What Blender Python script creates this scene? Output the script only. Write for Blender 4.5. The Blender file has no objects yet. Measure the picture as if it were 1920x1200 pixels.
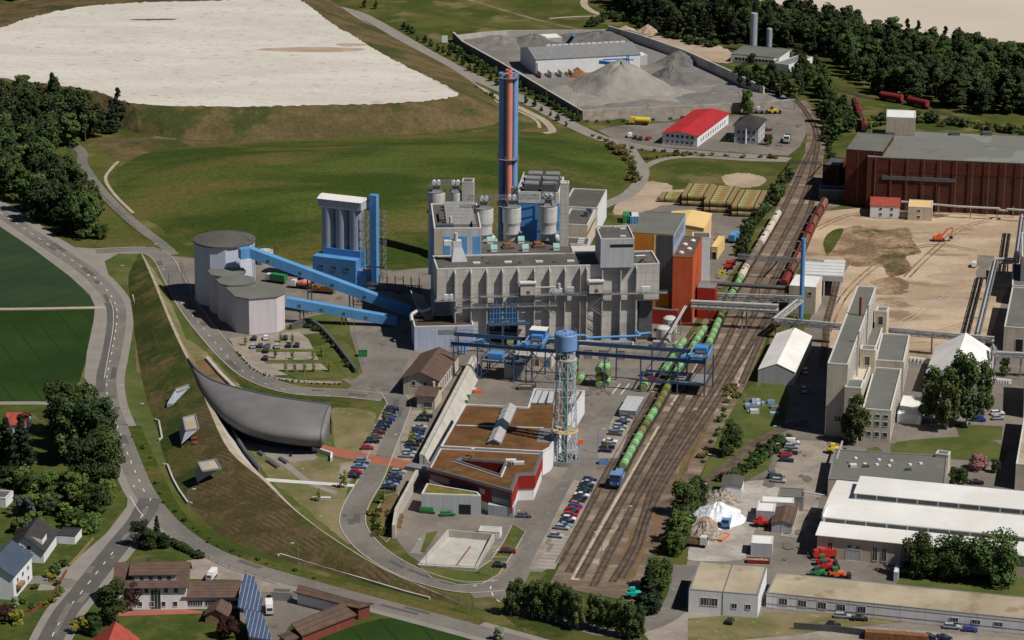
import bpy, bmesh, math, random
from mathutils import Vector, Matrix
R = math.radians
sc = bpy.context.scene
col = sc.collection
# ---------------------------------------------------------------- camera
F = 5690.0; CH = 322.0; PITCH = R(17.1); ROLL = R(0.45)
fw = Vector((0, math.cos(PITCH), -math.sin(PITCH)))
rt0 = Vector((1, 0, 0)); up0 = Vector((0, math.sin(PITCH), math.cos(PITCH)))
rt = rt0*math.cos(ROLL) + up0*math.sin(ROLL)
up = up0*math.cos(ROLL) - rt0*math.sin(ROLL)
cd = bpy.data.cameras.new('camera'); cam = bpy.data.objects.new('camera', cd); col.objects.link(cam)
cd.sensor_width = 36; cd.lens = 36*F/1920; cd.clip_start = 1; cd.clip_end = 60000
bk = -fw
cam.matrix_world = Matrix(((rt.x, up.x, bk.x, 0), (rt.y, up.y, bk.y, 0), (rt.z, up.z, bk.z, CH), (0, 0, 0, 1)))
sc.camera = cam
# ---------------------------------------------------------------- sky and sun
SUN_EL = R(52); TO_SUN = Vector((0.885, -0.465, 0)).normalized()
w = bpy.data.worlds.new('World'); sc.world = w; w.use_nodes = True
nt = w.node_tree; bg = nt.nodes['Background']
sky = nt.nodes.new('ShaderNodeTexSky'); sky.sky_type = 'NISHITA'; sky.sun_disc = False
sky.sun_elevation = SUN_EL; sky.sun_rotation = math.atan2(TO_SUN.x, TO_SUN.y)
sky.air_density = 0.5; sky.dust_density = 0.3
nt.links.new(sky.outputs[0], bg.inputs[0]); bg.inputs[1].default_value = 0.05
sd = bpy.data.lights.new('sun', 'SUN'); sun = bpy.data.objects.new('sun', sd); col.objects.link(sun)
sd.energy = 5.0; sd.angle = R(0.53); sd.color = (1, 0.94, 0.86)
sv = Vector((TO_SUN.x*math.cos(SUN_EL), TO_SUN.y*math.cos(SUN_EL), math.sin(SUN_EL)))
sun.rotation_euler = (-sv).to_track_quat('-Z', 'Y').to_euler(); sun.location = (0, 900, 700)
sc.view_settings.view_transform = 'Standard'; sc.view_settings.look = 'None'
sc.view_settings.exposure = -0.14; sc.view_settings.gamma = 1
# ---------------------------------------------------------------- where things stand on the ground
def P(x, y, z=0.0):
 d = fw*F + rt*(x-960) - up*(y-600)
 t = (z-CH)/d.z
 return Vector((d.x*t, d.y*t, z))
def S(y):                       # image scale at ground row y, units per metre
 return F/((P(960, y) - Vector((0, 0, CH))).dot(fw))
def HT(x, ytop, ybase):         # height of a point seen at ytop above its foot at ybase
 g = P(x, ybase); d = fw*F + rt*(x-960) - up*(ytop-600)
 return CH + d.z*(g.y/d.y)
def V2(v): return Vector((v.x, v.y, 0))
# ---------------------------------------------------------------- materials
MATS = {}
def mat(name, c1, c2=None, scale=0.2, rough=0.85, metal=0.0, lo=0.35, hi=0.65, detail=6, bump=0.0, bscale=None, c3=None, s3=2.0, lo3=.55, hi3=.7,
  lines=None, spec=None, rnd=0.0, stretch=None, wob=0, grain=0, patchy=None, streak=0):
 m = bpy.data.materials.new(name); m.use_nodes = True; MATS[name] = m
 n = m.node_tree.nodes; L = m.node_tree.links; b = n['Principled BSDF']
 b.inputs['Roughness'].default_value = rough; b.inputs['Metallic'].default_value = metal
 b.inputs['Specular IOR Level'].default_value = spec if spec is not None else (.06 if rough >= .8 else .4)
 tc = n.new('ShaderNodeTexCoord'); src = tc.outputs['Object']
 if stretch:
  mp = n.new('ShaderNodeMapping'); mp.inputs['Rotation'].default_value = (0, 0, stretch[0]); mp.inputs['Scale'].default_value = (stretch[1], stretch[2], 1)
  L.new(src, mp.inputs['Vector']); srcs = mp.outputs[0]
 else: srcs = src
 out = None
 def noise(sca, det=6, s=None):
  t = n.new('ShaderNodeTexNoise'); t.inputs['Scale'].default_value = sca; t.inputs['Detail'].default_value = det
  t.inputs['Roughness'].default_value = 0.6
  L.new(s or srcs, t.inputs['Vector']); return t.outputs['Fac']
 def ramp(fac, a, bb):
  r = n.new('ShaderNodeMapRange'); r.inputs[1].default_value = a; r.inputs[2].default_value = bb; r.interpolation_type = 'SMOOTHSTEP'
  L.new(fac, r.inputs[0]); return r.outputs[0]
 def mix(f, a, bb, mode='MIX'):
  x = n.new('ShaderNodeMix'); x.data_type = 'RGBA'; x.blend_type = mode
  if isinstance(f, float): x.inputs[0].default_value = f
  else: L.new(f, x.inputs[0])
  for i, q in ((6, a), (7, bb)):
   if isinstance(q, tuple): x.inputs[i].default_value = (*q, 1)
   else: L.new(q, x.inputs[i])
  return x.outputs[2]
 cur = c1
 if c2: cur = mix(ramp(noise(scale, detail), lo, hi), c1, c2)
 if c3: cur = mix(ramp(noise(s3, 8), lo3, hi3), cur, c3)
 if patchy: cur = mix(ramp(noise(patchy[0], 10), .62, .74), cur, tuple(patchy[1:]))
 if grain:
  hv = n.new('ShaderNodeHueSaturation'); mr = n.new('ShaderNodeMapRange'); mr.inputs[1].default_value = .25; mr.inputs[2].default_value = .75; mr.inputs[3].default_value = 1-grain; mr.inputs[4].default_value = 1+grain
  L.new(noise(.55, 8, src), mr.inputs[0]); L.new(mr.outputs[0], hv.inputs['Value']); L.new(cur, hv.inputs['Color']); cur = hv.outputs[0]
 if streak:
  mp = n.new('ShaderNodeMapping'); mp.inputs['Scale'].default_value = (1, 1, .05); L.new(src, mp.inputs['Vector']); hv = n.new('ShaderNodeHueSaturation'); mr = n.new('ShaderNodeMapRange'); mr.inputs[1].default_value = .42; mr.inputs[2].default_value = .68; mr.inputs[3].default_value = 1.04; mr.inputs[4].default_value = 1-streak
  L.new(noise(1.3, 6, mp.outputs[0]), mr.inputs[0]); L.new(mr.outputs[0], hv.inputs['Value'])
  if isinstance(cur, tuple): hv.inputs['Color'].default_value = (*cur, 1)
  else: L.new(cur, hv.inputs['Color'])
  cur = hv.outputs[0]
 if lines:                                    # (dx, dy, period, width, colour) painted seams or rows
  dx, dy, per, wd, lc = lines[:5]
  dz = lines[5] if len(lines) > 5 else 0
  dp = n.new('ShaderNodeVectorMath'); dp.operation = 'DOT_PRODUCT'; dp.inputs[1].default_value = (dx/per, dy/per, dz/per)
  L.new(src, dp.inputs[0])
  dv = dp.outputs['Value']
  if wob:
   ma = n.new('ShaderNodeMath'); ma.operation = 'MULTIPLY_ADD'; ma.inputs[1].default_value = wob; L.new(noise(.06, 6, src), ma.inputs[0]); L.new(dv, ma.inputs[2]); dv = ma.outputs[0]
  fr = n.new('ShaderNodeMath'); fr.operation = 'FRACT'; L.new(dv, fr.inputs[0])
  ls = n.new('ShaderNodeMath'); ls.operation = 'LESS_THAN'; ls.inputs[1].default_value = wd; L.new(fr.outputs[0], ls.inputs[0])
  fac = ls.outputs[0]
  if wob: mm_ = n.new('ShaderNodeMath'); mm_.operation = 'MULTIPLY'; L.new(fac, mm_.inputs[0]); L.new(ramp(noise(.10, 8, src), .38, .62), mm_.inputs[1]); fac = mm_.outputs[0]
  cur = mix(fac, cur, lc)
 if rnd:
  oi = n.new('ShaderNodeObjectInfo'); hs = n.new('ShaderNodeHueSaturation')
  r1 = n.new('ShaderNodeMapRange'); r1.inputs[3].default_value = 1-rnd; r1.inputs[4].default_value = 1+rnd
  L.new(oi.outputs['Random'], r1.inputs[0]); L.new(r1.outputs[0], hs.inputs['Value'])
  r2 = n.new('ShaderNodeMapRange'); r2.inputs[3].default_value = 0.5-rnd*.08; r2.inputs[4].default_value = 0.5+rnd*.05
  mu = n.new('ShaderNodeMath'); mu.operation = 'MULTIPLY'; mu.inputs[1].default_value = 7.31; L.new(oi.outputs['Random'], mu.inputs[0])
  fr = n.new('ShaderNodeMath'); fr.operation = 'FRACT'; L.new(mu.outputs[0], fr.inputs[0])
  L.new(fr.outputs[0], r2.inputs[0]); L.new(r2.outputs[0], hs.inputs['Hue'])
  if isinstance(cur, tuple): hs.inputs['Color'].default_value = (*cur, 1)
  else: L.new(cur, hs.inputs['Color'])
  cur = hs.outputs[0]
 if isinstance(cur, tuple): b.inputs['Base Color'].default_value = (*cur, 1)
 else: L.new(cur, b.inputs['Base Color'])
 if bump:
  bp = n.new('ShaderNodeBump'); bp.inputs['Strength'].default_value = 1.0; bp.inputs['Distance'].default_value = bump
  L.new(noise(bscale or scale*6, 6), bp.inputs['Height']); L.new(bp.outputs[0], b.inputs['Normal'])
 return m
def wearmat(name, c, rough=.8, k=0.82, **kw):
 kw.setdefault('streak', .16)      # plain colour with uneven weathering
 kw.setdefault('scale', .25); kw.setdefault('lo', .3); kw.setdefault('hi', .75)
 return mat(name, c, tuple(q*k for q in c), rough=rough, **kw)
mat('meadow', (.092,.092,.026), (.048,.066,.014), scale=.03, detail=12, c3=(.155,.13,.06), s3=.045, lo3=.52, hi3=.66, bump=.25, bscale=.5, lo=.4, hi=.6)
mat('hill_grass', (.072,.092,.019), (.037,.059,.011), scale=.022, detail=12, c3=(.105,.092,.030), s3=.016, lo3=.48, hi3=.62, stretch=(R(-24), .55, 1.2), bump=.3, bscale=.5, lo=.40, hi=.58, grain=.35)
mat('lawn', (.105,.115,.035), (.06,.085,.022), scale=.08, detail=8, c3=(.15,.13,.06), s3=.12, lo3=.55, hi3=.75)
mat('garden_lawn', (.072,.090,.022), (.042,.062,.014), scale=.12, detail=10, grain=.2, c3=(.11,.10,.04), s3=.1, lo3=.55, hi3=.68)
mat('dry_grass', (.22,.18,.105), (.12,.12,.045), scale=.07, detail=9, c3=(.34,.29,.2), s3=.35, lo3=.58, hi3=.75)
mat('dark_field', (.016,.038,.009), (.026,.054,.012), scale=.03, detail=8, lines=(.93,.36,9.0,.06,(.014,.034,.010)))
mat('blue_green_field', (.022,.042,.020), (.034,.058,.024), scale=.03, detail=8, lines=(.80,-.6,8.0,.07,(.019,.038,.020)))
mat('ploughed', (.105,.080,.040), (.070,.056,.024), scale=.12, detail=12, lines=(.80,.60,1.7,.36,(.060,.047,.022)), wob=1.6, c3=(.062,.078,.024), s3=.09, lo3=.52, hi3=.64, bump=.35, bscale=.9, grain=.3, lo=.42, hi=.58)
mat('ridge_grass', (.085,.082,.026), (.040,.056,.013), scale=.06, detail=12, c3=(.12,.088,.044), s3=.07, lo3=.52, hi3=.64, bump=.35, bscale=.7, lo=.4, hi=.58, grain=.3)
mat('brown_slope', (.135,.098,.050), (.085,.070,.030), scale=.06, detail=12, c3=(.050,.062,.020), s3=.035, lo3=.52, hi3=.62, bump=.5, bscale=.5, lo=.38, hi=.6, grain=.3)
mat('lime_white', (.57,.54,.49), (.50,.47,.42), scale=.03, detail=9, c3=(.30,.26,.20), s3=.30, lo3=.585, hi3=.66, stretch=(0,.45,1.6), grain=.10, patchy=(.012,.40,.36,.30))
mat('pale_sand', (.54,.48,.41), (.50,.44,.37), scale=.01, detail=5)
mat('asphalt', (.190,.176,.160), (.145,.135,.124), scale=.05, detail=11, c3=(.22,.205,.187), s3=.4, lo3=.55, hi3=.7, grain=.12, lo=.38, hi=.6)
mat('dark_asphalt', (.115,.110,.105), (.095,.092,.088), scale=.1, detail=8)
mat('asphalt_stain', (.135,.122,.11), (.16,.145,.13), scale=.6)
mat('shade_asphalt', (.07,.07,.07), (.085,.083,.08), scale=.2)  # near black ground colour for the painted shade beside the tan roofed workshop
mat('pavement', (.26,.24,.215), (.225,.21,.19), scale=.15, detail=7)
mat('kerb_stone', (.40,.37,.33), (.34,.32,.28), scale=.5)
mat('yard_paving', (.215,.188,.162), (.16,.142,.125), scale=.04, detail=11, c3=(.115,.102,.09), s3=.07, lo3=.56, hi3=.70, grain=.14, lo=.38, hi=.6)
mat('parking_paving', (.30,.262,.222), (.235,.205,.175), scale=.12, detail=10, grain=.12, lo=.4, hi=.6)
mat('red_paving', (.34,.125,.085), (.29,.11,.075), scale=.3, c3=(.26,.13,.1), s3=.2)
mat('track_path', (.40,.345,.27), (.32,.275,.21), scale=.2)
mat('sand_lot', (.48,.375,.27), (.36,.27,.185), scale=.03, detail=12, c3=(.24,.175,.115), s3=.04, lo3=.54, hi3=.64, stretch=(R(12),.7,1.5), grain=.16, lo=.38, hi=.58, bump=.25, bscale=.3)
mat('rough_sand', (.42,.33,.25), (.32,.25,.185), scale=.08, detail=10)
mat('dug_earth', (.36,.25,.17), (.19,.13,.08), scale=.07, detail=12, c3=(.10,.085,.035), s3=.05, lo3=.54, hi3=.64, bump=1.6, bscale=.30, lo=.38, hi=.58, grain=.3)
mat('grey_gravel', (.215,.20,.19), (.165,.155,.148), scale=.05, detail=10, c3=(.28,.255,.23), s3=.08, lo3=.56, hi3=.72, bump=.4, bscale=.6)
mat('slag', (.30,.282,.255), (.24,.225,.205), scale=.15, detail=9, bump=.5, bscale=.7)
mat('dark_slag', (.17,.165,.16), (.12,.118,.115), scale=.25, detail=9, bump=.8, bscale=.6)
mat('rubble', (.42,.37,.31), (.18,.155,.13), scale=1.2, detail=9, lo=.4, hi=.6, bump=.6, bscale=1.2)
mat('ballast', (.205,.158,.118), (.135,.10,.072), scale=.07, detail=11, grain=.2, lo=.4, hi=.6, c3=(.29,.24,.185), s3=.06, lo3=.54, hi3=.66, stretch=(R(57),.28,1.7))
mat('dark_ballast', (.135,.104,.078), (.085,.066,.05), scale=.25, detail=9, lo=.4, hi=.6)
mat('pale_ballast', (.48,.42,.33), (.36,.31,.24), scale=.3, detail=9, c3=(.2,.16,.12), s3=.3, lo3=.56, hi3=.66)
mat('rust_soil', (.19,.115,.066), (.14,.10,.05), scale=.1, detail=10, c3=(.09,.09,.035), s3=.12, lo3=.52, hi3=.66)
mat('gravel_pale', (.40,.375,.335), (.30,.28,.25), scale=.12, detail=11, grain=.2, lo=.4, hi=.6)
mat('rough_gravel', (.36,.31,.25), (.22,.18,.14), scale=.15, detail=11, lo=.42, hi=.58)
mat('rail_steel', (.10,.07,.055), rough=.45, metal=.5)
mat('white_line', (.72,.70,.66), (.6,.58,.54), scale=1.5)
mat('concrete', (.52,.50,.465), (.45,.43,.40), streak=.2, scale=.12, detail=9, c3=(.22,.205,.185), s3=.07, lo3=.58, hi3=.75, lines=(0,0,3.1,.035,(.22,.205,.185),1))
mat('pale_concrete', (.46,.44,.40), (.385,.37,.335), scale=.2, detail=8, c3=(.33,.30,.26), s3=.4, lo3=.6, hi3=.75)
mat('stone_wall', (.42,.37,.31), (.30,.265,.225), scale=.35, detail=10)
mat('roof_grey', (.115,.108,.100), (.085,.080,.074), grain=.12, scale=.08, detail=9, c3=(.15,.145,.135), s3=.25, lo3=.6, hi3=.7)
mat('roof_green_grey', (.15,.155,.14), (.128,.132,.12), scale=.08, detail=8, c3=(.17,.175,.16), s3=.3)
mat('roof_patched', (.17,.172,.158), (.21,.225,.205), scale=.018, detail=2, lo=.5, hi=.515, c3=(.14,.14,.13), s3=.12)
mat('roof_brown', (.135,.088,.068), (.10,.068,.055), scale=.4, lines=(0,0,.45,.18,(.075,.055,.045),1))
mat('roof_dark_tile', (.055,.053,.053), (.042,.041,.042), scale=.5)
mat('roof_tan', (.42,.36,.26), (.32,.275,.20), scale=.08, detail=10, c3=(.27,.20,.12), s3=.10, lo3=.58, hi3=.68)
mat('roof_moss', (.165,.082,.036), (.105,.055,.024), grain=.2, scale=.1, detail=10, c3=(.13,.105,.04), s3=.12, lo3=.58, hi3=.7)
mat('roof_moss_green', (.18,.16,.03), (.13,.10,.03), scale=.4)
mat('roof_red', (.42,.035,.042), (.36,.030,.036), scale=.2, lines=(.3,.95,1.1,.12,(.33,.03,.035)))
mat('tile_red', (.36,.08,.055), (.28,.06,.045), scale=.8)
mat('roof_white', (.76,.76,.74), (.66,.66,.63), grain=.05, scale=.05, detail=8, lines=(.94,.34,1.2,.10,(.62,.62,.60)), rough=.6)
mat('tent_white', (.80,.79,.77), (.68,.67,.65), scale=.12, detail=8, rough=.6)
mat('sheet_white', (.85,.87,.9), (.62,.66,.72), scale=.5, detail=9, bump=1.2, bscale=.3, rough=.5)
mat('white_metal', (.62,.63,.63), (.54,.55,.55), scale=.2, detail=7, rough=.5)
mat('coping', (.60,.60,.58), (.52,.52,.50), scale=.5, rough=.6)
wearmat('white_wall', (.70,.71,.73), k=.93, streak=.08)
wearmat('cream_wall', (.58,.50,.38), k=.85)
wearmat('tan_wall', (.46,.40,.31), k=.85)
wearmat('beige_render', (.55,.49,.40), k=.82, detail=9)
wearmat('light_grey_wall', (.44,.455,.475), k=.92)
wearmat('lilac_panel', (.56,.52,.55), k=.95, streak=.1)
wearmat('pale_blue_panel', (.50,.54,.63), k=.95, streak=.1)
wearmat('lilac_wall', (.40,.44,.56), k=.93)
mat('blue_paint', (.105,.30,.57), (.085,.26,.51), streak=.15, scale=.2, detail=7, rough=.55)
mat('blue_panel', (.07,.25,.54), (.065,.225,.50), scale=.2, rough=.55, lines=(.9,.43,1.0,.06,(.045,.17,.42)))
mat('light_blue_panel', (.26,.40,.62), (.23,.36,.57), scale=.3, rough=.55)
mat('gantry_blue', (.04,.085,.17), (.03,.065,.13), scale=.5, rough=.55)
mat('crab_blue', (.05,.20,.48), (.10,.32,.60), scale=.8, rough=.5)
mat('tank_blue', (.17,.30,.57), (.15,.27,.52), scale=.3, rough=.5)
mat('stack_blue', (.19,.37,.66), (.17,.34,.61), scale=.2, rough=.45)
mat('stack_red', (.66,.24,.19), (.60,.21,.165), scale=.2, rough=.45)
mat('stack_cap', (.45,.12,.05), rough=.6)
mat('steel_grey', (.27,.275,.28), (.22,.225,.23), scale=.6, rough=.5, metal=.2)
mat('dark_panelling', (.13,.13,.14), (.11,.11,.12), scale=.5)
mat('dark_steel', (.07,.075,.08), (.10,.10,.10), scale=.8, rough=.6)
mat('pipe_silver', (.52,.52,.51), (.44,.44,.43), scale=.8, rough=.4, metal=.25)
mat('lattice_white', (.50,.57,.64), (.42,.49,.56), scale=1, rough=.5)
mat('lattice_teal', (.10,.28,.27), rough=.5)
mat('yellow_deck', (.52,.42,.24), (.5,.38,.2), scale=1)
mat('silo_white', (.54,.54,.52), (.46,.46,.44), streak=.2, scale=.2, detail=8, c3=(.33,.28,.22), s3=.35, lo3=.66, hi3=.76, rough=.6)
mat('silo_grey', (.30,.34,.40), (.27,.31,.37), scale=.25, rough=.6, stretch=(0,1,1))
mat('rust', (.26,.12,.055), (.16,.08,.04), scale=.8)
mat('teal_glass', (.20,.42,.40), (.3,.5,.48), scale=.7, rough=.3)
mat('orange_cladding', (.52,.105,.045), (.47,.095,.042), streak=.15, scale=.2, lines=(.85,.5,1.0,.05,(.42,.085,.035)))
mat('red_cladding', (.34,.034,.024), (.29,.03,.02), scale=.2)
mat('crimson_cladding', (.30,.032,.028), (.25,.028,.024), scale=.3)  # darker red; on the workshop step it also paints the shade
mat('ochre_cladding', (.50,.20,.035), (.44,.17,.03), scale=.2)
mat('yellow_roof', (.70,.50,.22), (.64,.45,.19), scale=.2)
mat('dark_louver', (.045,.045,.05), lines=(1,0,.9,.15,(.13,.13,.14)), rough=.4)
mat('brick', (.10,.034,.024), (.075,.027,.02), scale=.35, detail=10, lines=(1,0,6.5,.05,(.17,.085,.065)))
mat('brick_red', (.21,.062,.046), (.17,.05,.04), scale=.8)
mat('rust_brick', (.095,.04,.028), (.06,.026,.019), scale=.12, detail=10, lines=(1,0,6.5,.05,(.2,.1,.08)))
mat('zinc_shell', (.19,.183,.18), (.155,.15,.148), scale=.12, detail=7, rough=.62, metal=.1, lo=.3, hi=.7)
mat('zinc_edge', (.16,.18,.21), rough=.45, metal=.4)
mat('glass', (.03,.04,.055), (.05,.065,.09), scale=.4, rough=.12, spec=.7)
mat('win_glass', (.035,.04,.05), rough=.15, spec=.7)
mat('frame_white', (.62,.62,.62), rough=.6)
mat('black', (.012,.012,.014), rough=.7)
mat('solar', (.055,.085,.15), (.07,.10,.17), scale=.4, rough=.2, lines=(1,.0,1.1,.10,(.42,.45,.5)))
mat('solar_blue', (.055,.075,.11), (.07,.09,.13), scale=.4, rough=.25)
mat('wood', (.30,.20,.12), (.2,.13,.08), scale=1.5)
mat('orange_paint', (.75,.12,.03), rough=.5)
mat('yellow_paint', (.75,.55,.05), (.65,.45,.04), scale=.6, rough=.5)
mat('red_paint', (.50,.03,.03), (.42,.03,.03), scale=.5, rough=.45)
mat('green_paint', (.03,.22,.07), (.025,.17,.055), scale=.5, rough=.45)
mat('teal_paint', (.02,.45,.35), rough=.4)
mat('container_green', (.22,.45,.20), (.19,.39,.17), rnd=.14, scale=.3, rough=.55, c3=(.17,.25,.09), s3=.3, lo3=.6, hi3=.72)
mat('container_olive', (.17,.19,.055), (.14,.15,.045), rnd=.2, scale=.3, rough=.6)
mat('container_old', (.30,.36,.13), (.24,.16,.07), scale=.45, detail=9, lo=.42, hi=.52, rough=.7)
mat('container_rust', (.27,.12,.07), (.24,.19,.09), scale=.45, detail=9, lo=.45, hi=.6, rough=.7)
mat('band_green', (.32,.40,.17), rough=.6)
mat('wagon_rust', (.23,.085,.06), (.16,.062,.045), rnd=.3, scale=.4, detail=9, c3=(.30,.20,.16), s3=.3, lo3=.55, hi3=.7)
mat('wagon_red', (.26,.035,.03), (.2,.03,.028), scale=.5)
mat('wagon_cream', (.56,.49,.38), (.46,.39,.30), scale=.3, detail=8)
mat('wagon_white', (.55,.53,.49), (.40,.36,.31), scale=.3, detail=8)
mat('wagon_brown', (.22,.175,.13), (.16,.125,.095), scale=.3, detail=8)
mat('underframe', (.045,.04,.038), rough=.8)
mat('loco_blue', (.15,.27,.50), (.13,.24,.45), scale=.4, rough=.4)
mat('loco_navy', (.05,.10,.24), rough=.4)
mat('tyre', (.015,.015,.015), rough=.9)
mat('rim', (.35,.35,.36), rough=.4, metal=.6)
mat('lamp_glass', (.7,.7,.68), rough=.2)
mat('tail_red', (.35,.02,.02), rough=.3)
mat('bark', (.10,.075,.055), (.06,.048,.036), scale=2)
mat('birch_bark', (.50,.48,.44), (.2,.19,.17), scale=2)
for nm, a, b in (('leaf_dark', (.026,.043,.012), (.042,.065,.018)), ('leaf_mid', (.040,.072,.016), (.062,.10,.024)), ('leaf_light', (.070,.115,.022), (.10,.15,.03)),
                 ('leaf_fresh', (.16,.20,.025), (.21,.25,.035)), ('needle', (.014,.026,.012), (.024,.042,.018)), ('leaf_birch', (.052,.080,.022), (.078,.112,.032)),
                 ('leaf_copper', (.065,.022,.02), (.04,.018,.016)), ('leaf_bloom', (.30,.32,.20), (.16,.22,.09)), ('leaf_yellow', (.20,.19,.02), (.12,.14,.02)),
                 ('leaf_pink', (.42,.20,.20), (.30,.16,.14)), ('leaf_blue', (.05,.07,.065), (.035,.05,.045)), ('leaf_ochre', (.15,.11,.025), (.08,.08,.02))):
 m = mat(nm, a, b, scale=.35, detail=4, rough=.75, spec=.25, rnd=.32 if 'pink' not in nm and 'bloom' not in nm else .05)
mat('bloom_white', (.55,.56,.42), rough=.8)
CARCOL = {'dark blue': (.015,.025,.06), 'black': (.012,.012,.014), 'silver': (.36,.38,.41), 'white': (.72,.72,.72), 'red': (.42,.012,.015), 'dark red': (.14,.012,.016),
          'dark green': (.012,.06,.045), 'green': (.03,.22,.06), 'blue': (.025,.06,.32), 'orange': (.50,.14,.03), 'grey': (.12,.13,.14), 'light blue': (.18,.27,.42), 'bronze': (.16,.13,.10), 'navy': (.012,.018,.05)}
for k, c in CARCOL.items(): mat('car '+k, c, rough=.28, spec=.6)
# ---------------------------------------------------------------- mesh builder
class MB:
 def __init__(s): s.v = []; s.f = []; s.mi = []; s.mats = []; s.sm = []
 def _m(s, m):
  if m not in s.mats: s.mats.append(m)
  return s.mats.index(m)
 def add(s, vs, fs, m, smooth=False):
  o = len(s.v); s.v += [Vector(v) for v in vs]; k = s._m(m)
  for f in fs: s.f.append([o+i for i in f]); s.mi.append(k); s.sm.append(smooth)
  return s
 def quad(s, a, b, c, d, m): return s.add([a, b, c, d], [(0, 1, 2, 3)], m)
 def poly(s, pts, m): return s.add(pts, [tuple(range(len(pts)))], m)
 def prism(s, base, z0, z1, m, mt=None, bottom=True):     # base: xy points counter clockwise or not
  pts = [(p[0], p[1]) for p in base]; n = len(pts)
  ar = sum(pts[i][0]*pts[(i+1) % n][1]-pts[(i+1) % n][0]*pts[i][1] for i in range(n))
  if ar < 0: pts = pts[::-1]
  vs = [(x, y, z0) for x, y in pts]+[(x, y, z1) for x, y in pts]
  s.add(vs, [(i, (i+1) % n, n+(i+1) % n, n+i) for i in range(n)], m)
  s.add([(x, y, z1) for x, y in pts], [tuple(range(n))], mt or m)
  if bottom: s.add([(x, y, z0) for x, y in pts], [tuple(reversed(range(n)))], m)
  return s
 def box(s, c, u, wv, su, sw, z0, z1, m, mt=None):         # c centre xy, u/wv unit dirs, full sizes
  c = Vector((c[0], c[1], 0)); a = u*(su/2); b = wv*(sw/2)
  return s.prism([c-a-b, c+a-b, c+a+b, c-a+b], z0, z1, m, mt)
 def cube(s, x0, x1, y0, y1, z0, z1, m, mt=None):
  return s.prism([(x0, y0), (x1, y0), (x1, y1), (x0, y1)], z0, z1, m, mt)
 def tube(s, a, b, r, m, r2=None, n=8, caps=True, smooth=True):
  a = Vector(a); b = Vector(b); d = (b-a)
  if d.length < 1e-6: return s
  d.normalize(); q = Vector((0, 0, 1)) if abs(d.z) < .9 else Vector((1, 0, 0))
  x = d.cross(q).normalized(); y = d.cross(x); r2 = r if r2 is None else r2
  vs = [a+(x*math.cos(6.28318*i/n)+y*math.sin(6.28318*i/n))*r for i in range(n)]
  vs += [b+(x*math.cos(6.28318*i/n)+y*math.sin(6.28318*i/n))*r2 for i in range(n)]
  s.add(vs, [(i, i+n, (i+1) % n+n, (i+1) % n) for i in range(n)], m, smooth)
  if caps:
   s.add(vs[:n], [tuple(range(n))], m); s.add(vs[n:], [tuple(reversed(range(n)))], m)
  return s
 def pipe(s, pts, r, m, n=8):
  for i in range(len(pts)-1): s.tube(pts[i], pts[i+1], r, m, n=n)
  return s
 def lathe(s, c, prof, m, n=24, smooth=True, mt=None):     # prof: (r,z) bottom to top
  c = Vector(c); rg = [[c+Vector((r*math.cos(6.28318*i/n), r*math.sin(6.28318*i/n), z)) for i in range(n)] for r, z in prof]
  for p_, q_ in zip(rg[:-1], rg[1:]): s.add(p_+q_, [(i, (i+1) % n, n+(i+1) % n, n+i) for i in range(n)], m, smooth)
  vs = rg[0]+rg[-1]
  s.add(vs[-n:], [tuple(range(n))], mt or m); s.add(vs[:n], [tuple(reversed(range(n)))], m)
  return s
 def beam(s, a, b, w_, m, h=None):                         # square bar between two points
  a = Vector(a); b = Vector(b); d = (b-a)
  if d.length < 1e-6: return s
  d.normalize(); q = Vector((0, 0, 1)) if abs(d.z) < .95 else Vector((1, 0, 0))
  x = d.cross(q).normalized()*(w_/2); y = d.cross(x).normalized()*((h or w_)/2)
  vs = [a-x-y, a+x-y, a+x+y, a-x+y, b-x-y, b+x-y, b+x+y, b-x+y]
  return s.add(vs, [(0, 1, 2, 3), (7, 6, 5, 4), (0, 4, 5, 1), (1, 5, 6, 2), (2, 6, 7, 3), (3, 7, 4, 0)], m)
 def build(s, name, parent=None, origin=None):
  o = origin if origin is not None else (parent_origin(parent) if parent else Vector((0, 0, 0)))
  me = bpy.data.meshes.new(name); me.from_pydata([v-o for v in s.v], [], s.f)
  for m in s.mats: me.materials.append(MATS[m])
  me.polygons.foreach_set('material_index', s.mi); me.polygons.foreach_set('use_smooth', s.sm); me.update()
  ob = bpy.data.objects.new(name, me); col.objects.link(ob)
  if parent: ob.parent = parent
  else: ob.location = o
  ORG[ob.name] = o
  return ob
ORG = {}
def parent_origin(p): return ORG[p.name]
def tag(o, label, cat, group=None):
 o['label'] = label; o['category'] = cat
 if group: o['group'] = group
 return o
def struct(mb, name):
 o = mb.build(name); o['kind'] = 'structure'; return o
def thing(name, label, cat, loc=(0, 0, 0), group=None, rz=0):
 o = bpy.data.objects.new(name, None); col.objects.link(o); o.location = loc; o.rotation_euler = (0, 0, rz); o.empty_display_size = .5
 ORG[o.name] = Vector(loc); return tag(o, label, cat, group)
def dup(root, loc=None, rz=None, label=None, group=None, scale=None):
 def cp(o, par):
  c = o.copy(); col.objects.link(c); c.parent = par
  for ch in kids.get(o.name, []): cp(ch, c)
  return c
 kids = {}
 def walk(o):
  for ch in KIDS.get(o.name, list(o.children)): kids.setdefault(o.name, []).append(ch); walk(ch)
 walk(root); r = cp(root, None)
 if loc is not None: r.location = loc
 if rz is not None: r.rotation_euler = (0, 0, rz)
 if scale is not None: r.scale = scale if hasattr(scale, '__len__') else (scale,)*3
 if label: r['label'] = label
 if group: r['group'] = group
 return r
KIDS = {}
def freeze(root):      # remember the children of a prototype (quick lookups while copying)
 KIDS[root.name] = list(root.children)
 for c in root.children: freeze(c)
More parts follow.
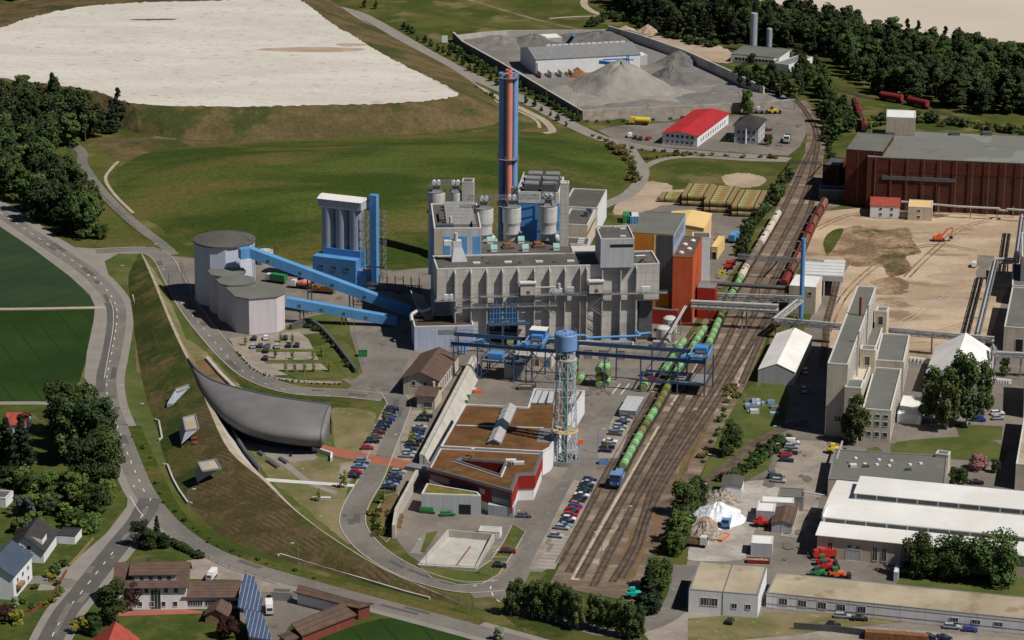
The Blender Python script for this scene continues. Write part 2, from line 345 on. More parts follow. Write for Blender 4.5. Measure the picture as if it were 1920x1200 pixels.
def smooth_pts(pts, k=8, closed=False):
 n = len(pts); out = []
 rng = range(n) if closed else range(n-1)
 for i in rng:
  p0 = pts[(i-1) % n] if closed else pts[max(i-1, 0)]; p1 = pts[i]
  p2 = pts[(i+1) % n] if closed else pts[i+1]; p3 = pts[(i+2) % n] if closed else pts[min(i+2, n-1)]
  for j in range(k):
   t = j/k; t2 = t*t; t3 = t2*t
   out.append(tuple(.5*((2*p1[a])+(-p0[a]+p2[a])*t+(2*p0[a]-5*p1[a]+4*p2[a]-p3[a])*t2+(-p0[a]+3*p1[a]-3*p2[a]+p3[a])*t3) for a in range(len(p1))))
 if not closed: out.append(tuple(pts[-1]))
 return out
def ribbon_v(pw, width, z, m, mb=None, side=0.0, zt=None):
 mb = mb or MB(); L_ = []; R_ = []
 for i, p in enumerate(pw):
  a = pw[max(i-1, 0)]; b = pw[min(i+1, len(pw)-1)]
  d = (V2(b)-V2(a)).normalized(); nn = Vector((-d.y, d.x, 0)); p = V2(p)+nn*side
  L_.append(p+nn*width/2); R_.append(p-nn*width/2)
 for i in range(len(pw)-1):
  if zt is None: mb.quad((*R_[i].xy, z), (*R_[i+1].xy, z), (*L_[i+1].xy, z), (*L_[i].xy, z), m)
  else: mb.prism([R_[i], R_[i+1], L_[i+1], L_[i]], z, zt, m, bottom=False)
 return mb
def wpts(px, k=6): return [P(*q) for q in smooth_pts([(float(a), float(b)) for a, b in px], k)]
ZU = {}
def uz(z):
 k = round(z, 3); ZU[k] = ZU.get(k, 0)+1; return z+(ZU[k]-1)*.0023+(hash(k) % 5)*.0003
def road(name, px, width, m, z, kerb=None):
 z = uz(z)
 pw = wpts(px); o = struct(ribbon_v(pw, width, z, m), name)
 if kerb:
  mb = MB()
  for s_ in (-1, 1): ribbon_v(pw, .35, z, kerb, mb, side=s_*(width/2+.1), zt=z+.12)
  struct(mb, 'kerb')
 return o
def patch(name, px, m, z, smooth=False, kerb=None):
 z = uz(z)
 if smooth:
  px = smooth_pts([(float(a), float(b)) for a, b in px], 14, True); jr = random.Random(len(px)*7+int(px[0][0])); a = 2.2 if any(k in m for k in ('sand', 'earth', 'soil', 'dry', 'brown', 'rubble', 'slag')) else .6
  px = [(x+jr.uniform(-a, a), y+jr.uniform(-a, a)*.35) for x, y in px]
 pts = [P(x, y) for x, y in px]
 ar = sum(pts[i].x*pts[(i+1) % len(pts)].y-pts[(i+1) % len(pts)].x*pts[i].y for i in range(len(pts)))
 if ar < 0: pts = pts[::-1]
 o = struct(MB().poly([(p.x, p.y, z) for p in pts], m), name)
 if kerb:
  mb = MB(); ribbon_v(pts+[pts[0]], .3, z, kerb, mb, zt=z+.12); struct(mb, 'kerb')
 return o
# ================================================================ the ground and what lies on it
g = MB(); g.quad((-16000, -2000, 0), (16000, -2000, 0), (16000, 30000, 0), (-16000, 30000, 0), 'meadow'); struct(g, 'ground')
def loft(name, lines, mats, closed=False, k=4, cap=None):
 """lines: rows of (px,py,z); a surface through them"""
 W = []
 for ln in lines:
  q = smooth_pts([tuple(P(*p)) for p in ln], k, closed); W.append(q)
 mb = MB(); n = len(W[0])
 for j in range(len(W)-1):
  for i in range(n if closed else n-1):
   i2 = (i+1) % n
   m = mats[j] if isinstance(mats[j], str) else mats[j](i/n)
   mb.add([W[j][i], W[j][i2], W[j+1][i2], W[j+1][i]], [(0, 1, 2, 3)], m, True)
 if cap: mb.poly([Vector(p) for p in W[-1]], cap)
 return struct(mb, name)
def mound(name, px, h, run, m, step=6.0, wob=0.0, z0=0.0, kind='structure', build=True):
 pts = [P(*q) for q in smooth_pts([(float(a), float(b)) for a, b in px], 4, True)]
 xs = [p.x for p in pts]; ys = [p.y for p in pts]; n = len(pts)
 def dist(x, y):
  ins = False; d = 1e9
  for i in range(n):
   a = pts[i]; b = pts[(i+1) % n]
   if (a.y > y) != (b.y > y) and x < (b.x-a.x)*(y-a.y)/(b.y-a.y)+a.x: ins = not ins
   ux, uy = b.x-a.x, b.y-a.y; t = max(0, min(1, ((x-a.x)*ux+(y-a.y)*uy)/(ux*ux+uy*uy+1e-9)))
   d = min(d, math.hypot(x-a.x-t*ux, y-a.y-t*uy))
  return d if ins else -d
 from mathutils import noise as nz
 x0, x1, y0, y1 = min(xs)-step, max(xs)+step, min(ys)-step, max(ys)+step
 nx = int((x1-x0)/step)+1; ny = int((y1-y0)/step)+1; mb = MB(); D = {}
 for j in range(ny+1):
  for i in range(nx+1):
   x = x0+i*step; y = y0+j*step; d = dist(x, y); t = max(0, min(1, d/run)); s_ = t*t*(3-2*t)*.6+t*.4
   z = z0+h*s_*(1+wob*nz.noise(Vector((x/run*1.7, y/run*1.7, 3.1))))+(wob*h*.12*nz.noise(Vector((x/step*.7, y/step*.7, 1))) if d > 0 else 0) if d > -step*.01 else -min(.6, -d*.3+.05)
   D[i, j] = (Vector((x, y, z)), d)
 idx = {}; vs = []; fs = []
 for j in range(ny):
  for i in range(nx):
   q = [(i, j), (i+1, j), (i+1, j+1), (i, j+1)]
   if all(D[k][1] < 0 for k in q): continue
   f = []
   for k in q:
    if k not in idx: idx[k] = len(vs); vs.append(D[k][0])
    f.append(idx[k])
   fs.append(tuple(f))
 mb.add(vs, fs, m, True)
 o = mb.build(name) if build else mb
 if build and kind: o['kind'] = kind
 return o
# ---- the far landfill with its white lime top
top = [(-80,75),(0,52),(60,32),(150,13),(270,4),(400,1),(500,-4),(545,-8),(580,10),(620,42),(665,68),(720,102),(790,138),(850,168),(860,180),(800,190),(700,196),(560,199),(420,201),(250,194),(160,168),(-90,130)]
bas = [(-140,60),(-60,20),(30,5),(130,-12),(260,-22),(400,-26),(505,-28),(570,-22),(620,0),(665,30),(720,60),(785,95),(850,130),(925,185),(945,225),(850,246),(720,254),(570,260),(400,264),(262,250),(120,214),(-160,168)]
loft('landfill_slope', [[(x, y, 0) for x, y in bas], [(x, y, 5) for x, y in [((a[0]*.55+b[0]*.45), (a[1]*.55+b[1]*.45)-2) for a, b in zip(bas, top)]], [(x, y, 10) for x, y in top]], ['brown_slope', 'brown_slope'], closed=True, k=3, cap='brown_slope')
jr_ = random.Random(3); cx_ = P(420, 110, 10)
struct(MB().poly([cx_+(Vector(p)-cx_)*jr_.uniform(.990, .998)+Vector((0, jr_.uniform(-1.2, 2.0), .07)) for p in smooth_pts([tuple(P(x, y, 10)) for x, y in top], 16, True)], 'lime_white'), 'lime_plateau')
for px in ([(480,93),(560,88),(640,89),(686,92),(640,97),(560,97)], [(630,82),(668,81),(690,84),(650,87)], [(250,36),(320,35),(325,37),(255,38)]):
 pts = [P(x, y, 10.12) for x, y in smooth_pts([(float(a), float(b)) for a, b in px], 4, True)]
 struct(MB().poly(pts, 'brown_slope' if px[0][0] == 250 else 'rough_sand'), 'bare_soil_streak')
mound('grass_hill', [(205,332),(235,300),(330,276),(500,264),(700,254),(870,248),(1000,247),(1100,262),(1165,290),(1186,325),(1165,355),(1100,400),(1000,450),(850,500),(700,508),(560,490),(430,470),(345,462),(270,410),(215,365)], 7.5, 62, 'hill_grass', 9)
patch('meadow_strip', [(170,262),(260,258),(400,266),(560,262),(700,256),(940,246),(1005,240),(1020,250),(700,262),(400,280),(240,300),(190,280)], 'brown_slope', .03, True)
patch('far_pale_field', [(1340,-40),(1400,-4),(1480,12),(1600,40),(1750,68),(1860,78),(2050,84),(2150,-60)], 'pale_sand', .05)
patch('left_lawn', [(60,285),(128,270),(160,300),(200,350),(260,420),(330,468),(290,470),(180,462),(150,440),(60,330)], 'hill_grass', .04)
# ---- fields on the left
patch('upper_field', [(-60,380),(0,420),(60,463),(110,500),(150,535),(172,560),(178,573),(100,576),(-60,578)], 'blue_green_field', .05)
patch('lower_field', [(-60,584),(100,582),(178,580),(172,620),(160,680),(150,715),(120,740),(90,755),(-60,755)], 'dark_field', .05)
road('field_path', [(-60,580.5),(60,579),(180,577),(205,578)], 2.6, 'track_path', .09)
patch('garden_ground', [(-60,762),(110,760),(200,800),(225,880),(235,940),(200,1000),(150,1050),(60,1080),(-60,1085)], 'garden_lawn', .05)
patch('garden_ground', [(-60,1110),(40,1110),(110,1100),(80,1215),(-60,1215)], 'garden_lawn', .05)
patch('inn_ground', [(225,1030),(300,1010),(390,1050),(500,1085),(700,1130),(720,1160),(600,1215),(120,1215),(190,1110)], 'garden_lawn', .05)
road('field_path', [(-60,757),(60,756),(120,758)], 3.2, 'pavement', .09)
# ---- roads
patch('road_apron', [(-40,350),(0,372),(60,410),(100,440),(140,464),(215,468),(290,464),(300,476),(222,476),(196,490),(205,520),(228,552),(239,585),(238,612),(228,660),(222,700),(222,740),(237,800),(262,860),(290,920),(312,962),(340,985),(300,990),(262,975),(230,985),(160,1060),(112,1105),(70,1108),(80,1085),(130,1060),(200,1000),(238,950),(242,905),(225,860),(205,815),(190,770),(172,730),(158,708),(163,660),(176,600),(178,574),(168,552),(128,516),(60,465),(-60,385)], 'pavement', .07)
mainpx = [(-40,372),(50,432),(110,472),(165,510),(203,548),(219,580),(217,620),(208,670),(200,715),(205,760),(222,805),(246,868),(272,925),(315,980),(380,1028),(460,1062),(560,1092),(700,1130),(850,1170),(1000,1212),(1100,1240)]
pw = wpts(mainpx, 6)
struct(ribbon_v(pw, 12.0, .085, 'pavement'), 'road_verge'); struct(ribbon_v(pw, 6.6, .12, 'asphalt'), 'main_road')
road('resurfaced_lane', [(203,568),(208,582),(208,612),(199,665),(190,700),(188,735)], 3.0, 'dark_asphalt', .14)
vil = [(283,935),(262,975),(225,1020),(185,1070),(150,1115),(122,1150),(95,1200),(80,1240)]
pv = wpts(vil, 6)
struct(ribbon_v(pv, 11.5, .10, 'pavement'), 'village_road_verge'); struct(ribbon_v(pv, 7.0, .135, 'dark_asphalt'), 'village_road')
road('side_street', [(-40,1096),(40,1090),(90,1088),(140,1098)], 6.0, 'asphalt', .125)
def dashes(px, m, z, on, off, w_, name='lane_marking'):
 pw = wpts(px, 8); mb = MB(); acc = 0; draw = True; lim = on
 seg = []; pts = []
 for i in range(len(pw)-1):
  a = V2(pw[i]); b = V2(pw[i+1]); L_ = (b-a).length; n = max(1, int(L_/.5))
  for j in range(n): pts.append(a.lerp(b, j/n))
 cur = []; s_ = 0
 for i in range(len(pts)-1):
  s_ += (pts[i+1]-pts[i]).length
  t = s_ % (on+off)
  if t < on or off == 0: cur.append(pts[i])
  else:
   if len(cur) > 2: ribbon_v([cur[0], cur[-1]] if off else cur, w_, z, m, mb)
   cur = []
 if len(cur) > 2: ribbon_v(cur, w_, z, m, mb)
 return struct(mb, name)
dashes(mainpx[:13], 'white_line', .165, 3.2, 5.5, .28)
dashes(vil, 'white_line', .165, 3.0, 4.5, .28)
dashes([(205,562),(212,580),(212,615),(203,668),(195,712)], 'white_line', .17, 20, 0, .16)
dashes([(245,900),(262,932),(278,955)], 'white_line', .17, 1.2, .8, .45)
dashes([(150,495),(165,510),(185,535),(195,545)], 'white_line', .17, 1.1, 1.6, 2.6, 'hatched_island')
dashes([(243,930),(258,955),(272,972)], 'white_line', .17, 20, 0, .2)
ent = [(180,472),(225,470),(275,470),(305,485),(322,515),(345,560),(378,608),(430,668),(480,708),(550,732),(640,738),(720,746)]
ent2 = [(735,735),(748,762),(735,800),(715,850),(695,900),(668,948),(662,985),(690,1025),(740,1060),(800,1086),(870,1102),(940,1098)]
patch('plant_yard', [(322,480),(420,490),(600,500),(690,505),(800,500),(1100,480),(1190,400),(1330,420),(1400,400),(1372,470),(1400,480),(1330,560),(1280,640),(1240,700),(1220,740),(1195,780),(1130,890),(1090,975),(1040,1060),(985,1090),(960,1130),(870,1110),(765,1040),(735,1000),(745,900),(780,800),(735,745),(690,740),(640,712),(680,700),(655,620),(430,640),(330,560)], 'yard_paving', .05)
road('entrance_road', ent, 7.5, 'asphalt', .11, 'kerb_stone')
road('plant_road', ent2, 7.5, 'asphalt', .115, 'kerb_stone')
road('plant_road', [(880,1112),(950,1100),(990,1062),(1040,975),(1085,890),(1140,790),(1180,715),(1190,690)], 9.0, 'asphalt', .10)
road('plant_road', [(940,1095),(1000,1130),(1060,1160),(1150,1185),(1240,1160),(1275,1120),(1285,1060)], 7.5, 'asphalt', .108)
patch('plant_forecourt', [(640,740),(690,700),(672,655),(668,625),(760,620),(780,650),(752,700),(757,740),(790,760),(770,800),(745,830),(715,820),(735,770),(720,748)], 'asphalt', .09)
dashes([(330,555),(378,612),(430,672),(480,712),(560,738),(640,744),(720,750)], 'white_line', .15, 2.5, 6, .2)
dashes([(925,1088),(920,1105),(935,1128),(990,1150),(1040,1168)], 'white_line', .15, 2.5, 2.5, .35)
road('red_footpath', [(590,840),(640,850),(700,862),(780,875)], 7.0, 'red_paving', .13)
patch('entry_verge', [(180,482),(225,478),(262,474),(300,478),(318,520),(340,580),(380,650),(440,710),(470,735),(600,760),(640,765),(700,750),(730,765),(720,800),(690,860),(655,930),(650,980),(680,1030),(740,1075),(810,1105),(870,1125),(760,1108),(640,1080),(520,1045),(430,1010),(380,970),(330,930),(300,880),(250,790),(232,740),(245,640),(250,590),(235,550),(200,510)], 'lawn', .062, True)
patch('dry_meadow', [(470,830),(560,850),(650,865),(665,880),(655,910),(640,960),(640,990),(655,1020),(610,985),(550,935),(500,890)], 'dry_grass', .068, True)
patch('dry_meadow', [(625,765),(690,770),(705,785),(690,830),(670,850),(630,838),(625,800)], 'dry_grass', .068, True)
patch('dry_meadow', [(345,640),(380,655),(440,715),(480,740),(420,760),(370,700)], 'dry_grass', .068, True)
road('museum_path', [(425,790),(440,835),(475,840),(530,868),(580,905),(630,925)], 2.5, 'pavement', .10)
patch('museum_plaza', [(440,790),(480,800),(590,842),(592,862),(540,868),(500,850),(445,838)], 'pavement', .095)
patch('bicycle_path', [(498,897),(660,908),(672,909),(671,914),(498,903)], 'white_metal', .10)
patch('red_bed', [(362,678),(388,674),(440,715),(432,725),(400,712),(370,695)], 'rust_soil', .10)
outer = [(262,474),(240,520),(248,590),(256,660),(272,740),(292,800),(308,860),(345,932),(385,978),(430,1012),(520,1046),(640,1080),(760,1110),(855,1134)]
crest = [(264,474,0),(283,517,3),(303,567,5),(322,613,6),(344,660,6),(370,710,6),(393,770,6),(430,845,6),(493,900,5.5),(545,950,5),(610,1000,4),(700,1057,3),(780,1095,1.5),(870,1134,0)]
crest2 = [(266,475,0),(288,517,3),(308,567,5),(328,613,6),(350,660,6),(376,709,6),(402,770,6),(444,847,5.2),(503,902,4.8),(551,952,4.6),(615,1002,3.7),(705,1058,2.8),(784,1096,1.4),(872,1135,0)]
inner = [(268,476),(304,530),(326,580),(346,628),(364,675),(389,735),(420,790),(458,850),(505,910),(566,972),(634,1018),(720,1068),(795,1100),(877,1136)]
mid = [((a[0]+b[0])/2, (a[1]+b[1])/2, b[2]*.56) for a, b in zip(outer, crest)]
loft('planted_dam', [[(x, y, 0) for x, y in outer], mid, crest, crest2, [(x, y, 0) for x, y in inner]],
     [lambda t: 'ridge_grass' if t < .52 else 'ploughed', lambda t: 'ridge_grass' if t < .42 else 'ploughed', 'track_path', lambda t: 'dry_grass' if t < .42 else ('pale_concrete' if t < .58 else 'dry_grass')], k=4)
patch('stripe_bed', [(250,560),(258,560),(262,660),(268,700),(256,700)], 'rust_soil', .09)
patch('car_park', [(430,634),(560,622),(578,636),(600,680),(622,700),(500,705),(470,690),(440,655)], 'parking_paving', .08)
patch('car_park_verge', [(480,655),(600,655),(600,660),(480,661)], 'lawn', .11)
patch('car_park_verge', [(490,675),(606,675),(612,682),(500,682)], 'lawn', .11)
patch('car_park_verge', [(520,694),(625,694),(650,708),(560,712)], 'lawn', .11)
patch('white_stone_strip', [(440,655),(455,660),(490,696),(520,708),(580,714),(640,716),(640,720),(560,718),(500,708),(470,690)], 'rubble', .12)
patch('ramp_lawn', [(535,612),(590,592),(640,590),(655,610),(650,630),(610,625),(580,615),(540,620)], 'lawn', .075, True)
patch('ramp_lawn', [(600,650),(640,640),(668,665),(675,700),(655,712),(635,690),(615,668)], 'lawn', .075, True)
patch('roadside_lawn', [(440,690),(470,722),(520,740),(640,752),(690,760),(700,766),(620,764),(500,755),(450,725)], 'ridge_grass', .078)
patch('parking_strip', [(722,760),(742,766),(700,862),(672,858)], 'parking_paving', .125)
patch('parking_strip', [(650,905),(690,870),(672,862),(640,870),(632,900)], 'parking_paving', .09)
patch('parking_strip', [(772,770),(812,770),(765,872),(728,868)], 'parking_paving', .125)
patch('parking_strip', [(735,880),(765,884),(740,920),(710,920)], 'parking_paving', .125)
patch('parking_strip', [(1075,900),(1120,905),(1040,1068),(990,1068)], 'parking_paving', .125)
patch('parking_strip', [(1150,780),(1190,780),(1160,860),(1120,860)], 'parking_paving', .125)
mb = MB()
for i in range(10):
 y = 1006+i*6.4; x = 1035-i*3.6
 ribbon_v([P(x, y), P(x+30, y+1.5)], .16, .16, 'white_line', mb)
for i in range(5): ribbon_v([P(925-i*1, 1026+i*9), P(956, 1028+i*9)], .16, .16, 'white_line', mb)
for x in (1155, 1172): ribbon_v([P(x+8, 720), P(x-8, 740)], .35, .16, 'white_line', mb)
struct(mb, 'bay_markings')
patch('planted_bed', [(722,930),(748,925),(742,1000),(724,1018),(706,1000),(702,965)], 'rust_soil', .13, kerb='kerb_stone')
patch('corner_lawn', [(785,1062),(890,1072),(920,1052),(945,1015),(960,985),(985,998),(968,1028),(935,1078),(905,1095),(860,1098),(810,1085)], 'lawn', .13, kerb='kerb_stone')
patch('corner_lawn', [(955,998),(985,1000),(975,1015),(945,1014)], 'lawn', .14)
patch('corner_lawn', [(800,1000),(822,996),(796,1036),(788,1036)], 'lawn', .14)
patch('light_paving', [(790,1005),(810,1005),(790,1040),(768,1038)], 'pavement', .13)
patch('corner_lawn', [(995,1072),(1025,1074),(1005,1098),(985,1092)], 'lawn', .13)
# ---- upper part: slag yard, roads, meadows
patch('slag_yard', [(850,76),(950,66),(1140,66),(1285,108),(1432,178),(1490,186),(1465,196),(1280,216),(1092,224)], 'grey_gravel', .05)
patch('works_yard', [(1120,244),(1160,236),(1250,230),(1400,216),(1455,205),(1500,192),(1514,215),(1514,245),(1500,275),(1478,292),(1400,288),(1300,280),(1240,276),(1160,266)], 'yard_paving', .06)
avenue = [(600,8),(660,22),(700,40),(745,66),(800,98),(870,136),(940,168),(1000,196),(1060,228),(1105,250),(1150,266),(1230,280),(1330,288),(1440,296),(1480,300)]
road('tree_avenue', avenue, 7.5, 'pavement', .09)
road('farm_track', [(580,8),(640,20),(690,48),(715,64),(760,92),(830,130),(885,158),(935,184),(990,210),(1022,228),(1036,246),(1020,250)], 3.6, 'track_path', .10)
road('farm_track', [(640,30),(700,70),(780,108),(870,156),(930,190),(1000,222),(1012,240)], 1.6, 'track_path', .10)
road('farm_track', [(845,143),(862,142),(885,158),(888,178)], 4.5, 'pavement', .11)
road('plant_link_road', [(1178,276),(1190,296),(1204,318),(1200,340),(1182,362),(1150,378),(1100,400)], 6.0, 'pavement', .10)
road('plant_link_road', [(1200,318),(1240,300),(1300,294),(1400,300),(1475,302)], 4.0, 'pavement', .105)
road('hill_path', [(126,266),(140,272),(155,288),(155,308),(180,345),(215,385),(260,425),(300,455),(325,478)], 4.6, 'asphalt', .11)
road('hill_track', [(222,303),(210,315),(198,336),(215,365),(250,400)], 1.4, 'track_path', .12)
road('far_track', [(820,-14),(880,0),(940,18),(1010,38),(1070,52),(1120,62)], 3.0, 'ballast', .08)
road('far_track', [(1098,-8),(1095,8),(1108,20),(1128,28)], 4.0, 'track_path', .08)
road('far_track', [(1030,35),(1070,32),(1130,30)], 2.5, 'track_path', .085)
road('far_track', [(1180,70),(1225,66),(1262,62)], 3, 'track_path', .085)
patch('far_meadow', [(700,-20),(1080,-20),(1110,20),(1120,60),(950,60),(850,70),(760,62),(700,30)], 'meadow', .03)
patch('verge_scrub', [(1200,318),(1250,302),(1400,304),(1480,308),(1460,360),(1420,410),(1260,420),(1150,410),(1130,400),(1190,360)], 'meadow', .04)
for px in ([(1180,350),(1215,340),(1260,350),(1240,385),(1190,400),(1150,398)], [(1355,330),(1400,325),(1435,335),(1420,350),(1370,350)], [(1220,365),(1290,355),(1300,375),(1240,385)]): patch('bare_ground', px, 'rough_sand', .07, True)
patch('bare_ground', [(1205,80),(1260,62),(1330,78),(1375,100),(1370,118),(1320,112),(1280,95)], 'rough_sand', .06, True)
patch('container_ground', [(1170,400),(1260,370),(1440,366),(1436,400),(1400,420),(1330,440),(1200,420)], 'yard_paving', .055)
patch('villa_lawn', [(1490,130),(1530,118),(1575,124),(1560,142),(1500,145)], 'garden_lawn', .08)
# ---- the sand lot and the works on the right
patch('works_ground', [(1370,780),(1460,735),(1495,640),(1540,560),(1600,400),(1990,380),(1990,1240),(1240,1240),(1262,1130),(1290,1050),(1290,980),(1330,905)], 'yard_paving', .045)
patch('sand_lot', [(1530,425),(1548,396),(1640,388),(1860,398),(1950,400),(1950,440),(1880,560),(1855,640),(1840,665),(1750,680),(1560,655),(1545,640),(1548,600),(1560,545),(1598,490),(1500,490),(1510,460)], 'sand_lot', .07)
patch('dug_up_ground', [(1548,445),(1600,424),(1655,432),(1700,428),(1712,452),(1726,474),(1700,482),(1708,505),(1670,520),(1650,498),(1600,500),(1575,480),(1545,478)], 'dug_earth', .09, True)
for q_ in ([(1632,528),(1680,520),(1705,534),(1690,546),(1650,538)], [(1640,545),(1700,546),(1690,552),(1645,552)], [(1740,515),(1800,512),(1790,526),(1750,524)], [(1715,440),(1800,446),(1740,452)], [(1700,566),(1800,560),(1810,575),(1740,578)], [(1600,405),(1700,398),(1780,404),(1700,412)]): patch('dug_up_ground', q_, 'rough_sand' if q_[0][0] > 1690 else 'dug_earth', .095, True)
patch('weed_patch', [(1545,450),(1562,432),(1582,432),(1560,470),(1548,476)], 'hill_grass', .10, True)
patch('tarmac_strip', [(1833,478),(1865,480),(1848,520),(1830,522)], 'yard_paving', .09)
patch('east_grass', [(1385,740),(1425,712),(1475,722),(1480,745),(1470,800),(1440,830),(1452,850),(1440,880),(1395,905),(1330,920),(1270,1010),(1240,1060),(1215,1100),(1300,930),(1350,810)], 'lawn', .065)
road('disused_track_bed', [(1240,950),(1310,915),(1370,870),(1420,830),(1460,808),(1490,795)], 4.0, 'dark_ballast', .09)
patch('gravel_lane', [(1395,905),(1470,905),(1480,915),(1440,950),(1420,985),(1400,1030),(1390,1050),(1300,1052),(1290,1040),(1300,1015),(1350,950)], 'gravel_pale', .09, True)
patch('lawn_plot', [(1670,842),(1690,828),(1800,820),(1870,830),(1880,865),(1760,860),(1690,868)], 'lawn', .09, True)
patch('lawn_plot', [(1790,795),(1880,800),(1878,825),(1800,822)], 'lawn', .09)
patch('lawn_plot', [(1625,842),(1645,838),(1670,858),(1640,865)], 'lawn', .09)
patch('lawn_plot', [(1690,1072),(1990,1088),(1990,1130),(1680,1098)], 'lawn', .09)
patch('lawn_plot', [(1290,1160),(1420,1150),(1560,1150),(1700,1165),(1560,1180),(1500,1190),(1290,1210)], 'dry_grass', .09)
patch('bottom_lawn', [(560,1215),(640,1180),(715,1160),(760,1160),(900,1195),(960,1215)], 'dark_field', .06)
patch('roadside_lawn', [(940,1150),(1100,1182),(1200,1195),(1200,1215),(1020,1215)], 'ridge_grass', .06)
patch('east_lane', [(1270,1130),(1290,1140),(1400,1165),(1700,1180),(1960,1205),(1960,1230),(1240,1230),(1200,1180)], 'parking_paving', .08)
patch('workshop_shade', [(1278,1088),(1290,1090),(1286,1140),(1262,1145)], 'shade_asphalt', .12)  # workshop's shade on the ground, painted as a dark patch
patch('lawn_plot', [(1745,700),(1800,690),(1800,740),(1730,740)], 'lawn', .09)
# ---- repairs and stains on the paving
patch('inn_forecourt', [(350,1052),(385,1047),(430,1070),(520,1099),(545,1108),(500,1122),(455,1112),(450,1088),(350,1086)], 'parking_paving', .1)
patch('farm_yard', [(490,1110),(560,1112),(650,1140),(640,1150),(545,1172),(520,1205),(508,1205),(490,1140)], 'yard_paving', .1)
patch('works_lane', [(1478,825),(1548,828),(1562,870),(1548,905),(1530,960),(1495,1010),(1462,1005),(1500,930),(1440,908),(1452,880)], 'parking_paving', .09)
patch('garden_terrace', [(222,1146),(345,1143),(380,1146),(378,1151),(222,1156)], 'red_paving', .1)
for px in ([(1545,640),(1580,560),(1640,500),(1700,470),(1760,460),(1830,470)], [(1560,650),(1620,590),(1720,560),(1830,560)], [(1530,430),(1600,402),(1720,396),(1850,404)], [(1600,640),(1700,600),(1790,540),(1830,500)], [(1640,650),(1740,628),(1830,600)], [(1560,405),(1660,400),(1760,404)], [(1700,520),(1740,480),(1800,430),(1850,415)]):
 mb = MB(); q_ = wpts(px, 6)
 for s_ in (-1.1, 1.1): ribbon_v(q_, .7, .125+len(px)*.004, 'dug_earth' if px[0][0] % 40 else 'rough_sand', mb, side=s_)
 struct(mb, 'tyre_tracks')
rr_ = random.Random(12)
for nm_, mm_, src_, n_, wd_ in (('asphalt_repair', 'dark_asphalt', mainpx, 16, 2.4), ('asphalt_repair', 'asphalt', vil, 8, 2.6), ('asphalt_repair', 'dark_asphalt', ent, 7, 2.6), ('asphalt_repair', 'dark_asphalt', ent2, 8, 2.6), ('asphalt_repair', 'asphalt', [(1100,870),(1060,960),(1010,1050)], 5, 3)):
 q_ = wpts(src_, 6); mb = MB()
 for _ in range(n_):
  i = rr_.randrange(1, len(q_)-2); a, b = V2(q_[i]), V2(q_[i+1]); d = (b-a).normalized(); s_ = Vector((-d.y, d.x, 0)); c = a+s_*rr_.uniform(-wd_, wd_); l_, w2 = rr_.uniform(1, 7), rr_.uniform(.5, 1.3)
  mb.quad(*[Vector((*(c+d*i_*l_+s_*j_*w2).xy, .15+len(mb.f)*.0031)) for i_, j_ in ((-1, -1), (1, -1), (1, 1), (-1, 1))], mm_)
 struct(mb, nm_)
mb = MB()
for x0, y0, x1, y1, n_ in ((560, 520, 760, 600, 14), (690, 640, 760, 740, 10), (960, 700, 1200, 760, 16), (1440, 830, 1540, 1000, 18), (1460, 960, 1540, 1120, 12), (1400, 200, 1500, 280, 10), (1340, 440, 1370, 540, 8)):
 for _ in range(n_):
  c = P(rr_.uniform(x0, x1), rr_.uniform(y0, y1)); r_ = rr_.uniform(.5, 1.9); zs_ = .155+len(mb.f)*.0023; mb.poly([Vector((c.x+math.cos(k*.7)*r_*rr_.uniform(.6, 1.3), c.y+math.sin(k*.7)*r_*rr_.uniform(.8, 2.2), zs_)) for k in range(9)], 'asphalt_stain')
struct(mb, 'oil_stains')
road('roadside_strip', [(240,800),(262,850),(292,915),(320,965),(358,1000),(405,1028),(480,1056),(560,1080),(700,1118),(800,1146),(900,1172)], 8.0, 'hill_grass', .105)
# ---- railway
patch('track_bed', [(1030,1095),(1070,1025),(1120,935),(1168,850),(1205,780),(1245,705),(1290,640),(1330,585),(1372,530),(1410,470),(1450,400),(1488,330),(1508,290),(1513,255),(1508,225),(1490,192),(1510,188),(1528,208),(1545,235),(1548,270),(1542,310),(1560,345),(1600,340),(1610,262),(1600,215),(1612,213),(1640,300),(1590,380),(1558,392),(1530,440),(1500,500),(1460,580),(1430,650),(1395,730),(1350,810),(1300,920),(1265,985),(1225,1080),(1190,1130),(1090,1110)], 'ballast', .075)
TR = [
 [(1047,1057),(1092,975),(1141,882),(1182,812),(1222,745),(1262,682),(1292,638)],
 [(1066,1074),(1110,995),(1152,920),(1180,865),(1205,820),(1235,770),(1256,731),(1290,676),(1318,632),(1345,590),(1372,548)],
 [(1085,1085),(1135,995),(1180,915),(1225,835),(1275,750),(1320,675),(1358,590),(1385,540),(1400,512),(1440,445),(1461,408),(1490,350),(1510,305),(1525,275),(1530,248),(1518,222),(1500,196),(1480,180)],
 [(1112,1100),(1160,1005),(1202,920),(1255,828),(1310,738),(1350,665),(1385,595),(1422,530),(1458,465),(1494,398),(1516,345),(1528,300),(1533,262),(1522,225)],
 [(1148,1092),(1185,1030),(1208,965),(1225,915),(1262,850),(1320,760),(1362,690),(1398,620),(1440,545),(1480,470),(1516,400),(1530,345)],
 [(1165,1085),(1195,1030),(1212,975),(1240,915),(1290,835),(1340,760),(1375,700),(1420,625),(1452,568),(1478,520)],
 [(1390,720),(1425,640),(1468,546),(1500,484),(1524,428),(1548,384),(1565,350)],
 [(1600,350),(1612,290),(1620,250),(1612,225),(1602,200),(1590,185)],
 [(1204,922),(1225,880),(1262,828),(1300,770)],
 [(1560,160),(1610,180),(1680,192),(1740,205),(1800,222),(1850,235)],
 [(1555,470),(1562,560),(1556,640),(1542,700)] ,
]
TR[10] = [(1572,520),(1562,560),(1550,605),(1548,640),(1540,690)]
